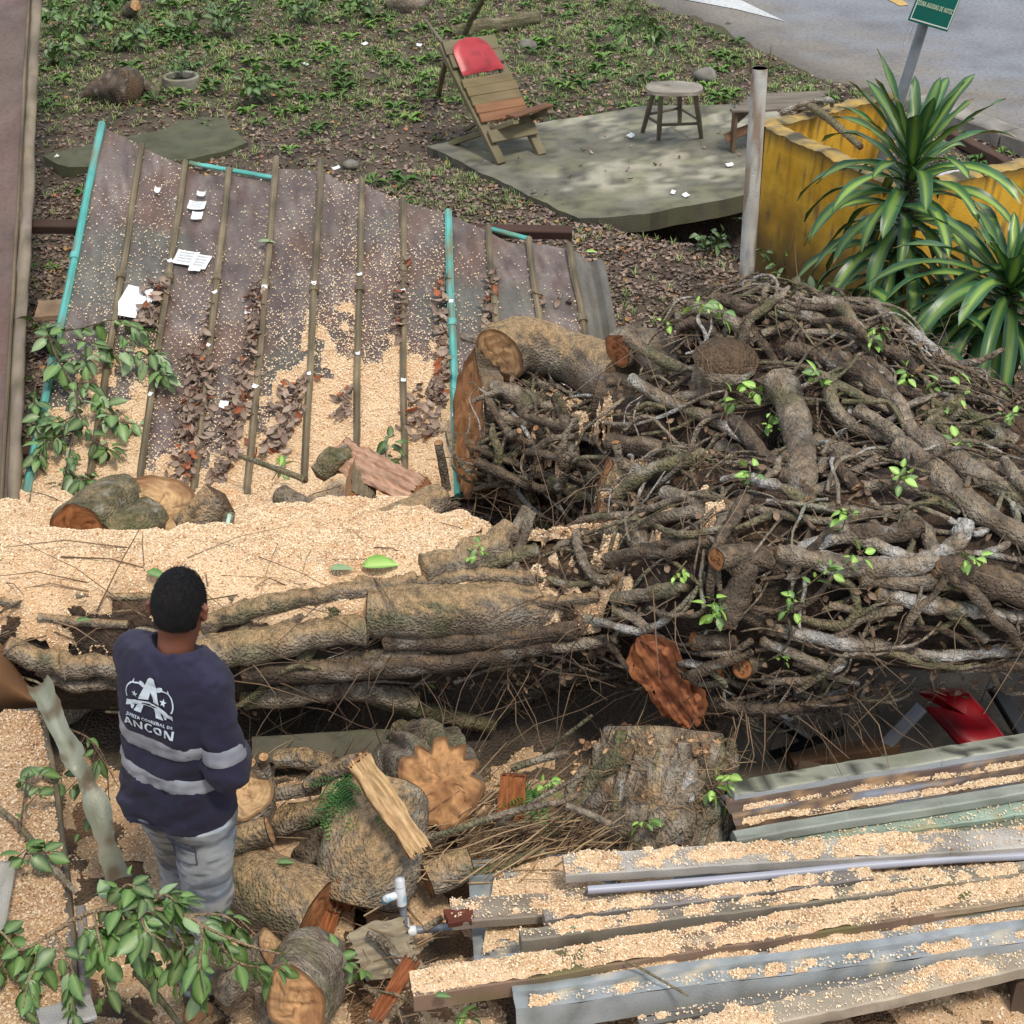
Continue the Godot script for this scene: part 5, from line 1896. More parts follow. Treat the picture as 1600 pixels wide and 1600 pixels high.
	for k in 1100:
		var u := rr(900, 1150)
		var v := rr(1150, 1350)
		var p := stump_pt(u, v) - st.position
		if k % 2 == 0:
			var d := Vector3(rr(-1, 1), rr(-0.8, 0.5), rr(-0.2, 0.8)).normalized() * rr(0.04, 0.16)
			twig(sm, [p, p + d * 0.5 + Vector3(0, rr(-0.02, 0.02), 0.01), p + d], rr(0.0012, 0.0035), mixc(S(100, 76, 58), S(176, 146, 112), rng.randf()))
		else:
			dl.append(lay(p, Vector3(0, 0.5, 0.8), rr(0.015, 0.04), 0.9))
			dc.append(mixc(S(140, 106, 80), S(226, 184, 138), rng.randf()))
	put("rootlets", sm.done(M.plain), st).set_meta("kind", "stuff")
	stuff("bark_crumbs", "", "", dead_leaf(M.dead, 0.3), dl, dc, st)
	log_piece("round_log", "short round log with smooth brown end, left of the boards' metal edge", [gp(668, 1376, 0.16), gp(695, 1364, 0.17), gp(735, 1352, 0.18)], [0.056, 0.06, 0.058], 4, 0.9, 0.6, "", 0.06)
	log_piece("forked_stub", "forked branch stub with a bent pale cut on top, at the bottom edge", [gp(345, 1560, 0.2), gp(385, 1520, 0.26), gp(430, 1490, 0.33)], [0.045, 0.06, 0.075], 1, -1.0, 0.15, "", 0.1)
	log_piece("forked_stub", "thick part of the forked stub, long oval cut face towards the viewer", [gp(462, 1563, 0.36), gp(474, 1540, 0.30), gp(488, 1515, 0.22), gp(500, 1505, 0.1)], [0.085, 0.1, 0.1, 0.1], 1, 0.55, -1.0, "", 0.14, [[1.2, 0.5, 0.3], [4.2, 0.5, 0.35]])
	log_piece("branch_arm", "bare branch arm running down left from the forked stub", [gp(405, 1530, 0.25), gp(420, 1580, 0.16), gp(440, 1640, 0.1)], [0.036, 0.032, 0.04], 1, -1.0, -1.0, "")
	log_piece("branch_arm", "brown branch crossing in front of the man's shin", [gp(265, 1520, 0.36), gp(310, 1500, 0.36), gp(370, 1498, 0.3)], [0.028, 0.032, 0.038], 1, -1.0, -1.0, "")
	log_piece("cut_disc", "small oval tan cut disc at the bottom edge by the man's foot", [gp(312, 1582, 0.09), gp(318, 1592, 0.05), gp(330, 1610, 0.03)], [0.045, 0.05, 0.05], 4, 0.3, -1.0, "", 0.2)
	log_piece("wide_log", "wide log with sawdust-covered flat top right beside the man's hip", [gp(372, 1300, 0.12), gp(376, 1270, 0.24), gp(378, 1242, 0.36)], [0.115, 0.115, 0.11], 4, -1.0, 0.05, "", 0.14)
	log_piece("dusty_log", "pale dusted log with a sawn end below the wide sawdust-topped log", [gp(345, 1325, 0.26), gp(385, 1308, 0.28), gp(420, 1296, 0.3)], [0.055, 0.058, 0.06], 4, -1.0, 0.35, "", 0.1)
	log_piece("buried_log", "large log half buried in sawdust with reddish end near the plastic tap", [gp(385, 1380, 0.12), gp(440, 1400, 0.14), gp(505, 1430, 0.14)], [0.13, 0.135, 0.12], 4, -1.0, 1.5, "", 0.14)
	log_piece("small_cut_branch", "thin cut branch whose round end sits highest, right of the man's elbow", [gp(412, 1183, 0.5), gp(415, 1200, 0.42), gp(425, 1240, 0.28)], [0.016, 0.017, 0.02], 1, 0.4, -1.0, "", 0.08)
	log_piece("small_cut_branch", "thin cut branch with slanting oval end close to the man's cuff", [gp(393, 1193, 0.46), gp(408, 1206, 0.4), gp(425, 1235, 0.3)], [0.018, 0.02, 0.02], 1, 0.4, -1.0, "", 0.08)
	log_piece("stick_log", "grey stick with white patch pointing at the fern clump", [gp(420, 1245, 0.3), gp(455, 1238, 0.32), gp(500, 1230, 0.34)], [0.022, 0.025, 0.024], 2, 0.9, -1.0, "")
	log_piece("stick_log", "thick grey branch above the fern clump ending at the splintered slab", [gp(480, 1228, 0.36), gp(520, 1205, 0.42), gp(566, 1188, 0.5)], [0.03, 0.034, 0.03], 4, -1.0, 0.2, "")
	log_piece("stick_log", "orange-brown barkless piece lying behind the grey branches in the gap", [gp(432, 1188, 0.22), gp(470, 1184, 0.24), gp(520, 1196, 0.24)], [0.034, 0.04, 0.034], 4, -1.0, -1.0, "")
	log_piece("stick_log", "dusty bark piece between the sawdust-topped log and the ferns", [gp(430, 1290, 0.2), gp(470, 1275, 0.24), gp(520, 1262, 0.28)], [0.04, 0.05, 0.05], 4, 0.5, -1.0, "", 0.3)
	log_piece("stick_log", "hollow dark bark piece directly under the fern clump", [gp(470, 1350, 0.12), gp(505, 1325, 0.2), gp(540, 1300, 0.26)], [0.05, 0.06, 0.06], 0, 1.4, -1.0, "", 0.3)
	split_block("red_wood_chunk", "flat reddish split chunk right of the scalloped log face", "wood", gp(802, 1210, 0.34), gp(796, 1276, 0.2), Vector3(0.1, 0.55, 0.85), 0.09, 0.04, S(182, 112, 66), S(140, 78, 46))
	split_block("red_wedge", "reddish wedge of wood standing between the buried log and the fern log", "wood", gp(541, 1368, 0.26), gp(538, 1412, 0.14), Vector3(0.0, 0.5, 0.9), 0.06, 0.05, S(164, 100, 64), S(130, 70, 44))
	split_block("red_wedge", "orange broken end piece lowest beside the buried log", "wood", gp(520, 1424, 0.14), gp(508, 1462, 0.08), Vector3(0.0, 0.6, 0.8), 0.06, 0.05, S(186, 114, 66), S(150, 84, 46))
	split_block("bark_slab", "curved grey bark slab with root ridges below the white pipe elbow", "wood", gp(552, 1500, 0.16), gp(640, 1478, 0.12), Vector3(-0.2, 0.8, 0.5), 0.19, 0.05, S(176, 160, 134), S(150, 120, 90))
	for k in 3:
		log_piece("ridge_root", "thin grey root ridge on the bark slab, " + ["uppermost of three", "middle of three", "lowest of three"][k], [gp(575 + k * 14, 1458 + k * 7, 0.24), gp(600 + k * 10, 1480 + k * 8, 0.2), gp(622 + k * 6, 1510 + k * 6, 0.15)], [0.012, 0.014, 0.012], 2, -1.0, -1.0, "root ridges on the bark slab", 0.2, [], 10)
	split_block("red_splinter", "long red-brown splinter standing slanted left of the timber's end", "wood", gp(588, 1592, 0.12), gp(646, 1500, 0.24), Vector3(-0.3, 0.5, 0.8), 0.05, 0.035, S(172, 104, 64), S(132, 74, 46))
	split_block("orange_splinter", "short orange splinter upright beside the forked stub", "wood", gp(505, 1590, 0.1), gp(530, 1534, 0.2), Vector3(-0.3, 0.5, 0.8), 0.025, 0.02, S(206, 140, 80), S(160, 96, 54))
	# on the heap behind and on the left
	log_piece("barked_chunk", "olive barked log chunk tipped on the heap at the foot of the roof", [gp(128, 832, 0.40), gp(150, 810, 0.40), gp(186, 776, 0.39)], [0.135, 0.14, 0.125], 3, 1.3, 0.6, "", 0.14, [[0.8, 0.3, -0.12], [2.1, 0.4, 0.12]])
	log_piece("barked_chunk", "lower half of the olive chunk, leaning beside the pale log", [gp(180, 850, 0.36), gp(205, 832, 0.38), gp(236, 806, 0.36)], [0.09, 0.1, 0.09], 3, 1.3, 0.6, "", 0.16)
	log_piece("flat_stump", "low wide stump piece with sawdust top behind the olive chunk", [gp(240, 842, 0.16), gp(245, 815, 0.28), gp(248, 788, 0.40)], [0.16, 0.16, 0.155], 1, -1.0, 0.1, "", 0.18)
	log_piece("orange_ended_log", "grey log with an orange cut end facing the man's head", [gp(288, 828, 0.40), gp(310, 812, 0.44), gp(345, 778, 0.52)], [0.066, 0.075, 0.085], 4, 0.95, -1.0, "", 0.1)
	log_piece("pale_log", "short pale grey log lying in the sawdust below the olive chunk", [gp(190, 842, 0.46), gp(225, 847, 0.46), gp(270, 855, 0.44)], [0.038, 0.042, 0.035], 2, -1.0, -1.0, "", 0.14)
	log_piece("pale_log", "tiny pale log end poking from the sawdust left of the man's hair", [gp(178, 866, 0.48), gp(195, 867, 0.48), gp(215, 868, 0.46)], [0.025], 2, -1.0, -1.0, "", 0.14)
	log_piece("long_grey_log", "long grey-brown log lying diagonally below the split pink wood", [gp(380, 892, 0.68), gp(460, 872, 0.70), gp(580, 838, 0.68), gp(688, 778, 0.66)], [0.05, 0.075, 0.082, 0.06], 4, -1.0, 0.8, "", 0.08)
	log_piece("dusty_branch_log", "barkless orange log under sawdust above the long grey log", [gp(385, 832, 0.55), gp(440, 822, 0.55), gp(520, 812, 0.55)], [0.04, 0.05, 0.045], 4, -1.0, -1.0, "", 0.2)
	log_piece("hidden_log", "smooth grey log end showing left of the split pink wood", [gp(440, 775, 0.36), gp(465, 790, 0.36), gp(500, 810, 0.34)], [0.05, 0.055, 0.05], 1, -1.0, -1.0, "", 0.1)
	split_block("split_wood", "pink freshly split wood with long splinters leaning on the dusted heap", "wood", gp(528, 712, 0.34), gp(655, 772, 0.46), Vector3(-0.1, 0.8, 0.6), 0.16, 0.07, S(226, 178, 146), S(190, 130, 90))
	split_block("split_wood", "blocky brown-ended billet under the pink split wood", "wood", gp(562, 738, 0.32), gp(556, 792, 0.36), Vector3(0.5, 0.7, 0.3), 0.12, 0.12, S(140, 124, 96), S(196, 138, 88))
	log_piece("dark_root_piece", "dark hollow root piece left of the pink split wood", [gp(498, 742, 0.34), gp(520, 722, 0.38), gp(545, 712, 0.38)], [0.04, 0.05, 0.05], 3, -1.0, 1.0, "", 0.3)
	log_piece("stake", "upright grey stake stuck in sawdust left of the turquoise seam", [gp(698, 765, 0.3), gp(692, 730, 0.42), gp(685, 692, 0.56)], [0.021, 0.021, 0.02], 1, -1.0, 0.6, "", 0.08, [], 14)
	log_piece("painted_stake", "slanted wooden stake with peeling mint paint behind the man's head", [gp(338, 890, 0.66), gp(348, 850, 0.74), gp(360, 800, 0.84)], [0.03, 0.028, 0.02], 1, -1.0, 0.2, "", 0.08, [], 14)
	var pm := MB.new()
	beam(pm, gp(346, 852, 0.77), gp(359, 803, 0.86), 0.018, 0.012, Vector3(-0.3, 0.6, 0.7), solid(S(190, 218, 204), 0.2, 30.0), 5, 0.003)
	tag(put("paint_flake", pm.done(M.plain)), "mint paint strip peeling on the slanted stake", "paint")
	log_piece("long_stick", "straight pale stick lying across the lower roof seams", [gp(374, 712, 0.3), gp(425, 730, 0.34), gp(478, 750, 0.36)], [0.012, 0.014, 0.016], 3, -1.0, -1.0, "", 0.08, [], 12)

var STUMP_B := gp(1030, 1318, 0.06)
const STUMP_AX := Vector3(0.06, 0.73, -0.68)

func stump_pt(u: float, v: float) -> Vector3:               # a spot on the face of the root stump
	var nn := Vector3(0, 0.67, 0.74)
	var d := ray(u, v)
	var p := EYE + d * ((STUMP_B + nn * 0.265 - EYE).dot(nn) / d.dot(nn))
	var x := clampf(p.x - STUMP_B.x - 0.03, -0.24, 0.24)
	return p - nn * (0.25 - sqrt(0.0625 - x * x))

# sticks and straw over the front logs and the dark hollow under the trunk
func build_sticks() -> void:
	var named := [["bent pale stick with cut end lying across the straw left of the root stump", 0.011, [600, 1330, 0.2, 700, 1300, 0.3, 800, 1268, 0.36, 880, 1252, 0.4, 905, 1240, 0.42]], ["short peeled stick ending in front of the root stump", 0.012, [885, 1258, 0.42, 920, 1272, 0.4, 955, 1288, 0.38]], ["dark straight stick rising from straw behind the red chunk", 0.008, [775, 1290, 0.26, 840, 1250, 0.36, 915, 1208, 0.48]], ["grey branch end in the dark left of the root stump", 0.014, [800, 1200, 0.3, 850, 1185, 0.34, 890, 1176, 0.36]], ["thin slanted stick leaning up into the dark under the trunk", 0.007, [850, 1178, 0.3, 890, 1145, 0.45, 925, 1118, 0.55]], ["low grey-green log in straw right of the round log", 0.022, [740, 1366, 0.18, 790, 1352, 0.2, 850, 1330, 0.22]], ["mossy bark length under the straw, left of the stump", 0.03, [640, 1330, 0.1, 690, 1300, 0.14, 745, 1278, 0.16]], ["brown stick in front of the leafy branch tips", 0.01, [210, 1518, 0.35, 245, 1555, 0.3, 285, 1606, 0.22]], ["thin dark stick at the bottom left corner", 0.007, [160, 1545, 0.32, 200, 1575, 0.28, 250, 1610, 0.22]], ["long bare stick lying over the sawdust-covered sheet at left", 0.0095, [-30, 1240, 0.58, 30, 1290, 0.58, 75, 1345, 0.58, 120, 1396, 0.56]], ["small cut branch end beside the grey drain pipe", 0.012, [664, 1452, 0.16, 678, 1442, 0.18, 690, 1434, 0.2]], ["black twig lying over the timber tops", 0.004, [978, 1503, 0.33, 1010, 1518, 0.32, 1075, 1556, 0.3]], ["pale twig at the bottom left of the mossy timber", 0.009, [570, 1540, 0.12, 610, 1570, 0.1, 640, 1600, 0.08]], ["curved twig reaching in front of the timber's left end", 0.004, [590, 1548, 0.2, 630, 1558, 0.2, 660, 1588, 0.18]]]
	for q in named:
		var pts := []
		var a: Array = q[2]
		for k in range(0, a.size(), 3):
			pts.append(gp(a[k], a[k + 1], a[k + 2]))
		var o := thing("stick", q[0], "stick", Vector3(pts[0].x, 0, pts[0].z))
		limb(o, pts, [q[1], q[1] * 1.1, q[1] * 0.9], [1, 3, 1][int(q[1] * 1000.0) % 3], 0.5 if q[1] > 0.008 else -1.0, -1.0, "wood", 10, 0.1)
	var m := MB.new()
	for k in 620:
		var u := rr(600, 960)
		var v := rr(1270, 1385)
		if k > 320:
			u = rr(330, 660)
			v = rr(1180, 1600)
		var p := gp(u, v, rr(0.08, 0.24) if k <= 320 else rr(0.05, 0.2))
		var d := Vector3(rr(0.2, 1), rr(-0.1, 0.25), rr(-0.7, 0.1)).normalized() if k <= 320 else Vector3(rr(-1, 1), rr(-0.1, 0.2), rr(-1, 1)).normalized()
		var len2 := rr(0.08, 0.42) if k <= 320 else rr(0.04, 0.2)
		twig(m, [p, p + d * len2 * 0.5 + Vector3(0, rr(-0.02, 0.02), 0), p + d * len2], rr(0.0012, 0.005), mixc(S(110, 84, 62), S(196, 166, 128), rng.randf()))
	tag(put("straw", m.done(M.plain)), "loose straw and twigs scattered among the front logs", "twigs", "", "stuff")
	m = MB.new()
	for k in 150:
		var u := rr(-40, 1000)
		var v := rr(800, 1060)
		var p := gp(u, v, 0.0)
		var t := hit(u, v)
		if t > 0.0:
			p = EYE + ray(u, v) * (t - 0.03)
		if p.x < 0.3:
			p.y = maxf(p.y, saw_h(p.x, p.z) + 0.02)
		var d := Vector3(rr(-1, 1), rr(-0.15, 0.15), rr(-0.6, 0.6)).normalized()
		var len2 := rr(0.08, 0.5)
		twig(m, [p, p + d * len2 * 0.5 + Vector3(0, rr(0, 0.03), 0), p + d * len2 + Vector3(0, -0.02, 0)], rr(0.0012, 0.004), mixc(S(96, 74, 56), S(150, 124, 96), rng.randf()))
	# twigs that stand across the dark hollow
	for q in [[565, 1075, 590, 1150, 625, 1240], [500, 1245, 545, 1175, 590, 1130], [780, 1010, 750, 1080, 700, 1180], [820, 1000, 770, 1080, 720, 1170], [930, 960, 870, 1040, 790, 1100], [895, 900, 830, 1000, 775, 1090], [640, 1140, 740, 1120, 830, 1090], [1085, 1085, 1030, 1120, 940, 1150], [400, 1010, 470, 1035, 540, 1030], [330, 1080, 400, 1040, 480, 1035], [870, 1140, 875, 1060, 880, 1020], [700, 1185, 720, 1080, 760, 1020], [385, 1240, 400, 1150, 440, 1090], [690, 1160, 690, 1110, 660, 1060]]:
		var pts := []
		for k in range(0, q.size(), 2):
			pts.append(zp(q[k], q[k + 1], 4.55 + 0.05 * k))
		twig(m, catmull(pts, 4), 0.003, mixc(S(86, 68, 54), S(124, 100, 80), rng.randf()))
	tag(put("twigs", m.done(M.plain)), "thin bare twigs scattered over the trunk and its dark hollow", "twigs", "", "stuff")


# ---------- the man ----------
func sd_bones(p: Vector3, bones: Array, k: float) -> float:
	var d := 9.0
	for b in bones:
		var a: Vector3 = b[0]
		var ab: Vector3 = b[1] - a
		var t := clampf((p - a).dot(ab) / maxf(ab.length_squared(), 1e-9), 0.0, 1.0)
		var e := p.distance_to(a + ab * t) - lerpf(b[2], b[3], t)
		var h := maxf(k - absf(d - e), 0.0) / k
		d = minf(d, e) - h * h * k * 0.25
	return d

func nets(m: MB, lo: Vector3, hi: Vector3, cell: float, fn: Callable, col: Callable) -> void:   # surface nets of a distance field
	var nx := int((hi.x - lo.x) / cell) + 2
	var ny := int((hi.y - lo.y) / cell) + 2
	var nzz := int((hi.z - lo.z) / cell) + 2
	var g := PackedFloat32Array()
	g.resize(nx * ny * nzz)
	g.fill(1.0)
	var st := 4
	for z in range(0, nzz, st):
		for y in range(0, ny, st):
			for x in range(0, nx, st):
				var mid: float = fn.call(lo + Vector3(x + 1.5, y + 1.5, z + 1.5) * cell)
				var far := absf(mid) > cell * 5.2
				for zz in range(z, mini(z + st, nzz)):
					for yy in range(y, mini(y + st, ny)):
						for xx in range(x, mini(x + st, nx)):
							g[(zz * ny + yy) * nx + xx] = mid if far else fn.call(lo + Vector3(xx, yy, zz) * cell)
	var id := PackedInt32Array()
	id.resize(nx * ny * nzz)
	id.fill(-1)
	var s0 := m.v.size()
	for z in nzz - 1:
		for y in ny - 1:
			for x in nx - 1:
				var base := (z * ny + y) * nx + x
				var inside := 0
				for c in 8:
					if g[base + (c & 1) + ((c >> 1) & 1) * nx + (c >> 2) * nx * ny] < 0.0:
						inside += 1
				if inside == 0 or inside == 8:
					continue
				var acc := Vector3.ZERO
				var cnt := 0
				for e in [[0, 1], [2, 3], [4, 5], [6, 7], [0, 2], [1, 3], [4, 6], [5, 7], [0, 4], [1, 5], [2, 6], [3, 7]]:
					var a: int = e[0]
					var b: int = e[1]
					var ga := g[base + (a & 1) + ((a >> 1) & 1) * nx + (a >> 2) * nx * ny]
					var gb := g[base + (b & 1) + ((b >> 1) & 1) * nx + (b >> 2) * nx * ny]
					if (ga < 0.0) != (gb < 0.0):
						var t := ga / (ga - gb)
						acc += Vector3(a & 1, (a >> 1) & 1, a >> 2).lerp(Vector3(b & 1, (b >> 1) & 1, b >> 2), t)
						cnt += 1
				id[base] = m.vert(lo + (Vector3(x, y, z) + acc / cnt) * cell, Vector3.UP, Color.WHITE)
	for z in range(1, nzz - 1):
		for y in range(1, ny - 1):
			for x in range(1, nx - 1):
				var b := (z * ny + y) * nx + x
				var v0 := g[b] < 0.0
				for ax in 3:
					var step: int = [1, nx, nx * ny][ax]
					if (g[b + step] < 0.0) == v0:
						continue
					var u: int = [nx, nx * ny, 1][ax]
					var w: int = [nx * ny, 1, nx][ax]
					var q := [id[b], id[b - u], id[b - u - w], id[b - w]]
					if q.min() < 0:
						continue
					if v0:
						m.quad(q[0], q[1], q[2], q[3])
					else:
						m.quad(q[0], q[3], q[2], q[1])
	m.smooth(s0)
	for i in range(s0, m.v.size()):
		m.c[i] = col.call(m.v[i], m.n[i])

const TORSO := [
	[Vector3(-0.05859, 1.335, -0.02), Vector3(0.05859, 1.335, -0.02), 0.088, 0.088], [Vector3(-0.0664, 1.22, -0.01), Vector3(0.0664, 1.22, -0.01), 0.09, 0.09],
	[Vector3(-0.05859, 1.06, -0.01), Vector3(0.05859, 1.06, -0.01), 0.092, 0.092], [Vector3(-0.05859, 0.93, 0.0), Vector3(0.05859, 0.93, 0.0), 0.094, 0.094],
	[Vector3(-0.0625, 1.3, -0.015), Vector3(-0.05468, 0.93, 0.0), 0.092, 0.092], [Vector3(0.0625, 1.3, -0.015), Vector3(0.05468, 0.93, 0.0), 0.092, 0.092],
	[Vector3(-0.1211, 1.37, -0.02), Vector3(0.1211, 1.37, -0.02), 0.055, 0.055], [Vector3(-0.03125, 1.41, -0.02), Vector3(0.03125, 1.41, -0.02), 0.06, 0.06]]
const SKIRT := [[Vector3(-0.0558, 0.80, 0.01), Vector3(0.0558, 0.80, 0.01), 0.098, 0.098], [Vector3(-0.0558, 0.93, 0.0), Vector3(-0.0558, 0.80, 0.01), 0.096, 0.098], [Vector3(0.0558, 0.93, 0.0), Vector3(0.0558, 0.80, 0.01), 0.096, 0.098]]
const NECK := [[Vector3(0, 1.38, -0.02), Vector3(0, 1.50, -0.045), 0.062, 0.055]]
const L_ARM := [[Vector3(-0.15, 1.375, -0.035), Vector3(-0.165, 1.20, -0.22), 0.056, 0.045], [Vector3(-0.165, 1.20, -0.22), Vector3(-0.155, 1.03, -0.34), 0.043, 0.032]]
const R_ARM := [[Vector3(0.142, 1.36, 0.0), Vector3(0.216, 1.10, 0.035), 0.05, 0.038], [Vector3(0.216, 1.10, 0.035), Vector3(0.115, 0.975, -0.16), 0.045, 0.034]]
const LEGS := [[Vector3(0.085, 0.92, 0.0), Vector3(0.095, 0.49, 0.0), 0.098, 0.062], [Vector3(0.095, 0.49, 0.0), Vector3(0.085, 0.10, 0.05), 0.058, 0.042], [Vector3(-0.085, 0.92, 0.0), Vector3(-0.105, 0.52, -0.13), 0.098, 0.062], [Vector3(-0.105, 0.52, -0.13), Vector3(-0.10, 0.12, -0.12), 0.058, 0.042]]

func hand_bones(wrist: Vector3, to: Vector3, palm_n: Vector3, curl: float, thumb: float) -> Array:   # five separate fingers rooted in a palm
	var f := (to - wrist).normalized()
	var side := f.cross(palm_n).normalized()
	var n := side.cross(f)
	var b := []
	var kn := wrist + f * 0.085
	for k in 4:
		var x := (k - 1.5) * 0.0205
		b.append([wrist + side * x * 0.6 + f * 0.01, kn + side * x, 0.0145, 0.0115])
		var l: float = [0.036, 0.043, 0.040, 0.030][k]
		var d1 := (f * cos(curl) + n * sin(curl)).normalized()
		var d2 := (f * cos(curl * 2.2) + n * sin(curl * 2.2)).normalized()
		var p1 := kn + side * x + d1 * l
		b.append([kn + side * x, p1, 0.0095, 0.0085])
		b.append([p1, p1 + d2 * l * 0.85, 0.0085, 0.007])
	var t0 := wrist + side * thumb * 0.03 + f * 0.025
	var t1 := t0 + (side * thumb * 0.7 + f * 0.7 + n * 0.3).normalized() * 0.04
	b.append([wrist + f * 0.01, t0, 0.015, 0.013])
	b.append([t0, t1, 0.012, 0.010])
	b.append([t1, t1 + (f + n * 0.7).normalized() * 0.03, 0.0095, 0.008])
	return b

const HEAD := Vector3(0.0, 1.585, -0.06)

func head_sd(p: Vector3) -> float:
	var q := (p - HEAD).rotated(Vector3.UP, -0.33).rotated(Vector3.RIGHT, 0.32)      # the head is bowed towards his work
	var e := Vector3(q.x / 0.077, (q.y - 0.015) / 0.102, (q.z + 0.004) / 0.095)
	var d := (e.length() - 1.0) * 0.085
	var jaw := Vector3(q.x / 0.058, (q.y + 0.062) / 0.062, (q.z + 0.034) / 0.062)
	var dj := (jaw.length() - 1.0) * 0.058
	var h := maxf(0.03 - absf(d - dj), 0.0) / 0.03
	d = minf(d, dj) - h * h * 0.0075
	var f := [[Vector3(0, -0.005, -0.094), Vector3(0, -0.03, -0.108), 0.008, 0.013], [Vector3(-0.016, -0.031, -0.096), Vector3(0.016, -0.031, -0.096), 0.009, 0.009], [Vector3(-0.04, 0.014, -0.078), Vector3(0.04, 0.014, -0.078), 0.013, 0.013], [Vector3(-0.02, -0.062, -0.089), Vector3(0.02, -0.062, -0.089), 0.0075, 0.0075], [Vector3(-0.018, -0.072, -0.087), Vector3(0.018, -0.072, -0.087), 0.007, 0.007], [Vector3(-0.015, -0.1, -0.075), Vector3(0.015, -0.1, -0.075), 0.015, 0.015]]
	d = minf(d, sd_bones(q, f, 0.012))
	for s in [-1.0, 1.0]:
		d = maxf(d, -(q.distance_to(Vector3(0.031 * s, -0.002, -0.098)) - 0.014))
		d = minf(d, q.distance_to(Vector3(0.031 * s, -0.003, -0.080)) - 0.0125)
		var ear := sd_bones(q, [[Vector3(0.079 * s, 0.018, 0.008), Vector3(0.088 * s, 0.010, 0.022), 0.008, 0.008], [Vector3(0.088 * s, 0.010, 0.022), Vector3(0.084 * s, -0.022, 0.012), 0.008, 0.007], [Vector3(0.084 * s, -0.022, 0.012), Vector3(0.077 * s, -0.032, 0.0), 0.007, 0.007], [Vector3(0.076 * s, 0.0, 0.004), Vector3(0.08 * s, -0.01, 0.014), 0.008, 0.007]], 0.008)
		d = minf(d, ear)
	return d

func shirt_sd(p: Vector3) -> float:
	var d := sd_bones(p, TORSO + SKIRT, 0.05)
	var l := sd_bones(p, L_ARM, 0.03)
	var r := sd_bones(p, R_ARM, 0.03)
	for e in [l, r]:
		var h := maxf(0.018 - absf(d - e), 0.0) / 0.018
		d = minf(d, e) - h * h * 0.0045
	d -= 0.017
	# folds: cloth hangs in soft ridges and bunches at the hem and the elbow
	var w := sst(1.3, 0.95, p.y)
	d += (0.003 + 0.004 * w) * n3(Vector3(p.x * 1.1 + p.y * 0.6, p.y * 2.2 - p.x * 0.9, p.z * 1.1), 9.0)
	d += 0.004 * n3(Vector3(p.x + p.y * 1.3, p.y * 0.7 - p.x, p.z), 24.0)
	d -= 0.006 * pow(absf(sin(p.x * 9.0 + p.y * 24.0 + 3.0 * n3(p, 2.5))), 6.0) * sst(1.36, 1.25, p.y)
	d += 0.0045 * sin(p.x * 30.0 + p.y * 46.0 + 5.0 * n3(p, 3.0)) * sst(-0.02, 0.12, p.x) * sst(1.34, 1.2, p.y) * sst(0.9, 1.0, p.y)
	d += 0.006 * sin(p.y * 60.0 - p.x * 14.0 + 6.0 * n3(p, 3.0)) * sst(1.0, 0.9, p.y)
	d -= 0.008 * sst(0.96, 0.86, p.y)
	d = maxf(d, 0.835 - p.y + 0.012 * sin(p.x * 8.0))
	d = maxf(d, -(Vector3(p.x, (p.y - 1.5) * 0.8, p.z + 0.055).length() - 0.085))   # neckline
	return d

func jeans_sd(p: Vector3) -> float:
	var d := sd_bones(p, LEGS, 0.03)
	var b := sd_bones(p, [TORSO[3], [Vector3(-0.07, 0.89, 0.02), Vector3(0.07, 0.89, 0.02), 0.10, 0.10]], 0.04)
	var h := maxf(0.05 - absf(d - b), 0.0) / 0.05
	d = minf(d, b) - h * h * 0.0125
	d -= 0.02 + 0.012 * sst(0.35, 0.1, p.y)
	d += (0.005 + 0.006 * sst(0.35, 0.1, p.y)) * n3(Vector3(p.x * 0.8, p.y * 2.6, p.z * 0.8 + p.x), 11.0)
	d += 0.003 * n3(Vector3(p.x + p.y, p.y * 1.5, p.z), 26.0)
	return maxf(maxf(d, p.y - 0.855), 0.075 - p.y)

func out_r(fn: Callable, c: Vector3, dir: Vector3, far := 0.34) -> float:   # how far from c the surface lies along dir, from outside
	var t := far
	while t > 0.02:
		var d: float = fn.call(c + dir * t)
		if d < 0.0006:
			return t
		t -= maxf(d * 0.6, 0.0008)
	return 0.02

func band(c0: Vector3, c1: Vector3, fn: Callable, col: Callable, tilt := Vector3.ZERO) -> ArrayMesh:   # a strip of reflective tape round an axis
	var ax := (c1 - c0).normalized()
	var sd := ax.cross(Vector3.FORWARD).normalized()
	var up2 := ax.cross(sd)
	var m := MB.new()
	var n := 84
	var rows := 5
	for j in rows + 1:
		for i in n + 1:
			var a := TAU * (i % n) / n
			var d := sd * cos(a) + up2 * sin(a)
			var c := c0.lerp(c1, j / float(rows)) + tilt * d.dot(tilt) * 0.0
			var lift := 0.006 if j > 0 and j < rows else 0.001
			var p := c + d * (out_r(fn, c, d) + lift)
			m.vert(p, d, col.call(p, d))
	for j in rows:
		for i in n:
			var q := j * (n + 1) + i
			m.quad(q, q + 1, q + n + 2, q + n + 1)
	m.smooth()
	var nn := m.n[10]
	if nn.dot(m.v[10] - c0) < 0.0:
		for i in m.n.size():
			m.n[i] = -m.n[i]
		for i in range(0, m.ix.size(), 3):
			var t := m.ix[i + 1]
			m.ix[i + 1] = m.ix[i + 2]
			m.ix[i + 2] = t
	return m.done(M.tape)

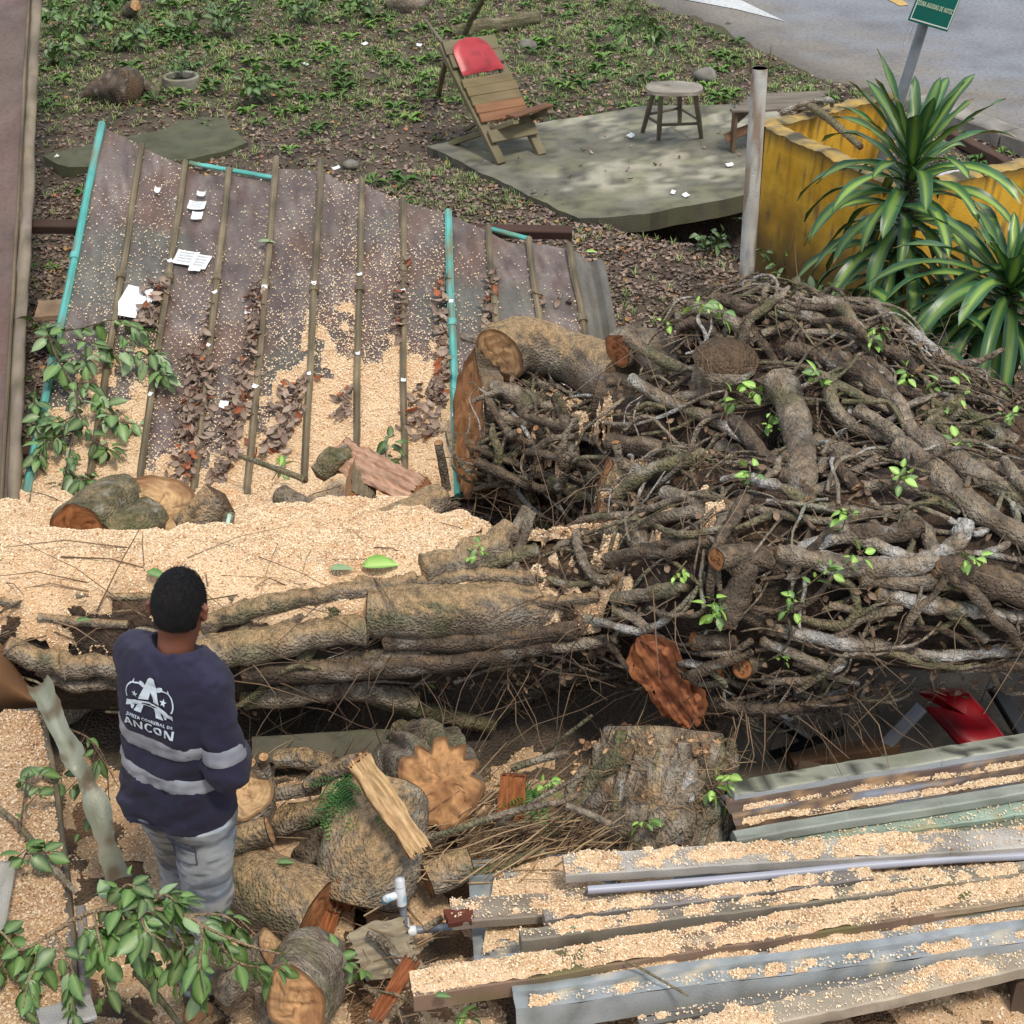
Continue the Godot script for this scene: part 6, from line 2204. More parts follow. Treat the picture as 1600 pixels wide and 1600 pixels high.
func text_tris(txt: String, bold := false, serif := false) -> PackedVector2Array:   # flat lettering, centred, as triangles
	var f := SystemFont.new()
	f.font_names = PackedStringArray(["Droid Serif" if serif else "Droid Sans"])
	f.font_weight = 700 if bold else 400
	var t := TextMesh.new()
	t.text = txt
	t.font = f
	t.font_size = 64
	t.pixel_size = 0.01
	t.depth = 0.0
	t.curve_step = 1.0
	var out := PackedVector2Array()
	var a := t.get_mesh_arrays()
	var v: PackedVector3Array = a[Mesh.ARRAY_VERTEX]
	var ix: PackedInt32Array = a[Mesh.ARRAY_INDEX] if a[Mesh.ARRAY_INDEX] != null else PackedInt32Array(range(v.size()))
	for i in ix:
		out.append(Vector2(v[i].x, v[i].y))
	return out

func fit(tris: PackedVector2Array, centre: Vector2, size: Vector2) -> PackedVector2Array:
	if tris.size() == 0:
		return tris
	var box := Rect2(tris[0], Vector2.ZERO)
	for p in tris:
		box = box.expand(p)
	var out := PackedVector2Array()
	for p in tris:
		out.append(centre + ((p - box.position) / box.size - Vector2(0.5, 0.5)) * size)
	return out

func poly_tris(poly: PackedVector2Array, cell := 0.012) -> PackedVector2Array:
	var out := PackedVector2Array()
	var box := Rect2(poly[0], Vector2.ZERO)
	for p in poly:
		box = box.expand(p)
	for j in int(box.size.y / cell) + 1:
		for i in int(box.size.x / cell) + 1:
			var o := box.position + Vector2(i, j) * cell
			for piece in Geometry2D.intersect_polygons(poly, PackedVector2Array([o, o + Vector2(cell, 0), o + Vector2(cell, cell), o + Vector2(0, cell)])):
				for k in Geometry2D.triangulate_polygon(piece):
					out.append(piece[k])
	return out

func stroke(pts: Array, w: float) -> PackedVector2Array:
	var l := PackedVector2Array()
	var r := PackedVector2Array()
	for i in pts.size():
		var d: Vector2 = (pts[mini(i + 1, pts.size() - 1)] - pts[maxi(i - 1, 0)]).normalized()
		var n := Vector2(-d.y, d.x) * w * 0.5
		l.append(pts[i] + n)
		r.append(pts[i] - n)
	r.reverse()
	l.append_array(r)
	return l

func emblem() -> PackedVector2Array:                       # the print on the back, in units of half its width
	var t := PackedVector2Array()
	t.append_array(fit(text_tris("ANCON", true), Vector2(0, -0.93), Vector2(2.0, 0.34)))
	t.append_array(fit(text_tris("JUNTA COMUNAL DE", true), Vector2(0.03, -0.64), Vector2(1.86, 0.15)))
	var polys := []
	polys.append([Vector2(-0.13, 0.93), Vector2(-0.06, 1.0), Vector2(0.06, 1.0), Vector2(0.13, 0.93), Vector2(0.40, 0.12), Vector2(0.18, 0.16), Vector2(0.13, 0.33), Vector2(0.0, 0.33 + 0.12), Vector2(-0.02, 0.2), Vector2(-0.42, 0.12)])
	polys.append([Vector2(-0.44, -0.10), Vector2(-0.20, -0.03), Vector2(-0.30, -0.42), Vector2(-0.60, -0.42)])
	polys.append([Vector2(0.44, -0.10), Vector2(0.20, -0.03), Vector2(0.30, -0.42), Vector2(0.60, -0.42)])
	var arch := []
	var under := []
	for k in 17:
		var x := -0.95 + 1.9 * k / 16.0
		arch.append(Vector2(x, 0.10 - 0.25 * pow(absf(x), 1.7)))
		under.append(Vector2(x, (-0.02 - 0.36 * pow(absf(x), 1.5)) if absf(x) > 0.3 else 0.03 - 0.25 * pow(absf(x), 1.7)))
	under.reverse()
	polys.append(arch + under)
	polys.append([Vector2(-0.74, -0.25), Vector2(-0.58, -0.2), Vector2(-0.64, -0.38), Vector2(-0.70, -0.38)])
	polys.append([Vector2(0.74, -0.25), Vector2(0.58, -0.2), Vector2(0.64, -0.38), Vector2(0.70, -0.38)])
	var low := []
	for k in 9:
		var x := -0.36 + 0.72 * k / 8.0
		low.append(Vector2(x, -0.06 - 0.10 * x * x))
	for p in polys:
		t.append_array(poly_tris(PackedVector2Array(p), 0.14))
	t.append_array(poly_tris(stroke(low, 0.035), 0.14))
	for s in [-1.0, 1.0]:
		var arc := []
		for k in 13:
			var a := lerpf(deg_to_rad(208), deg_to_rad(70), k / 12.0)
			arc.append(Vector2((-0.52 + 0.45 * cos(a)) * -s, 0.22 + 0.45 * sin(a)))
		t.append_array(poly_tris(stroke(arc, 0.05), 0.14))
		var lf := []
		for k in 12:
			var a := TAU * k / 12.0
			lf.append(Vector2((-0.30 + 0.17 * cos(a) * (1.0 - 0.15 * sin(a))) * -s, 0.66 + 0.10 * sin(a) * (1.0 if cos(a) < 0.5 else 0.6) - 0.06 * cos(a)))
		t.append_array(poly_tris(PackedVector2Array(lf), 0.14))
		t.append_array(poly_tris(PackedVector2Array([Vector2(-0.76 * -s, 0.62), Vector2(-0.66 * -s, 0.66), Vector2(-0.68 * -s, 0.78)]), 0.14))
		var star := []
		for k in 10:
			var a := PI * 0.5 + TAU * k / 10.0
			var r := 0.14 if k % 2 == 0 else 0.058
			star.append(Vector2(-0.56 * -s + r * cos(a), 0.28 + r * sin(a)))
		t.append_array(poly_tris(PackedVector2Array(star), 0.14))
	return t

func build_person() -> void:
	var foot := gp(296, 1556, 0.0)
	var o := thing("person", "man in navy long-sleeved work shirt and faded jeans standing with his back turned", "person", foot + Vector3(-0.01, 0, -0.07))
	o.rotation_degrees = Vector3(0, -24.0, -4.0)
	o.scale = Vector3.ONE * 0.94
	# body: one skin from head to feet
	var m := MB.new()
	var lhand := hand_bones(L_ARM[1][1], L_ARM[1][1] + Vector3(0.08, -0.06, -0.1), Vector3(0.3, 0.3, 0.7), 0.9, 1.0)
	var rhand := hand_bones(R_ARM[1][1], R_ARM[1][1] + Vector3(-0.05, -0.07, -0.1), Vector3(-0.5, 0.3, 0.4), 0.8, -1.0)
	var all := TORSO + NECK + L_ARM + R_ARM + LEGS
	var bones := func(p: Vector3) -> float: return minf(sd_bones(p, all, 0.03), head_sd(p))
	var skin := func(p: Vector3, _n: Vector3) -> Color: return shade(mixc(S(122, 76, 58), S(140, 88, 68), 0.5 + n3(p, 8.0)), 1.0)
	nets(m, Vector3(-0.34, 0.08, -0.45), Vector3(0.34, 1.40, 0.2), 0.014, func(p: Vector3) -> float: return sd_bones(p, all, 0.03), skin)
	nets(m, Vector3(-0.13, 1.36, -0.22), Vector3(0.13, 1.74, 0.09), 0.0055, func(p: Vector3) -> float:
		var a := sd_bones(p, NECK, 0.02)
		var b := head_sd(p)
		var h := maxf(0.025 - absf(a - b), 0.0) / 0.025
		return minf(a, b) - h * h * 0.00625, skin)
	for hb in [lhand, rhand]:
		var lo := Vector3(9, 9, 9)
		var hi := Vector3(-9, -9, -9)
		for b in hb:
			for e in 2:
				lo = lo.min(b[e])
				hi = hi.max(b[e])
		nets(m, lo - Vector3.ONE * 0.02, hi + Vector3.ONE * 0.02, 0.0036, func(p: Vector3) -> float: return sd_bones(p, hb, 0.008), skin)
	put("body", m.done(M.skin), o)
	# hair: cropped, dark, thinning at the crown
	m = MB.new()
	var hairy := func(p: Vector3) -> float:
		var q := (p - HEAD).rotated(Vector3.UP, -0.33).rotated(Vector3.RIGHT, 0.32)
		var e := Vector3(q.x / 0.0785, (q.y - 0.016) / 0.105, (q.z - 0.0) / 0.098)
		var d := (e.length() - 1.0) * 0.085 + 0.0022 * n3(p, 55.0) + 0.001 * n3(p, 160.0)
		d = maxf(d, -0.052 - q.y - 0.5 * (q.z - 0.02) * sst(0.0, 0.1, q.z) * 0.2)
		var face := -q.z - 0.058 + 0.55 * (0.055 - q.y) * sst(-0.2, 0.06, q.y)
		d = maxf(d, face)
		for s in [-1.0, 1.0]:
			d = maxf(d, -(Vector3(q.x - 0.085 * s, (q.y + 0.03) * 0.75, q.z - 0.006).length() - 0.034))
		return d
	nets(m, Vector3(-0.12, 1.44, -0.2), Vector3(0.12, 1.76, 0.1), 0.005, hairy, func(p: Vector3, _n: Vector3) -> Color:
		var c := mixc(S(20, 19, 22), S(36, 33, 34), 0.5 + n3(p, 40.0))
		c = mixc(c, S(70, 52, 44), 0.55 * sst(0.055, 0.0, p.distance_to(HEAD + Vector3(0.012, 0.085, 0.062)) + 0.01 * n3(p, 40.0)))
		return mixc(c, S(64, 48, 40), 0.6 * sst(1.535, 1.505, p.y)))
	var strands := MB.new()
	for i in m.v.size():
		for k in 2:
			var nn := m.n[i]
			var flow := (Vector3(0, -0.7, 0.2) + Vector3(rr(-0.35, 0.35), rr(-0.2, 0.2), rr(-0.35, 0.35)))
			flow = (flow - nn * flow.dot(nn) + nn * rr(0.15, 0.5)).normalized()
			var p := m.v[i] + Vector3(rr(-1, 1), rr(-1, 1), rr(-1, 1)) * 0.0025
			twig(strands, [p, p + flow * rr(0.006, 0.011)], 0.0006, shade(S(34, 32, 36), rr(0.4, 1.7)), 0.4)
	var hair := put("hair", m.done(M.hair), o)
	put("hair_strands", strands.done(M.hair), hair).set_meta("kind", "stuff")
	# shirt with its tape and print
	m = MB.new()
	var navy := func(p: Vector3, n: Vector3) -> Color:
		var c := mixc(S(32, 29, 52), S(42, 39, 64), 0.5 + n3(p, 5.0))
		return mixc(c, S(84, 80, 110), 0.3 * sst(0.55, 1.0, n.y + 0.3 * n3(p, 12.0)))  # cloth facing up is paler: light from above painted into the navy
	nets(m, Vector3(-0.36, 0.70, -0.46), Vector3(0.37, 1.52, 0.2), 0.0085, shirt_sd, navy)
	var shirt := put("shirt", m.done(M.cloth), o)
	var torso_only := func(p: Vector3) -> float:
		var d := sd_bones(p, TORSO + SKIRT, 0.05) - 0.017
		var w := sst(1.3, 0.95, p.y)
		d += (0.003 + 0.004 * w) * n3(Vector3(p.x * 1.1 + p.y * 0.6, p.y * 2.2 - p.x * 0.9, p.z * 1.1), 9.0)
		d += 0.004 * n3(Vector3(p.x + p.y * 1.3, p.y * 0.7 - p.x, p.z), 24.0)
		return d - 0.008 * sst(0.96, 0.86, p.y)
	var tape := func(p: Vector3, _n: Vector3) -> Color: return mixc(S(132, 134, 144), S(164, 166, 174), 0.5 + n3(p, 14.0))
	put("reflective_band", band(Vector3(0, 1.13, -0.005), Vector3(0, 1.19, -0.005), torso_only, tape), shirt)
	put("reflective_band", band(Vector3(0, 1.0, 0.0), Vector3(0, 1.06, 0.0), torso_only, tape), shirt)
	var ra0: Vector3 = R_ARM[0][0]
	var ra1: Vector3 = R_ARM[0][1]
	var sleeve := func(p: Vector3) -> float: return shirt_sd(p)
	put("reflective_band", band(ra0.lerp(ra1, 0.66), ra0.lerp(ra1, 0.86), func(p: Vector3) -> float: return sd_bones(p, R_ARM, 0.03) - 0.019 + 0.004 * n3(p, 20.0), tape), shirt)
	m = MB.new()
	var tris := emblem()
	for i in range(0, tris.size(), 3):
		var q := []
		for k in 3:
			var x := tris[i + k].x * 0.09 - 0.012
			var y := tris[i + k].y * 0.088 + 1.318
			var z := 0.3
			for it in 60:
				var d := shirt_sd(Vector3(x, y, z))
				if d < 0.0005:
					break
				z -= maxf(d * 0.7, 0.0006)
			q.append(Vector3(x, y, z + 0.0035))
		if (q[1] - q[0]).cross(q[2] - q[0]).z < 0.0:
			q.reverse()
		m.face(q, S(196, 206, 214))
	put("printed_emblem", m.done(M.plain), shirt)
	# jeans, shoes
	m = MB.new()
	nets(m, Vector3(-0.27, 0.05, -0.32), Vector3(0.27, 0.99, 0.2), 0.0085, jeans_sd, func(p: Vector3, n: Vector3) -> Color:
		var c := mixc(S(158, 168, 180), S(204, 208, 210), 0.5 + n3(p, 5.0) + 0.4 * n3(Vector3(p.x, p.y * 2.0, p.z), 22.0))
		c = mixc(c, S(190, 178, 158), 0.5 * sst(0.0, 0.4, n3(p + Vector3(3, 3, 3), 4.0)))
		c = mixc(c, S(96, 84, 72), 0.6 * sst(0.16, 0.4, n3(p + Vector3(9, 3, 3), 5.0)))
		return mixc(c, S(82, 92, 112), 0.6 * sst(0.02, -0.25, n3(Vector3(p.x * 0.8, p.y * 2.6, p.z * 0.8 + p.x), 11.0))))
	var jeans := put("jeans", m.done(M.denim), o)
	m = MB.new()
	for q in [[0.03, 0.80, 0.125, 0.785], [0.125, 0.80, 0.125, 0.70], [0.03, 0.80, 0.035, 0.69], [0.035, 0.69, 0.125, 0.70], [0.03, 0.775, 0.125, 0.76]]:
		var pts := []
		for k in 9:
			var x := lerpf(q[0], q[2], k / 8.0)
			var y := lerpf(q[1], q[3], k / 8.0)
			var z := 0.26
			for it in 60:
				var d := jeans_sd(Vector3(x, y, z))
				if d < 0.0005:
					break
				z -= maxf(d * 0.7, 0.0006)
			pts.append(Vector3(x, y, z + 0.001))
		twig(m, pts, 0.0028, S(86, 90, 104), 1.0)
	put("pocket_stitching", m.done(M.plain), jeans)
	for s in 2:
		m = MB.new()
		var an: Vector3 = LEGS[1 if s == 0 else 3][1]
		var sb := [[Vector3(an.x, 0.05, an.z + 0.03), Vector3(an.x + (0.03 if s == 0 else -0.02), 0.045, an.z - 0.15), 0.048, 0.042], [Vector3(an.x, 0.11, an.z), Vector3(an.x, 0.05, an.z + 0.01), 0.046, 0.05]]
		nets(m, Vector3(an.x - 0.12, -0.02, an.z - 0.23), Vector3(an.x + 0.12, 0.2, an.z + 0.12), 0.009, func(p: Vector3) -> float: return maxf(sd_bones(p, sb, 0.03), 0.004 - p.y), func(p: Vector3, _n: Vector3) -> Color: return mixc(S(70, 62, 54), S(104, 88, 72), 0.5 + n3(p, 14.0)))
		put("boot", m.done(M.cloth), o)
	# a white rag in the crook of his arm
	m = MB.new()
	nets(m, Vector3(0.06, 0.9, -0.16), Vector3(0.26, 1.1, 0.05), 0.007, func(p: Vector3) -> float: return sd_bones(p, [[Vector3(0.155, 1.0, -0.02), Vector3(0.15, 0.95, -0.02), 0.028, 0.024]], 0.01) + 0.006 * n3(p, 22.0), func(_p: Vector3, _n: Vector3) -> Color: return S(226, 226, 228))
	put("white_glove", m.done(M.cloth), o)


# ---------- chair, stool, bench ----------
func bar(o: Node3D, called: String, a: Vector3, b: Vector3, w: float, th: float, upn: Vector3, col: Callable, mt: Material, seg := 5) -> MeshInstance3D:
	var m := MB.new()
	var org := o.position
	beam(m, a - org, b - org, w, th, upn, func(p: Vector3, n: Vector3) -> Color: return col.call(p + org, n), seg, 0.002, 0.004)
	return put(called, m.done(mt), o)

func build_furniture() -> void:
	# reclining board chair
	var lb := gp(783, 256, 0.05)
	var rb := gp(846, 242, 0.05)
	var lt := gp(690, 70, 0.80)
	var rt := gp(764, 60, 0.80)
	var o := thing("reclining_chair", "mossy board reclining chair with a red pad on its headrest standing on the patio", "chair", Vector3((lb.x + rb.x) * 0.5, 0.05, (lb.z + rb.z) * 0.5))
	var across := (rb - lb).normalized()
	var dl := (lt - lb).normalized()
	var nn := across.cross(dl).normalized()
	if nn.y < 0.0:
		nn = -nn
	var wood := timber(S(140, 128, 102), dl, 0.3, 0.4)
	bar(o, "back_rail", lb, lt, 0.045, 0.075, across, wood, M.timber, 10)
	bar(o, "back_rail", rb, rt, 0.045, 0.075, across, wood, M.timber, 10)
	var P := func(s: float, t: float, k: float) -> Vector3: return lt.lerp(rt, s).lerp(lb.lerp(rb, s), t) + nn * k
	var brd := timber(S(148, 128, 96), across, 0.2, 0.5)
	for q in [[0.0, 0.11], [0.115, 0.22]]:                    # head boards behind the pad
		var t: float = (q[0] + q[1]) * 0.5
		bar(o, "slat", P.call(-0.06, t, 0.045), P.call(1.06, t, 0.045), (q[1] - q[0]) * 1.05, 0.018, nn, wood, M.timber)
	for k in 5:
		var t := 0.355 + k * 0.072
		bar(o, "slat", P.call(-0.05, t, 0.046 + 0.003 * (k % 2)), P.call(1.05, t, 0.046 + 0.003 * (k % 2)), 0.074, 0.018, nn, brd if k < 3 else timber(S(156, 112, 80), across, 0.0, 0.4), M.timber)
	# red pad with rounded shoulders
	var m := MB.new()
	var pc: Vector3 = P.call(0.47, 0.145, 0.062) - o.position
	for f in 2:
		var s0 := m.v.size()
		for j in 15:
			for i in 15:
				var x := i / 7.0 - 1.0
				var y := j / 14.0                                 # 0 top, 1 bottom
				var hw := 0.165 * (1.0 + 0.14 * y) * (sqrt(maxf(0.0, 1.0 - pow(clampf(1.0 - y / 0.5, 0.0, 1.0), 2.6))) if y < 0.5 else 1.0)
				var edge := maxf(absf(x), absf(y * 2.0 - 1.0))
				var p := pc + across * x * hw - dl * (y - 0.5) * 0.30 + nn * (0.016 * (1.0 - pow(edge, 8.0)) if f == 0 else -0.006)
				if y > 0.95:
					p -= dl * 0.012 * n3(p + o.position, 16.0)
				var c := mixc(S(176, 44, 52), S(206, 70, 76), 0.5 + n3(p + o.position, 5.0))
				m.vert(p, nn, mixc(c, S(120, 40, 40), 0.5 * sst(0.1, 0.4, n3(p, 9.0))))
		for j in 14:
			for i in 14:
				var a := s0 + j * 15 + i
				if f == 0:
					m.quad(a, a + 15, a + 16, a + 1)
				else:
					m.quad(a, a + 1, a + 16, a + 15)
	m.smooth()
	put("red_pad", m.done(M.vinyl), o)
	# the crossing seat frame
	var sl := gp(706, 224, 0.05)
	var sr := sl + across * 0.36 + Vector3(0, 0, 0)
	var fl := gp(806, 190, 0.36)
	var fr := gp(860, 172, 0.37)
	bar(o, "seat_rail", sl, fl, 0.04, 0.06, across, wood, M.timber)
	bar(o, "seat_rail", sr, fr, 0.04, 0.06, across, wood, M.timber)
	var sn := (fl - sl).cross(across).normalized()
	if sn.y < 0.0:
		sn = -sn
	for k in 2:
		var t := 0.80 + 0.17 * k
		bar(o, "seat_board", sl.lerp(fl, t) + sn * 0.045 - across * 0.02, sr.lerp(fr, t) + sn * 0.045 + across * 0.02, 0.10, 0.018, (sn + (fl - sl).normalized() * (0.35 if k == 1 else 0.0)).normalized(), timber(S(134, 92, 66), across, 0.0, 0.5), M.timber)
	bar(o, "cross_bar", P.call(-0.05, 0.80, 0.05), P.call(1.05, 0.80, 0.05), 0.10, 0.022, nn, wood, M.timber)
	bar(o, "prop_leg", P.call(0.02, 0.10, -0.05), gp(684, 152, 0.0), 0.03, 0.04, across, timber(S(136, 112, 84), dl, 0.1, 0.3), M.timber)
	bar(o, "prop_leg", P.call(0.1, 0.62, -0.04), gp(728, 203, 0.05), 0.03, 0.04, across, wood, M.timber)
	# stool
	var sc := gp(1054, 134, 0.53)
	o = thing("wooden_stool", "weathered wooden stool with pale worn oblong seat on the patio", "stool", Vector3(sc.x, 0.05, sc.z))
	m = MB.new()
	var pale := timber(S(176, 166, 152), Vector3(1, 0, 0.25), 0.0, 0.4)
	var leg := timber(S(126, 116, 102), Vector3.UP, 0.1, 0.3)
	for f in 3:
		var s0 := m.v.size()
		for j in 13:
			for i in 33:
				var a := TAU * (i % 32) / 32.0
				var e := Vector2(signf(cos(a)) * pow(absf(cos(a)), 0.7) * 0.215, signf(sin(a)) * pow(absf(sin(a)), 0.75) * 0.155)
				var r := j / 12.0
				var y := 0.53
				if f == 0:
					y += -0.006 * (1.0 - r * r) + (-0.008 * sst(0.85, 1.0, r))
				elif f == 1:
					y += -0.036
				else:
					r = 1.0
					y += lerpf(-0.008, -0.036, j / 12.0)
				var p := Vector3(sc.x + e.x * r, y, sc.z + e.y * r)
				p += Vector3(0, 0.004 * n3(p, 10.0), 0)
				m.vert(p - o.position, Vector3.UP, pale.call(p, Vector3.UP))
		for j in 12:
			for i in 32:
				var q := s0 + j * 33 + i
				if f == 1:
					m.quad(q, q + 33, q + 34, q + 1)
				else:
					m.quad(q, q + 1, q + 34, q + 33)
	m.smooth()
	put("seat", m.done(M.timber), o)
	var tops := [Vector3(-0.16, 0.5, 0.09), Vector3(0.15, 0.5, 0.10), Vector3(0.12, 0.5, -0.1), Vector3(-0.13, 0.5, -0.09)]
	var feet := [gp(1029, 219, 0.05), gp(1096, 216, 0.05), gp(1062, 192, 0.05), gp(1004, 206, 0.05)]
	tops = [Vector3(sc.x - 0.11, 0.5, sc.z + 0.11), Vector3(sc.x + 0.15, 0.5, sc.z + 0.09), Vector3(sc.x + 0.05, 0.5, sc.z - 0.1), Vector3(sc.x - 0.15, 0.5, sc.z - 0.02)]
	for k in 4:
		var t := MB.new()
		var e := tube(t, [feet[k] - o.position, feet[k].lerp(tops[k], 0.5) - o.position, tops[k] - o.position], [0.017, 0.021, 0.02], 10, 4, 1, 0.1, 1.0, func(p: Vector3, n: Vector3) -> Color: return leg.call(p + o.position, n))
		cap_plain(t, e[0], S(90, 80, 70))
		put("leg", t.done(M.timber), o)
	for q in [[0, 1, 0.34], [1, 2, 0.42], [2, 3, 0.42], [3, 0, 0.36]]:
		var a: Vector3 = feet[q[0]].lerp(tops[q[0]], q[2])
		var b: Vector3 = feet[q[1]].lerp(tops[q[1]], q[2])
		bar(o, "rung", a, b, 0.018, 0.022, Vector3.UP, leg, M.timber, 3)
	# slatted bench
	var bc := gp(1196, 165, 0.38)
	o = thing("slatted_bench", "low grey slatted bench half hidden by the white pipe", "bench", Vector3(bc.x, 0.05, bc.z))
	var ex := (gp(1236, 168, 0.38) - gp(1142, 172, 0.38)).normalized()
	var ez := Vector3.UP.cross(ex).normalized()
	var slat := timber(S(140, 128, 114), ex, 0.0, 0.4)
	for k in 6:
		var c := gp(1142, 173, 0.38) + (gp(1172, 150, 0.38) - gp(1142, 173, 0.38)) * (k / 5.0)
		bar(o, "slat", c, c + ex * 0.62, 0.062, 0.02, Vector3.UP, slat, M.timber)
	for s in 2:
		var c0 := gp(1142, 173, 0.36) + ex * (0.03 + 0.52 * s)
		var c1 := gp(1172, 150, 0.36) + ex * (0.03 + 0.52 * s)
		bar(o, "side_board", c0 + Vector3(0, -0.06, 0.02), c1 + Vector3(0, -0.06, 0), 0.10, 0.022, ex, slat, M.timber)
		bar(o, "leg", Vector3(c0.x, 0.05, c0.z + 0.02), c0 + Vector3(0, 0, 0.02), 0.09, 0.025, ex, timber(S(134, 108, 84), Vector3.UP, 0.2, 0.4), M.timber)
		bar(o, "leg", Vector3(c1.x, 0.05, c1.z), c1, 0.09, 0.025, ex, slat, M.timber)
	bar(o, "brace", gp(1133, 216, 0.15), gp(1182, 196, 0.24), 0.07, 0.025, Vector3(0, 0.4, 1).normalized(), timber(S(140, 104, 80), ex, 0.0, 0.3), M.timber)

# ---------- pole and sign ----------
func build_posts() -> void:
	var base := gp(1163, 492, 0.0)
	var topp := zp(1187, 106, -base.z + 0.02)
	var o := thing("white_pipe_post", "rust-streaked white metal pipe post with a torn open top", "post", base)
	var m := MB.new()
	var paint := func(p: Vector3, _n: Vector3) -> Color:
		var q := p + base
		var c := mixc(S(206, 200, 190), S(226, 222, 214), 0.5 + n3(q, 5.0))
		c = mixc(c, S(152, 116, 84), 0.75 * sst(0.0, 0.35, n3(Vector3(q.x * 3.0, q.y * 0.7, q.z), 5.0) + 0.2 * n3(q, 30.0)))
		return mixc(c, S(92, 98, 112), 0.8 * sst(0.1, 0.3, n3(Vector3(q.x * 2.0, q.y, q.z), 9.0)) * sst(0.6, 0.2, q.y))
	var pts := []
	for k in 9:
		pts.append((base + Vector3(0, -0.05, 0)).lerp(topp, k / 8.0) - base)
	var e := tube(m, pts, [0.047], 26, 3, 2, 0.0, 1.0, paint)
	put("pipe", m.done(M.paint), o)
	m = MB.new()
	tube(m, [pts[8] + Vector3(0, -0.3, 0), pts[8] + Vector3(0, -0.001, 0)], [0.041], 20, 3, 2, 0.0, 1.0, solid(S(60, 50, 44)))
	for i in range(0, m.ix.size(), 3):
		var t := m.ix[i]
		m.ix[i] = m.ix[i + 1]
		m.ix[i + 1] = t
	put("inner_wall", m.done(M.metal), o)
	m = MB.new()
	for q in [[0.047, 0.01, 0.055, 0.13], [-0.05, 0.0, -0.075, 0.09]]:
		twig(m, [pts[8] + Vector3(q[0], -0.03, q[1]), pts[8] + Vector3(q[0] * 1.05, 0.05, q[1]), pts[8] + Vector3(q[2], q[3], q[1])], 0.007, S(120, 92, 70), 0.2)
	put("torn_metal", m.done(M.metal), o)
	# road sign leaning right
	base = gp(1335, 384, -0.02)
	var head := zp(1441, 44, -base.z - 0.12)
	o = thing("road_sign", "green road sign plate with white border on a leaning grey pole", "sign", base)
	m = MB.new()
	tube(m, [Vector3.ZERO, (head - base) * 0.5, (head - base) * 1.2], [0.034], 16, 4, 1, 0.0, 1.0, func(p: Vector3, _n: Vector3) -> Color: return mixc(S(130, 140, 148), S(158, 166, 174), 0.5 + n3(p + base, 5.0)))
	put("pole", m.done(M.metal), o)
	var up2 := (head - base).normalized()
	var nn := Vector3(-0.22, 0.12, 1.0).normalized()
	up2 = (zp(1414, -20, -head.z - 0.06) - zp(1409, 27, -head.z - 0.06)).normalized()
	var ex := (zp(1477, 47, -head.z + 0.03) - zp(1409, 27, -head.z - 0.06)).normalized()
	nn = ex.cross(up2).normalized()
	up2 = nn.cross(ex)
	var w := 0.30
	var h := 0.62
	var c0 := zp(1409, 27, -head.z - 0.06) - base + nn * 0.075
	m = MB.new()
	beam(m, c0 + ex * w * 0.5, c0 + ex * w * 0.5 + up2 * h, w, 0.006, nn, solid(S(0, 104, 92), 0.08, 3.0), 4, 0.0, 0.002)
	put("plate", m.done(M.gloss), o)
	m = MB.new()
	var q := func(x0: float, y0: float, x1: float, y1: float, c: Color):
		var z := nn * 0.0062
		m.face([c0 + ex * x0 + up2 * y0 + z, c0 + ex * x1 + up2 * y0 + z, c0 + ex * x1 + up2 * y1 + z, c0 + ex * x0 + up2 * y1 + z], c)
	for f in [[0.008, 0.012, w - 0.008, 0.02], [0.008, h - 0.02, w - 0.008, h - 0.012], [0.008, 0.02, 0.015, h - 0.02], [w - 0.015, 0.02, w - 0.008, h - 0.02]]:
		q.call(f[0], f[1], f[2], f[3], S(206, 214, 206))
	var t := fit(text_tris("ZONA AGUDAS DE NOTIC", true), Vector2(w * 0.5, 0.118), Vector2(w * 0.88, 0.030))
	t.append_array(fit(text_tris("PROHIBIDO BOTAR", true), Vector2(w * 0.5, 0.36), Vector2(w * 0.8, 0.04)))
	for i in range(0, t.size(), 3):
		var ps := []
		for k in 3:
			ps.append(c0 + ex * t[i + k].x + up2 * t[i + k].y + nn * 0.0064)
		if (ps[1] - ps[0]).cross(ps[2] - ps[0]).dot(nn) < 0.0:
			ps.reverse()
		m.face(ps, S(190, 206, 176))
	put("lettering", m.done(M.plain), o)
	m = MB.new()
	for k in 7:
		var a := c0 + ex * (0.02 + 0.04 * k * 0.4)
		twig(m, [a, a - up2 * 0.07 + ex * rr(-0.02, 0.02), a - up2 * rr(0.1, 0.16) + ex * rr(-0.02, 0.02)], 0.001, S(120, 100, 84))
	put("hanging_rootlets", m.done(M.plain), o).set_meta("kind", "stuff")

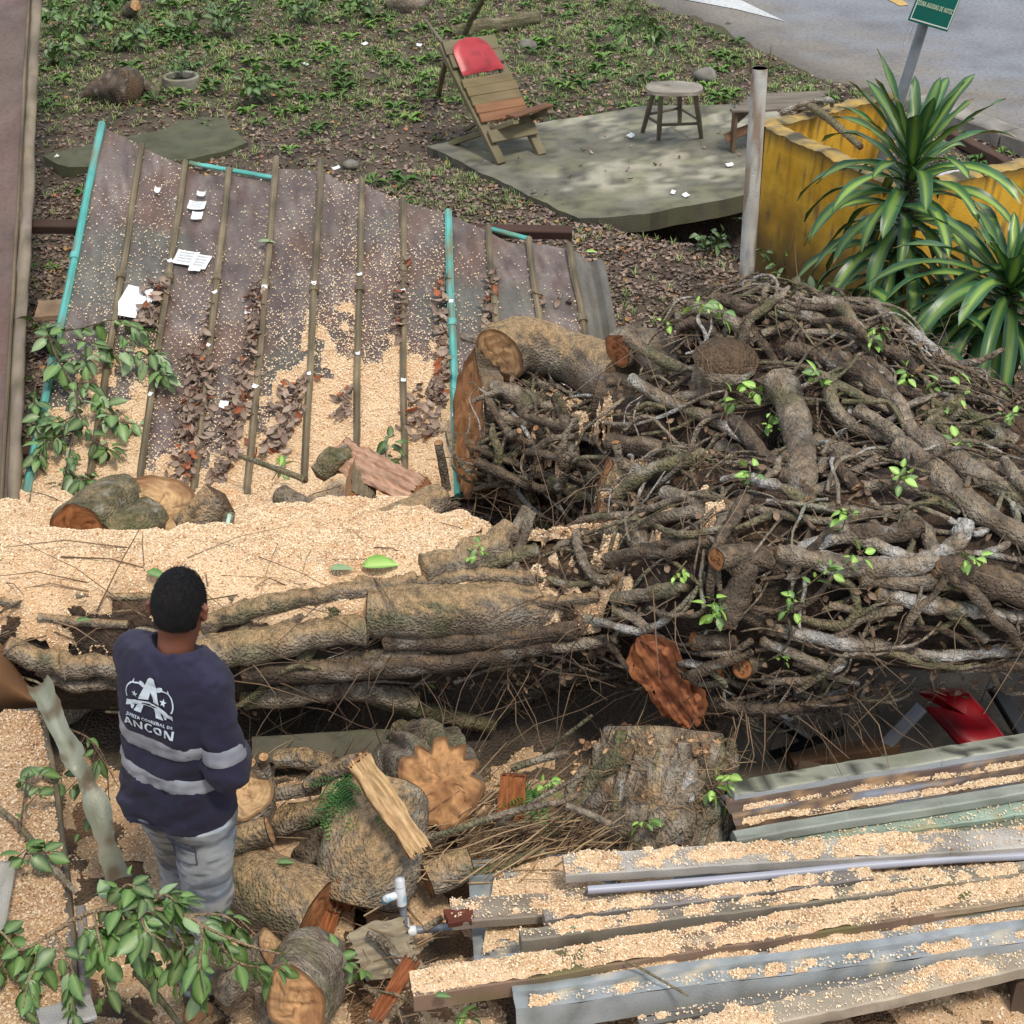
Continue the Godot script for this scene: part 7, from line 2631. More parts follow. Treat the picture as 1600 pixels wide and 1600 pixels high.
# ---------- dusty sheet, flashing and boards at the left ----------
func build_left_side() -> void:
	var o := thing("dusted_metal_sheet", "rusty metal sheet buried under brown sawdust at the lower left corner", "metal sheet", gp(20, 1350, 0.0))
	var outline := [[-220, 1100, 0.6], [0, 1112, 0.58], [62, 1106, 0.58], [80, 1180, 0.56], [96, 1300, 0.54], [106, 1400, 0.53], [118, 1500, 0.5], [128, 1660, 0.46], [-220, 1660, 0.5]]
	var sheet_h := func(z: float) -> float: return 0.52 + 0.10 * sst(-3.9, -4.9, z)
	var poly := PackedVector2Array()
	for q in outline:
		var p := gp(q[0], q[1], q[2])
		poly.append(Vector2(p.x, p.z))
	var m := MB.new()
	var box := Rect2(poly[0], Vector2.ZERO)
	for p in poly:
		box = box.expand(p)
	var st := 0.06
	for j in int(box.size.y / st) + 1:
		for i in int(box.size.x / st) + 1:
			var a := box.position + Vector2(i, j) * st
			for piece in Geometry2D.intersect_polygons(poly, PackedVector2Array([a, a + Vector2(st, 0), a + Vector2(st, st), a + Vector2(0, st)])):
				var ps := []
				for p in piece:
					ps.append(Vector3(p.x, sheet_h.call(p.y) + 0.008 * nz.get_noise_2d(p.x * 3.0, p.y * 3.0), p.y) - o.position)
				if (ps[1] - ps[0]).cross(ps[2] - ps[0]).y < 0.0:
					ps.reverse()
				m.face(ps, rust_col(ps[0] + o.position, Vector3.UP))
	put("sheet", m.done(M.sheet), o)
	# its folded edge towards the gap
	m = MB.new()
	var edge := []
	for k in range(2, 8):
		var q: Array = outline[k]
		var p := gp(q[0], q[1], q[2])
		edge.append(Vector3(p.x, sheet_h.call(p.z), p.z) - o.position)
	for k in edge.size() - 1:
		beam(m, edge[k] + Vector3(0, -0.035, 0), edge[k + 1] + Vector3(0, -0.035, 0), 0.018, 0.075, Vector3.UP, func(p: Vector3, n: Vector3) -> Color: return mixc(seam_col(p + o.position, n), S(70, 60, 52), 0.35), 4, 0.004, 0.003)
	put("folded_edge", m.done(M.metal), o)
	var sm := MB.new()
	var w := []
	var c := PackedColorArray()
	var spot := func(s: float, t: float) -> Vector3:
		var x := lerpf(box.position.x, box.end.x, s)
		var z := lerpf(box.position.y, box.end.y, t)
		return Vector3(x, sheet_h.call(z) + 0.004, z)
	var deep := func(p: Vector3, _s: float, _t: float) -> float:
		if not Geometry2D.is_point_in_polygon(Vector2(p.x + 0.02, p.z), poly) or not Geometry2D.is_point_in_polygon(Vector2(p.x, p.z - 0.03), poly):
			return -0.001
		return 0.018 * clampf(0.75 + n3(p, 4.0) + 0.5 * n3(p, 11.0), -0.1, 1.0)
	drift(sm, w, c, spot, Vector3.UP, 60, 90, deep, 18000.0, 0.4, 0.0075, 0.08)
	sm.smooth()
	tag(put("sawdust", sm.done(M.saw)), "brown sawdust covering the metal sheet at the lower left", "sawdust", "", "stuff")
	stuff("sawdust_flakes", "loose wood flakes over the metal sheet at the lower left", "sawdust", chip_mesh, w, c)
	# props under the sheet, and the dark earth bank it lies against
	var bk := MB.new()
	for k in 3:
		var z := -4.7 + 0.55 * k
		beam(bk, Vector3(-1.9, 0.25, z), Vector3(-1.9, 0.50, z), 0.14, 0.14, Vector3.RIGHT, timber(S(84, 66, 52), Vector3.UP), 4)
	put("props", bk.done(M.timber), o).name = "prop_block"
	# bent pale gutter strip
	var g := thing("bent_gutter", "pale grey-green buckled metal gutter strip hanging beside the dusted sheet", "gutter", gp(120, 1200, 0.0))
	m = MB.new()
	var line := [[60, 1072, 0.66, 0.03], [76, 1105, 0.66, 0.035], [95, 1150, 0.64, 0.05], [112, 1180, 0.62, 0.055], [118, 1200, 0.60, 0.045], [136, 1222, 0.55, 0.05], [150, 1252, 0.50, 0.045], [163, 1300, 0.42, 0.04], [172, 1335, 0.34, 0.045], [186, 1372, 0.26, 0.035]]
	var cs := []
	for q in line:
		cs.append(gp(q[0], q[1], q[2]))
	var path := catmull(cs, 6)
	for k in path.size():
		var f := k / float(path.size() - 1)
		var tg := (path[mini(k + 1, path.size() - 1)] - path[maxi(k - 1, 0)]).normalized()
		var sd := tg.cross(Vector3(0.1, 0.75, 0.65)).normalized()
		var hw := 0.036 + 0.008 * sin(f * 21.0) + 0.010 * n3(path[k], 12.0)
		for j in 5:
			var x := j / 2.0 - 1.0
			var p := path[k] + sd * x * hw + Vector3(0, 0.028 * absf(x) * x * x * (1.0 if f < 0.55 else -0.6), 0) + Vector3(0, 0.012 * n3(path[k] + sd * x, 9.0), 0)
			var cc := mixc(S(142, 144, 122), S(174, 174, 156), 0.5 + n3(p, 7.0))
			cc = mixc(cc, S(112, 90, 66), 0.8 * sst(0.15, 0.4, n3(p + Vector3(3, 2, 1), 7.0)))
			m.vert(p - g.position, Vector3.UP, cc)
	for k in path.size() - 1:
		for j in 4:
			var q := k * 5 + j
			m.quad(q, q + 1, q + 6, q + 5)
	m.smooth()
	put("strip", m.done(M.metal), g)
	# warped brown hardboard
	var hb := thing("warped_hardboard", "warped brown hardboard panel standing at the left edge above the dusted sheet", "board", gp(20, 1090, 0.0))
	m = MB.new()
	for j in 13:
		for i in 25:
			var f := i / 24.0
			var u := lerpf(-260.0, 66.0, f)
			var vt := 930.0 + 70.0 * sst(-260.0, 0.0, u) + 86.0 * pow(sst(-6.0, 70.0, u), 0.8)
			var vb := 1128.0 - 22.0 * sst(-40.0, 66.0, u)
			var v := lerpf(vb, vt, j / 12.0)
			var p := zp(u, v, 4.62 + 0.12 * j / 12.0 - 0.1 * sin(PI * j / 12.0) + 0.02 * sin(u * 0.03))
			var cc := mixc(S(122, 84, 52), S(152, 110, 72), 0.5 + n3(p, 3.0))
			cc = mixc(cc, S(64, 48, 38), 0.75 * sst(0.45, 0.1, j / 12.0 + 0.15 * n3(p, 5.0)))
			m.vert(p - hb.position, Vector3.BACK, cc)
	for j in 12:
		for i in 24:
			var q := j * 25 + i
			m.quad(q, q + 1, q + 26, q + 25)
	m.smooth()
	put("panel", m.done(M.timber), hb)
	# weathered boards at the very left and at the bottom edge
	var wb := MB.new()
	beam(wb, gp(14, 1350, 0.60), gp(-12, 1480, 0.58), 0.05, 0.025, Vector3.UP, timber(S(188, 182, 170), Vector3(0, 0, 1), 0.0, 0.7), 6, 0.004)
	tag(put("weathered_board", wb.done(M.timber)), "white weathered board end lying on the dusted sheet at the left edge", "board")
	wb = MB.new()
	beam(wb, gp(-60, 1486, 0.58), gp(26, 1448, 0.58), 0.04, 0.02, Vector3.UP, timber(S(190, 186, 178), Vector3(1, 0, 0), 0.0, 0.6), 6, 0.004)
	tag(put("weathered_board", wb.done(M.timber)), "thin white weathered slat crossing under the leaves at the left edge", "board")
	wb = MB.new()
	beam(wb, gp(-60, 1514, 0.56), gp(50, 1490, 0.56), 0.03, 0.02, Vector3.UP, timber(S(150, 84, 56), Vector3(1, 0, 0), 0.0, 0.3), 6, 0.004)
	tag(put("rusty_strip", wb.done(M.metal)), "orange rusty metal strip under the leaves at the left edge", "metal strip")
	wb = MB.new()
	beam(wb, gp(128, 1420, 0.52), gp(140, 1660, 0.48), 0.03, 0.03, Vector3.UP, timber(S(150, 140, 134), Vector3(0, 0, 1), 0.0, 0.6), 8, 0.006)
	tag(put("grey_rail", wb.done(M.timber)), "grey weathered rail along the dusted sheet's edge under hanging leaves", "rail")
	wb = MB.new()
	beam(wb, gp(60, 1594, 0.54), gp(146, 1574, 0.52), 0.09, 0.02, Vector3.UP, timber(S(186, 182, 178), Vector3(1, 0, 0.2), 0.0, 0.4), 6, 0.006)
	tag(put("white_board", wb.done(M.timber)), "whitish board corner at the bottom edge below the leafy branch", "board")
	wb = MB.new()
	beam(wb, gp(58, 486, 0.30), gp(96, 484, 0.30), 0.22, 0.04, Vector3.UP, timber(S(196, 164, 134), Vector3(1, 0, 0)), 4, 0.004)
	tag(put("pale_board", wb.done(M.timber)), "pale board end showing above the leaves between the two roof sheets", "board")

# ---------- the tap ----------
func build_tap() -> void:
	var o := thing("water_tap_pipe", "white and blue plastic tap with grey riser and white elbow", "tap", gp(636, 1445, 0.0))
	var grey_c := solid(S(132, 138, 148), 0.1, 9.0)
	var white := func(p: Vector3, _n: Vector3) -> Color: return mixc(S(226, 230, 234), S(110, 178, 206), 0.75 * sst(0.1, 0.25, n3(p + Vector3(7, 3, 2), 20.0)))
	var pc := func(called: String, pts: Array, r: float, col: Callable) -> void:
		var m := MB.new()
		var ps := []
		for q in pts:
			ps.append(gp(q[0], q[1], q[2]) - o.position)
		var e := tube(m, ps, [r], 16, 4, 2, 0.0, 1.0, col)
		cap_plain(m, e[0], S(200, 204, 208))
		cap_plain(m, e[1], S(200, 204, 208))
		put(called, m.done(M.pvc), o)
	pc.call("riser", [[632, 1452, 0.12], [630, 1425, 0.19], [627, 1400, 0.26]], 0.0125, grey_c)
	pc.call("tee", [[628, 1412, 0.235], [626, 1395, 0.28], [625, 1384, 0.305]], 0.0175, white)
	pc.call("cap", [[625, 1384, 0.31], [624.5, 1374, 0.335]], 0.0165, solid(S(236, 238, 240), 0.04, 9.0))
	pc.call("side_arm", [[625, 1397, 0.275], [613, 1401, 0.27], [603, 1405, 0.27]], 0.0135, white)
	pc.call("spout", [[604, 1404, 0.272], [602, 1406, 0.255], [602, 1409, 0.245]], 0.013, solid(S(120, 186, 212), 0.2, 20.0))
	pc.call("elbow", [[631, 1436, 0.15], [632, 1450, 0.115], [638, 1455, 0.10], [650, 1454, 0.10]], 0.0185, solid(S(232, 232, 236), 0.05, 9.0))
	pc.call("ground_pipe", [[646, 1454, 0.10], [680, 1451, 0.10], [740, 1446, 0.10]], 0.0125, grey_c)

# ---------- what shows under the trunk on the right ----------
func build_under_tree() -> void:
	var o := thing("red_chair_seat", "upturned red vinyl chair seat lying on concrete behind the boards", "chair seat", gp(1505, 1120, 0.0))
	var m := MB.new()
	var ps := [[1437, 1082], [1452, 1076], [1505, 1076], [1522, 1090], [1580, 1166], [1560, 1180], [1510, 1170], [1470, 1130], [1446, 1104]]
	var ring := []
	var cen := gp(1505, 1122, 0.2)
	for q in catmull(ps.map(func(a): return gp(a[0], a[1], lerpf(0.26, 0.16, (a[1] - 1076) / 100.0))), 5):
		ring.append(q)
	for f in 2:
		var s0 := m.v.size()
		for k in 9:
			for p in ring:
				var r := k / 8.0
				var q: Vector3 = cen.lerp(p, r)
				var lift := 0.045 * pow(1.0 - pow(r, 4.0), 0.6) if f == 0 else -0.02
				q += Vector3(0, 0.8, 0.6) * lift
				var c := mixc(S(150, 22, 34), S(190, 34, 44), 0.5 + n3(q, 3.0))
				m.vert(q - o.position, Vector3.UP, mixc(c, S(70, 24, 34), 0.75 * sst(0.1, 0.5, n3(q + Vector3(3, 1, 0), 2.2) + sst(1.78, 1.62, q.x) * 0.4)))
		var n := ring.size()
		for k in 8:
			for i in n - 1:
				var q := s0 + k * n + i
				m.quad(q, q + n, q + n + 1, q + 1)
	m.smooth()
	put("cushion", m.done(M.vinyl), o)
	var lm := MB.new()
	beam(lm, gp(1372, 1178, 0.06), gp(1440, 1104, 0.24), 0.05, 0.03, Vector3(-0.4, 0.7, 0.5), timber(S(170, 170, 176), Vector3(1, 0, 0), 0.0, 0.35), 6, 0.003)
	tag(put("grey_batten", lm.done(M.timber)), "grey painted slat propping the red chair seat", "slat")
	for q in [["black bent metal frame bar slanting down from under the roots", [1205, 1118, 0.22, 1262, 1156, 0.07], 0.03], ["black metal frame bar lying rightmost along the shaded floor", [1205, 1180, 0.07, 1316, 1142, 0.07], 0.03], ["thin grey metal rod leaning in the shade under the roots", [1228, 1106, 0.3, 1200, 1175, 0.06], 0.008], ["black folded chair leg at the right edge beside the red seat", [1552, 1068, 0.3, 1600, 1150, 0.1], 0.07]]:
		var b := MB.new()
		beam(b, gp(q[1][0], q[1][1], q[1][2]), gp(q[1][3], q[1][4], q[1][5]), q[2], minf(q[2], 0.03), Vector3(0.1, 1, 0.3), solid(S(30, 30, 34) if q[2] > 0.01 else S(120, 122, 130), 0.2), 4, 0.002, 0.004)
		tag(put("metal_bar", b.done(M.gloss)), q[0], "metal bar", "broken chair bars under the tree")
	var rb := MB.new()
	beam(rb, gp(1235, 1192, 0.08), gp(1400, 1164, 0.08), 0.07, 0.05, Vector3.UP, timber(S(128, 92, 66), Vector3(1, 0, 0.1), 0.1, 0.5), 8, 0.005)
	tag(put("rusty_plank", rb.done(M.timber)), "brown plank with orange edge on the shaded floor behind the stack", "board")
	# old sheet metal hanging in the dark of the hollow
	var gm := MB.new()
	beam(gm, gp(395, 1170, 0.14), gp(618, 1160, 0.14), 0.10, 0.05, Vector3(0, 0.6, 0.8), timber(S(112, 108, 92), Vector3(1, 0, 0), 0.2, 0.5), 8, 0.006)
	tag(put("grey_beam", gm.done(M.timber)), "grey squared beam lying in the dark hollow under the trunk", "beam")
	# straight rail on the enclosure's rear, dry branch over its corner
	var fb := thing("dry_branch", "bare dry branch hooked over the yellow enclosure's left rear corner", "branch", gp(1290, 180, 0.9))
	limb(fb, [gp(1222, 176, 0.95), gp(1262, 160, 1.02), gp(1296, 156, 1.05), gp(1300, 165, 0.98)], [0.018, 0.02, 0.014], 2, -1.0, -1.0, "wood", 10)
	limb(fb, [gp(1265, 164, 1.0), gp(1300, 190, 1.0), gp(1345, 230, 0.97)], [0.03, 0.026, 0.02], 3, -1.0, -1.0, "wood", 10)
	var pl := MB.new()
	var bagc := gp(1492, 277, 0.30)
	nets(pl, bagc - Vector3(0.25, 0.12, 0.2), bagc + Vector3(0.25, 0.2, 0.2), 0.016, func(p: Vector3) -> float: return sd_bones(p, [[bagc + Vector3(-0.1, 0, 0), bagc + Vector3(0.08, 0.02, 0.02), 0.06, 0.07]], 0.02) + 0.03 * n3(p, 7.0), func(_p: Vector3, _n: Vector3) -> Color: return S(226, 228, 232))
	tag(put("plastic_bag", pl.done(M.gloss)), "crumpled white plastic bag lying inside the yellow enclosure", "bag")
	var db := MB.new()
	beam(db, gp(1487, 212, 0.06), gp(1588, 266, 0.06), 0.09, 0.08, Vector3.UP, timber(S(92, 66, 52), Vector3(1, 0, 1)), 8, 0.005)
	tag(put("dark_plank", db.done(M.timber)), "dark brown plank on the soil between the enclosure and the kerb", "board")


# ---------- striped dracaenas ----------
func blade(o: Node3D, base: Vector3, dir: Vector3, len2: float, w: float, droop: float, twist: float) -> void:
	var m := MB.new()
	var n := 12
	var p := base - o.position
	var d := dir.normalized()
	var side := d.cross(Vector3.UP).normalized()
	if side.length() < 0.2:
		side = Vector3.RIGHT
	side = side.rotated(d, twist)
	var tip := rng.randf() < 0.3
	var tone := rr(0.75, 1.15)
	var lime := rr(0.4, 0.95)
	for k in n + 1:
		var s := k / float(n)
		var hw := w * 0.5 * (0.32 + 0.68 * sin(PI * clampf(0.12 + s * 0.55, 0, 1))) * (1.0 if s < 0.6 else sqrt(maxf(0.0, 1.0 - pow((s - 0.6) / 0.4, 2.0))))
		var nm := side.cross(d).normalized()
		for j in 7:
			var x := j / 3.0 - 1.0
			var q := p + side * x * hw + nm * absf(x) * hw * 0.38 + nm * 0.006 * sin(s * 17.0 + x * 2.0) * absf(x)
			var stripe := sst(0.52, 0.18, absf(x) + 0.06 * sin(s * 5.0 + tone * 20.0))
			var c := mixc(S(38, 78, 46), S(62, 102, 64), 0.5 + n3(q + o.position, 7.0))
			c = mixc(c, S(160, 186, 84), stripe * lime)
			if tip and s > 0.93:
				c = S(186, 160, 112)
			m.vert(q, nm, shade(c, tone))
		p += d * len2 / n
		d = (d + Vector3.DOWN * droop * (0.6 + s * 1.2) / n).normalized()
		side = (side - d * side.dot(d)).normalized()
	for k in n:
		for j in 6:
			var q := k * 7 + j
			m.quad(q, q + 1, q + 8, q + 7)
	m.smooth()
	put("leaf", m.done(M.dracaena), o)

func build_dracaenas() -> void:
	var spec := [
		["tall yellow-striped dracaena in front of the enclosure corner, with upright crown leaves", gp(1418, 590, 0.0), zp(1424, 268, 8.25), 84, 0.66],
		["lower yellow-striped dracaena at the right edge with long drooping leaves", gp(1590, 655, 0.0), zp(1578, 462, 7.6), 84, 0.80]]
	for q in spec:
		var o := thing("dracaena", q[0], "plant", q[1])
		var top: Vector3 = q[2]
		var base: Vector3 = q[1]
		base = Vector3(top.x, 0, top.z) + Vector3(-0.04, 0, 0.02)
		o.position = base
		var m := MB.new()
		tube(m, [Vector3.ZERO, (top - base) * 0.5 + Vector3(0.03, 0, 0), top - base], [0.035, 0.03, 0.026], 12, 6, 0, 0.2)
		put("stem", m.done(M.bark), o)
		var n: int = q[3]
		for k in n:
			var f := k / float(n)                                  # 0 crown, 1 lowest
			var a := k * 2.39996 + 0.6
			var el := lerpf(1.25, -0.25, pow(f, 0.7)) + rr(-0.12, 0.12)
			var at := top.lerp(base, pow(f, 1.4) * (0.56 if q[2].x < 2.2 else 0.36)) + Vector3(0, 0.06, 0)
			var dir := Vector3(cos(a) * cos(el), sin(el), sin(a) * cos(el))
			blade(o, at, dir, q[4] * rr(0.75, 1.1) * ((0.85 if q[2].x < 2.2 else 0.5) if f < 0.16 else 1.0), rr(0.058, 0.09), lerpf(0.25, 2.1, sst(0.03, 0.45, f)) * rr(0.7, 1.3), rr(-0.25, 0.25))
	# a third, low and dark, between them
	var o := thing("dracaena", "low shaded dracaena tuft hanging between the two taller striped plants", "plant", Vector3(2.05, 0, -7.6))
	for k in 30:
		var a := k * 2.39996
		var el := lerpf(1.0, -0.1, k / 30.0)
		blade(o, o.position + Vector3(0, 0.62 - 0.011 * k, 0), Vector3(cos(a) * cos(el), sin(el), sin(a) * cos(el)), rr(0.46, 0.7), rr(0.07, 0.1), rr(1.0, 2.2), rr(-0.3, 0.3))
	var m := MB.new()
	tube(m, [Vector3.ZERO, Vector3(0, 0.35, 0), Vector3(0, 0.66, 0)], [0.03, 0.028, 0.024], 10, 4, 0, 0.2)
	put("stem", m.done(M.bark), o)

# ---------- leafy branches ----------
var leaf_kinds := []

func leaf_set() -> void:
	for k in 8:
		var c := mixc(S(30, 64, 28), S(74, 116, 48), (k % 4) / 3.0)
		if k == 5:
			c = S(126, 150, 112)
		leaf_kinds.append(green_leaf(1.0, rr(0.24, 0.31), rr(0.0, 0.35), c, mixc(c, S(176, 196, 130), 0.45)))
	for k in 3:
		leaf_kinds.append(green_leaf(1.0, rr(0.28, 0.33), rr(0.1, 0.3), mixc(S(86, 138, 40), S(126, 176, 64), k / 2.0), S(186, 214, 120)))

func put_leaf(o: Node3D, at: Vector3, dir: Vector3, size: float, kind: int) -> void:
	var x := dir.normalized()
	var z := x.cross(Vector3.UP + Vector3(rr(-0.9, 0.9), 0, rr(-0.9, 0.9))).normalized()
	var y := z.cross(x)
	put("leaf", leaf_kinds[kind], o, Transform3D(Basis(x * size, y * size, z * size), at - o.position))

func leafy(called: String, label: String, cat: String, stems: Array, r: float, per: int, size: float, hang: float, tone: Color, kinds: Array, group := "") -> Node3D:
	var o := thing(called, label, cat, Vector3(stems[0][0].x, 0, stems[0][0].z), group)
	for si in stems.size():
		var path := catmull(stems[si], 5)
		var m := MB.new()
		var lp := []
		for p in path:
			lp.append(p - o.position)
		var rs := r if si == 0 else r * 0.55
		tube(m, lp, [rs, rs * 0.8, rs * 0.45], 7, 1, 1, 0.1, 1.0, solid(tone, 0.15, 20.0))
		put("stem", m.done(M.bark), o)
		var n := int(per * (1.0 if si == 0 else 0.7))
		for k in n:
			var f := rr(0.25 if si == 0 else 0.1, 1.0)
			var i := mini(int(f * (path.size() - 1)), path.size() - 2)
			var p := path[i].lerp(path[i + 1], rng.randf())
			var tg := (path[i + 1] - path[i]).normalized()
			var d := (tg * 0.5 + Vector3(rr(-1, 1), rr(-1, 0.5) - hang, rr(-1, 1))).normalized()
			var foot := p + d * rr(0.0, 0.03)
			put_leaf(o, foot, d + Vector3(0, rr(-0.3, 0.2), 0), size * rr(0.45, 1.25), kinds[rng.randi_range(0, kinds.size() - 1)])
	return o

func side_stems(main: Array, n: int, len2: float, hang: float) -> Array:
	var out := [main]
	var path := catmull(main, 5)
	for k in n:
		var i := int(lerpf(path.size() * 0.2, path.size() - 2, (k + 0.5) / n))
		var tg := (path[i + 1] - path[i]).normalized()
		var d := (tg * rr(0.2, 0.8) + Vector3(rr(-1, 1), rr(-0.3, 0.6) - hang, rr(-0.6, 1.0))).normalized()
		var l := len2 * rr(0.6, 1.2)
		var p := path[i]
		out.append([p, p + d * l * 0.4, p + d * l * 0.75 + Vector3(0, -hang * 0.12 * l, 0), p + d * l + Vector3(0, -hang * 0.35 * l, 0)])
	return out

func build_leafy() -> void:
	leaf_set()
	var P := func(l: Array) -> Array: return l.map(func(a): return gp(a[0], a[1], a[2]))
	# the foreground branch
	var P0 := P
	P = func(l: Array) -> Array: return l.map(func(a): return gp(a[0] - 14, a[1] + 30, a[2]))
	var main: Array = P.call([[86, 1434, 0.66], [140, 1402, 0.72], [182, 1390, 0.76], [245, 1388, 0.80], [305, 1400, 0.82], [345, 1424, 0.80], [410, 1450, 0.74], [452, 1460, 0.70]])
	var st := [main]
	for q in [[[182, 1390, 0.76], [196, 1370, 0.80], [214, 1352, 0.84], [240, 1366, 0.84]], [[245, 1388, 0.80], [270, 1368, 0.84], [290, 1380, 0.86]], [[140, 1404, 0.72], [150, 1420, 0.70], [200, 1418, 0.72], [225, 1470, 0.64]], [[205, 1394, 0.77], [225, 1430, 0.72], [245, 1465, 0.66], [262, 1486, 0.62]], [[160, 1398, 0.74], [170, 1440, 0.70], [180, 1490, 0.62], [175, 1530, 0.56]], [[258, 1392, 0.8], [285, 1420, 0.76], [300, 1450, 0.70], [290, 1490, 0.62]], [[330, 1414, 0.81], [325, 1484, 0.80], [318, 1490, 0.70], [320, 1520, 0.62]], [[86, 1434, 0.66], [60, 1450, 0.66], [30, 1460, 0.66], [0, 1500, 0.6]], [[90, 1434, 0.66], [80, 1470, 0.64], [60, 1500, 0.62], [50, 1545, 0.6]], [[100, 1430, 0.67], [120, 1470, 0.66], [130, 1500, 0.62], [125, 1550, 0.56]], [[300, 1400, 0.82], [360, 1400, 0.8], [390, 1420, 0.76]], [[345, 1424, 0.8], [380, 1470, 0.72], [420, 1480, 0.66], [450, 1478, 0.62]], [[235, 1388, 0.80], [240, 1420, 0.8], [270, 1440, 0.76]], [[40, 1455, 0.66], [20, 1430, 0.68], [5, 1420, 0.68]]]:
		st.append(P.call(q))
	leafy("leafy_branch", "leafy green branch hanging across the lower left in front of the man's legs", "branch", st, 0.0085, 38, 0.07, 0.45, S(178, 150, 118), [0, 1, 2, 3, 4, 6, 7, 5])
	P = P0
	# second branch lying on the roof at the left
	main = [roof_pt(66, 500, 0.12), roof_pt(90, 560, 0.14), roof_pt(120, 620, 0.14), roof_pt(110, 700, 0.12), roof_pt(95, 770, 0.08)]
	st = [main]
	for q in [[[80, 520], [130, 512], [180, 500], [225, 520]], [[120, 530], [180, 545], [230, 560], [262, 600]], [[180, 520], [220, 540], [250, 560], [256, 590]], [[90, 560], [60, 590], [52, 640], [60, 680]], [[110, 600], [150, 600], [160, 630], [190, 660]], [[120, 640], [150, 690], [170, 700]], [[100, 680], [70, 690], [60, 720]], [[95, 540], [70, 520], [55, 500]], [[110, 580], [140, 560], [160, 545]], [[115, 650], [90, 660], [70, 650]], [[100, 730], [130, 750], [140, 740]]]:
		var l := []
		for k in q.size():
			l.append(roof_pt(q[k][0], q[k][1], 0.12 + 0.03 * sin(k * 2.0)))
		st.append(l)
	leafy("leafy_branch", "fallen leafy branch draped over the turquoise seam at the left of the roof", "branch", st, 0.007, 36, 0.095, 0.1, S(120, 100, 80), [0, 1, 2, 3, 4, 5])
	# branch over the dusted sheet and the one by the gap
	leafy("leafy_twig", "dark green leafy twig lying on the dusted sheet left of the gap", "branch", side_stems(P.call([[30, 1300, 0.6], [35, 1270, 0.62], [40, 1230, 0.63], [45, 1205, 0.62]]), 3, 0.12, 0.0), 0.004, 5, 0.07, 0.1, S(120, 100, 80), [0, 1, 2])
	leafy("leafy_twig", "dark green leaf cluster lower on the dusted sheet near the long bare stick", "branch", side_stems(P.call([[30, 1350, 0.6], [40, 1335, 0.62], [50, 1310, 0.62]]), 3, 0.1, 0.0), 0.004, 5, 0.065, 0.1, S(120, 100, 80), [0, 1, 2])
	leafy("leafy_twig", "leafy twigs behind the bent gutter beside the man's left side", "branch", side_stems(P.call([[110, 1140, 0.5], [140, 1155, 0.55], [165, 1190, 0.5], [170, 1250, 0.4]]), 6, 0.2, 0.3), 0.004, 7, 0.06, 0.2, S(140, 116, 92), [1, 3, 4, 5])
	leafy("leafy_twig", "small leafy twig with two leaves lying on the chips near the roof's fifth seam", "branch", side_stems([roof_pt(425, 750, 0.1), roof_pt(435, 735, 0.1), roof_pt(440, 728, 0.1)], 2, 0.08, 0.0), 0.003, 4, 0.06, 0.0, S(120, 110, 80), [1, 3, 8])
	leafy("leafy_twig", "green sapling sprig rising through the sawdust left of the upright stake", "branch", side_stems([roof_pt(603, 730, 0.05), roof_pt(603, 705, 0.14), roof_pt(606, 680, 0.2)], 3, 0.12, 0.0), 0.003, 6, 0.075, 0.1, S(120, 110, 80), [0, 1, 2])
	leafy("leafy_twig", "grey-green fallen sprig on the second panel's sawdust", "branch", side_stems([roof_pt(170, 655, 0.06), roof_pt(190, 660, 0.06), roof_pt(215, 662, 0.06)], 2, 0.08, 0.0), 0.003, 6, 0.075, 0.0, S(120, 110, 80), [5, 3, 5])
	leafy("leafy_twig", "small green leaves at the forked stub's right side", "branch", side_stems(P.call([[505, 1490, 0.2], [530, 1500, 0.22], [570, 1520, 0.2]]), 3, 0.09, 0.0), 0.003, 5, 0.06, 0.1, S(120, 110, 80), [1, 3, 2])
	leafy("leafy_twig", "few green leaves by the dark red plastic under the timber's end", "branch", side_stems(P.call([[700, 1592, 0.1], [735, 1590, 0.14], [765, 1588, 0.14]]), 2, 0.08, 0.0), 0.003, 4, 0.055, 0.1, S(120, 110, 80), [1, 8, 2])
	var P2 := func(q: Array) -> Vector3:
		var t := hit(q[0], q[1])
		return EYE + ray(q[0], q[1]) * ((t if t > 0.0 and t < 9.0 else 6.0) - 0.05)
	# bright sprouts on the root mass
	var sp := [[1190, 610, "beside the round stump of the root mass"], [1205, 640, "hanging under the round stump's edge"], [1290, 605, "high in the dark middle of the root crown"], [1165, 632, "lone pair under the sawn limb ends"], [1200, 665, "lowest hanging from the round stump"], [1172, 760, "beneath the thick upright root"], [1070, 880, "above the torn orange wood"], [1105, 965, "beside the dark front knot of roots"], [1255, 920, "left of the looped mossy root"], [1315, 830, "on the white forked root"], [1505, 865, "hanging over the long pale roots at right"], [1400, 760, "by the crossing thin roots"], [1440, 690, "below the crest on the right"], [1380, 510, "on the upper right slope of the crown"], [1365, 540, "under the dracaena's lowest leaf"], [1450, 610, "at the crest next to the orange broken stub"], [1470, 640, "in the crest's tangle behind the stub"], [1420, 600, "on the crest between thin stems"], [1205, 1030, "in the front root tips"], [1230, 960, "between the front roots and the loop"], [1110, 955, "pale pair on the dark roots"], [1500, 680, "small one right of the crest"], [1560, 650, "beneath the right-hand plant"], [1320, 885, "left end of the white roots"], [1055, 500, "leaning left at the top behind the limb ends"], [1060, 485, "tallest at the top left of the crown"], [1130, 500, "behind the top limb end"], [1010, 1275, "on the root stump's front"], [1105, 1230, "upper right of the root stump"], [1160, 1250, "at the root stump's right edge"], [670, 845, "in the sawdust below the pink split wood"], [735, 875, "between the sawdusted roots"], [665, 1072, "in the dark hollow under the trunk"], [840, 1235, "in the straw behind the red chunk"]]
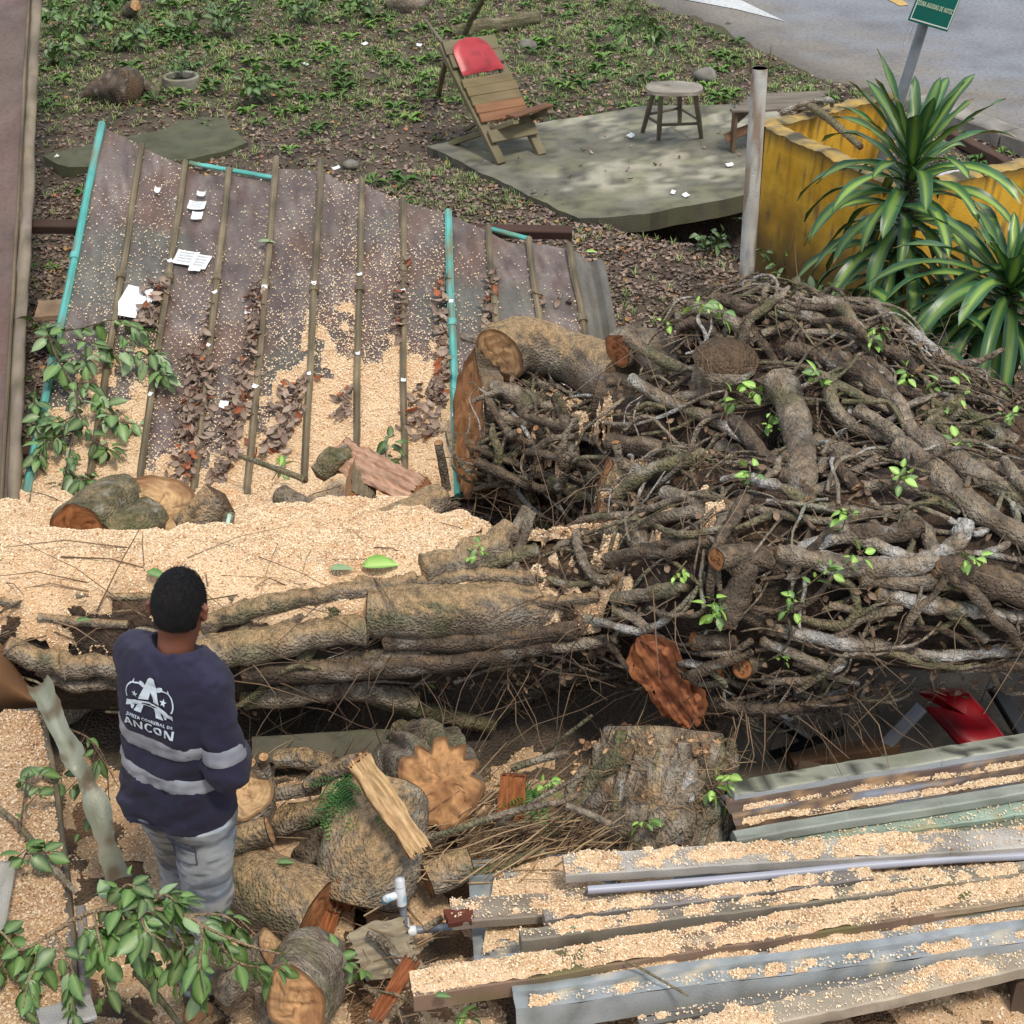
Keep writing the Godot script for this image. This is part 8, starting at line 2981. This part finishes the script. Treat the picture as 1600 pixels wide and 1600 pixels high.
	for q in sp:
		var at: Vector3 = P2.call([q[0], q[1]])
		if q[1] > 1200 and q[0] > 950:
			at = stump_pt(q[0], q[1]) + Vector3(0, 0.02, 0.04)
		elif q[1] > 1200:
			at = gp(q[0], q[1], 0.28)
		var d := Vector3(rr(-0.6, 0.6), rr(0.1, 1.0), rr(0.2, 0.8)).normalized()
		var l := rr(0.07, 0.16)
		leafy("sprout", "bright green leafy sprout " + q[2], "sprout", [[at - d * 0.03, at + d * l * 0.5, at + d * l]], 0.0025, rng.randi_range(6, 12), rr(0.035, 0.055), 0.15, S(150, 140, 96), [8, 9, 10, 3], "sprouts on the felled tree")
	# ferns on the log
	for q in [[535, 1225, 0.42, "topmost, by the grey branches"], [560, 1245, 0.42, "middle, against the splintered slab"], [585, 1260, 0.40, "right, lying along the slab"], [530, 1265, 0.36, "left, spilling over bark"], [555, 1300, 0.32, "lowest, hanging down the front of the log"], [830, 1236, 0.26, "separate, in the straw right of the red chunk"]]:
		var o := thing("fern", "green fern tuft on the mossy log: " + q[3], "fern", gp(q[0], q[1], q[2]), "ferns on the mossy log")
		for k in 9:
			var a := rr(0, TAU)
			var d := Vector3(cos(a), rr(0.1, 0.7), sin(a) + 0.4).normalized()
			var m := MB.new()
			var l := rr(0.09, 0.17)
			var col := mixc(S(52, 96, 44), S(98, 146, 62), rng.randf())
			var sd := d.cross(Vector3.UP).normalized()
			for i in 12:
				var f := i / 11.0
				var p := d * l * f + Vector3(0, -0.5 * l * f * f, 0)
				var wd := 0.034 * sin(PI * (0.12 + 0.86 * f)) * (l / 0.14)
				for s in [-1.0, 1.0]:
					var b := m.v.size()
					m.vert(p, Vector3.UP, col)
					m.vert(p + sd * s * wd * 0.5 + d * 0.004 + Vector3(0, 0.004, 0), Vector3.UP, col)
					m.vert(p + sd * s * wd + d * 0.010 - Vector3(0, 0.004, 0), Vector3.UP, shade(col, 1.15))
					m.vert(p + sd * s * wd * 0.5 + d * 0.011, Vector3.UP, col)
					m.quad(b, b + 1, b + 2, b + 3)
			m.smooth()
			put("frond", m.done(M.leaf), o)
	# single large fallen leaves
	for q in [[565, 885, 0.14, 9, "large yellow-green leaf lying flat on the sawdusted trunk"], [515, 890, 0.09, 5, "blue-green leaf left of the yellow-green one on the trunk"], [228, 893, 0.085, 3, "green leaf lying on the heap just above the man's hair"], [118, 972, 0.06, 1, "small dark green leaf on the heap left of the man's head"], [404, 378, 0.10, 5, "grey-green leaf leaning on the fifth roof seam"], [886, 1448, 0.06, 5, "grey-blue leaf on the dusted wide plank"], [765, 1352, 0.0, 8, ""], [679, 1556, 0.05, 1, "green leaf stuck on the mossy timber's front"], [915, 394, 0.08, 9, "pale yellow leaf on the ground beyond the roof's right corner"], [432, 1348, 0.06, 1, "bright leaf on the buried log"]]:
		if q[2] == 0.0:
			continue
		var p: Vector3
		if q[1] < 700:
			p = roof_pt(q[0], q[1], 0.05) if q[0] < 800 else gp(q[0], q[1], 0.06)
		elif q[1] < 1100:
			var t := hit(q[0], q[1])
			p = EYE + ray(q[0], q[1]) * t
			p.y = maxf(p.y, saw_h(p.x, p.z)) + 0.02
			p = EYE + ray(q[0], q[1]) * ((p.y - EYE.y) / ray(q[0], q[1]).y)
		else:
			p = gp(q[0], q[1], 0.33 if q[0] > 600 else 0.3)
		var b := Basis(Vector3(1, 0.05, rr(-0.6, 0.6)).normalized(), Vector3.UP, Vector3(0, 0, 1)).orthonormalized().scaled(Vector3.ONE * q[2])
		tag(put("fallen_leaf", leaf_kinds[q[3]], self, Transform3D(b, p)), q[4], "leaf")

# ---------- the yard behind ----------
func build_yard() -> void:
	var w := []
	var c := PackedColorArray()
	var t_mesh := tuft()
	for k in 120000:
		var x := rr(-6.5, 5.0)
		var z := rr(-19.0, -8.6)
		if x > road_side(z) - 0.05 or rng.randf() > green_at(x, z) * 0.55:
			continue
		if x > 1.5 and x < 3.5 and z > -10.6:
			continue
		var p := Vector3(x, ground_h(x, z), z)
		var on_slab := z < -10.95 and z > -13.4 and x > -0.55 + (-11.2 - z) * -0.1 and x < 2.4 and (x - 0.5) * 0.5 + (z + 11.0) * -1.0 > -0.15 and z > -13.3
		if on_slab and x > lerpf(0.45, -0.6, clampf((-10.9 - z) / 1.5, 0, 1)) and z > lerpf(-12.4, -13.4, clampf((x + 0.6) / 1.7, 0, 1)):
			continue
		var s := rr(0.02, 0.062)
		var b := Basis(Vector3.UP, rr(0, TAU)).scaled(Vector3(s * 1.2, s, s * 1.2))
		w.append(Transform3D(b, p))
		var g := n3(p, 1.2)
		c.append(shade(mixc(S(112, 134, 76), S(164, 178, 114), 0.5 + g + rr(-0.3, 0.3)), rr(0.7, 1.15)))
	stuff("grass", "short patchy grass over the bank and verge behind the roof", "grass", t_mesh, w, c)
	w = []
	c = PackedColorArray()
	for k in 3000:
		var x := rr(-6.0, 4.6)
		var z := rr(-18.0, -8.8)
		if x > road_side(z) - 0.1 or rng.randf() > green_at(x, z):
			continue
		if z > -13.3 and x > -0.6 and x < 3.4:
			continue
		var s := rr(0.08, 0.2)
		w.append(Transform3D(Basis(Vector3.UP, rr(0, TAU)).scaled(Vector3(s, s * 0.8, s)), Vector3(x, ground_h(x, z), z)))
		c.append(shade(mixc(S(70, 108, 44), S(118, 154, 70), rng.randf()), rr(0.7, 1.1)))
	stuff("weeds", "low broad-leaved weeds among the grass on the bank", "weeds", weed(), w, c)
	w = []
	c = PackedColorArray()
	for k in 105000:
		var x := rr(-5.5, 4.6)
		var z := rr(-17.5, -6.2) if k % 3 else rr(-11.5, -7.0)
		if x > road_side(z) - 0.02:
			continue
		var on_patio := z < -10.9 and z > -13.4 and x > lerpf(0.3, -0.65, clampf((-10.9 - z) / 1.4, 0, 1)) and x < 2.2 and z > lerpf(-12.3, -13.5, clampf((x + 0.6) / 1.7, 0, 1))
		if on_patio:
			if rng.randf() < 0.985:
				continue
		elif rng.randf() < 0.25 * green_at(x, z):
			continue
		var p := Vector3(x, ground_h(x, z) + 0.006 + (0.055 if on_patio else 0.0), z)
		w.append(lay(p, Vector3.UP, rr(0.016, 0.05), 0.55))
		var kk := rng.randf()
		c.append(shade(mixc(S(112, 94, 84), S(178, 156, 140), kk) if rng.randf() < 0.93 else mixc(S(176, 110, 84), S(186, 160, 90), rng.randf()), rr(0.65, 1.15)))
	stuff("leaf_litter", "brown dead leaves strewn over the bare soil of the yard", "dead leaves", dead_leaf(M.dead, 0.3), w, c)
	# weed bushes by the foot of the wall and the pole
	for q in [[1200, 405, 0.34, "dark green weed bush at the yellow wall's shaded foot"], [1225, 440, 0.30, "low broad-leaved weed right of the white pipe"], [1110, 395, 0.22, "pale round-leaved weed left of the white pipe"], [1290, 500, 0.3, "weed clump under the tall striped plant"], [1255, 480, 0.26, "weed patch between the pipe and the striped plant"], [1340, 520, 0.3, "dense weeds at the striped plants' dark base"]]:
		var at := gp(q[0], q[1], 0.0)
		var st := []
		for k in 7:
			var a := k * 2.4
			var d: Vector3 = Vector3(cos(a) * 0.7, 1, sin(a) * 0.7).normalized() * q[2] * rr(0.6, 1.1)
			st.append([at + Vector3(cos(a), 0, sin(a)) * 0.03, at + d * 0.5, at + d])
		leafy("weed_bush", q[3], "weed", st, 0.005, 9, 0.075, 0.05, S(96, 116, 60), [0, 1, 3, 4, 5], "weeds by the yellow wall")
	for q in [[118, 60, 0.45, 0], [200, 78, 0.45, 1], [292, 60, 0.4, 2], [400, 150, 0.25, 3], [150, 20, 0.6, 4], [350, 50, 0.45, 5], [470, 30, 0.4, 6], [250, 12, 0.6, 7], [90, 100, 0.35, 8], [560, 20, 0.35, 9]]:
		var at := gp(q[0], q[1], 0.1)
		var st := []
		for k in 9:
			var a := k * 2.4
			var d: Vector3 = Vector3(cos(a) * 0.8, 1, sin(a) * 0.8).normalized() * q[2] * rr(0.6, 1.1)
			st.append([at, at + d * 0.5, at + d])
		leafy("bank_shrub", "leafy green weed shrub on the far bank, " + ["just right of the brown roof sheet", "above the rotten stump", "above the round planter", "right of the round planter", "at the top edge near the sheet", "in the middle of the bank's top", "right of the bank's middle at the top", "tall beside the pale wood stub", "lowest against the brown roof sheet", "rightmost of the bank shrubs"][q[3]], "shrub", st, 0.005, 9, 0.10, 0.1, S(96, 116, 60), [0, 1, 2, 3, 4], "shrubs on the far bank")
	# rotten stump and round planter
	var o := thing("rotten_stump", "dark rotten fallen stump beside the round planter on the bank", "stump", gp(170, 150, 0.0))
	limb(o, [gp(112, 160, 0.06), gp(150, 148, 0.1), gp(190, 140, 0.16), gp(212, 142, 0.16)], [0.03, 0.12, 0.17, 0.13], 0, -1.0, -1.0, "wood", 26, 0.4, [[0.4, 0.2, 0.3], [1.5, 0.2, -0.25], [2.6, 0.2, 0.3], [3.7, 0.25, -0.2], [5.0, 0.2, 0.25]])
	limb(o, [gp(205, 120, 0.1), gp(235, 140, 0.12), gp(248, 158, 0.04)], [0.04, 0.05, 0.04], 0, -1.0, -1.0, "root", 12, 0.3)
	limb(o, [gp(215, 165, 0.05), gp(240, 150, 0.1), gp(252, 120, 0.2)], [0.03, 0.035, 0.02], 3, -1.0, -1.0, "root", 12, 0.3)
	var pc := gp(286, 150, 0.0)
	o = thing("round_planter", "old round cement planter filled with weeds on the bank", "planter", pc)
	var m := MB.new()
	for f in 3:
		var s0 := m.v.size()
		for i in 33:
			var a := TAU * (i % 32) / 32.0
			var d := Vector3(cos(a), 0, sin(a))
			for j in 5:
				var t := j / 4.0
				var p := d * 0.155 + Vector3(0, lerpf(-0.02, 0.17, t), 0)
				if f == 1:
					p = d * lerpf(0.155, 0.125, t) + Vector3(0, 0.17 + 0.01 * sin(t * PI), 0)
				elif f == 2:
					p = d * 0.125 + Vector3(0, lerpf(0.17, 0.05, t), 0)
				p += d * 0.006 * n3(p + pc, 9.0)
				m.vert(p, Vector3.UP, mixc(mixc(S(150, 146, 132), S(170, 166, 152), n3(p + pc, 5.0) + 0.5), S(140, 136, 84), 0.7 * sst(0.0, 0.4, n3(p + pc, 9.0))))
		for i in 32:
			for j in 4:
				var q := s0 + i * 5 + j
				m.quad(q, q + 1, q + 6, q + 5)
	m.smooth()
	put("ring", m.done(M.concrete), o)
	m = MB.new()
	var e := tube(m, [Vector3(0, 0.0, 0), Vector3(0, 0.12, 0)], [0.13], 20, 1, 0, 0.05)
	cap_plain(m, e[1], S(58, 48, 38))
	put("soil", m.done(M.soil), o)
	leafy("planter_weed", "green weeds growing out of the round planter", "weed", side_stems([pc + Vector3(0, 0.13, 0), pc + Vector3(0.02, 0.25, 0), pc + Vector3(0.05, 0.34, 0)], 7, 0.2, 0.0), 0.004, 8, 0.075, 0.0, S(96, 116, 60), [1, 3, 4])
	# logs, stones and sticks at the top
	log_piece("bank_log", "grey mossy log at the top edge behind the reclining chair", [gp(705, 48, 0.05), gp(760, 42, 0.06), gp(840, 26, 0.05)], [0.06, 0.075, 0.05], 3, -1.0, 0.6, "", 0.25)
	log_piece("bank_log", "short round log end cut off by the picture's top edge", [gp(612, 4, 0.08), gp(640, 8, 0.09), gp(660, -6, 0.1)], [0.10, 0.11, 0.1], 1, 1.2, -1.0, "", 0.15)
	log_piece("bank_log", "pale stub of wood among weeds at the top left of the bank", [gp(198, 22, 0.1), gp(205, 16, 0.2), gp(212, 8, 0.3)], [0.06, 0.06, 0.055], 1, -1.0, 0.3, "", 0.15)
	log_piece("sapling_trunk", "slender bent sapling trunk rising behind the red chair pad", [gp(722, 62, 0.0), gp(736, 30, 0.25), gp(752, 2, 0.5), gp(758, -40, 0.85)], [0.032, 0.028, 0.024], 3, -1.0, -1.0, "", 0.1, [], 12)
	log_piece("thin_branch", "thin dark branch leaning on the reclining chair's top left corner", [gp(660, 26, 0.5), gp(676, 46, 0.62), gp(694, 70, 0.76)], [0.012, 0.014, 0.014], 1, -1.0, -1.0, "", 0.1, [], 10)
	log_piece("thin_branch", "pale stick lying on the grass behind the chair's seat", [gp(815, 150, 0.04), gp(845, 165, 0.05), gp(880, 184, 0.06)], [0.012, 0.014, 0.013], 1, -1.0, -1.0, "", 0.1, [], 10)
	for q in [[140, 118, 0.07, "small grey stone left of the rotten stump"], [1100, 118, 0.11, "flat grey stone on the grass right of the stool"], [824, 72, 0.09, "grey stone in the grass behind the chair"], [205, 150, 0.05, "pale pebble before the rotten stump"], [548, 258, 0.06, "whitish stone chip just behind the roof's middle"]]:
		var s := MB.new()
		var cc := gp(q[0], q[1], 0.02)
		nets(s, cc - Vector3.ONE * q[2] * 2.2, cc + Vector3.ONE * q[2] * 2.2, q[2] * 0.2, func(p: Vector3) -> float: return Vector3((p.x - cc.x), (p.y - cc.y) * 1.7, (p.z - cc.z) * 1.2).length() - q[2] * (1.0 + 0.5 * n3(p, 4.0)), func(p: Vector3, _n: Vector3) -> Color: return mixc(S(120, 114, 104), S(156, 150, 138), 0.5 + n3(p, 9.0)))
		tag(put("stone", s.done(M.concrete)), q[3], "stone")
	for q in [[478, 100, "on the bank's middle"], [570, 68, "upslope left of the reclining chair"], [655, 70, "nearest left of the reclining chair"], [322, 52, "above the round planter"], [90, 245, "at the left end of the mossy path slab"], [1140, 257, "on the patio near the white pipe"], [525, 262, "behind the roof's sixth seam"], [985, 212, "left of the stool on the patio"], [1052, 300, "left of two near the patio's front edge"], [1072, 305, "right of two near the patio's front edge"]]:
		tag(paper(gp(q[0], q[1], 0.07), rr(0.03, 0.06), rr(0.03, 0.05), rr(-1, 1), false), "small scrap of white litter lying " + q[2], "litter", "white litter scraps in the yard")
	# foliage tip at the top right
	leafy("overhanging_twig", "leafy twig hanging into the picture's top edge left of the road", "branch", side_stems([gp(985, -30, 1.3), gp(1000, 10, 1.15), gp(1012, 30, 1.05), gp(1030, 48, 0.95)], 7, 0.28, 0.5), 0.005, 12, 0.09, 0.6, S(120, 110, 84), [0, 1, 3, 5])


func finish() -> void:
	pass
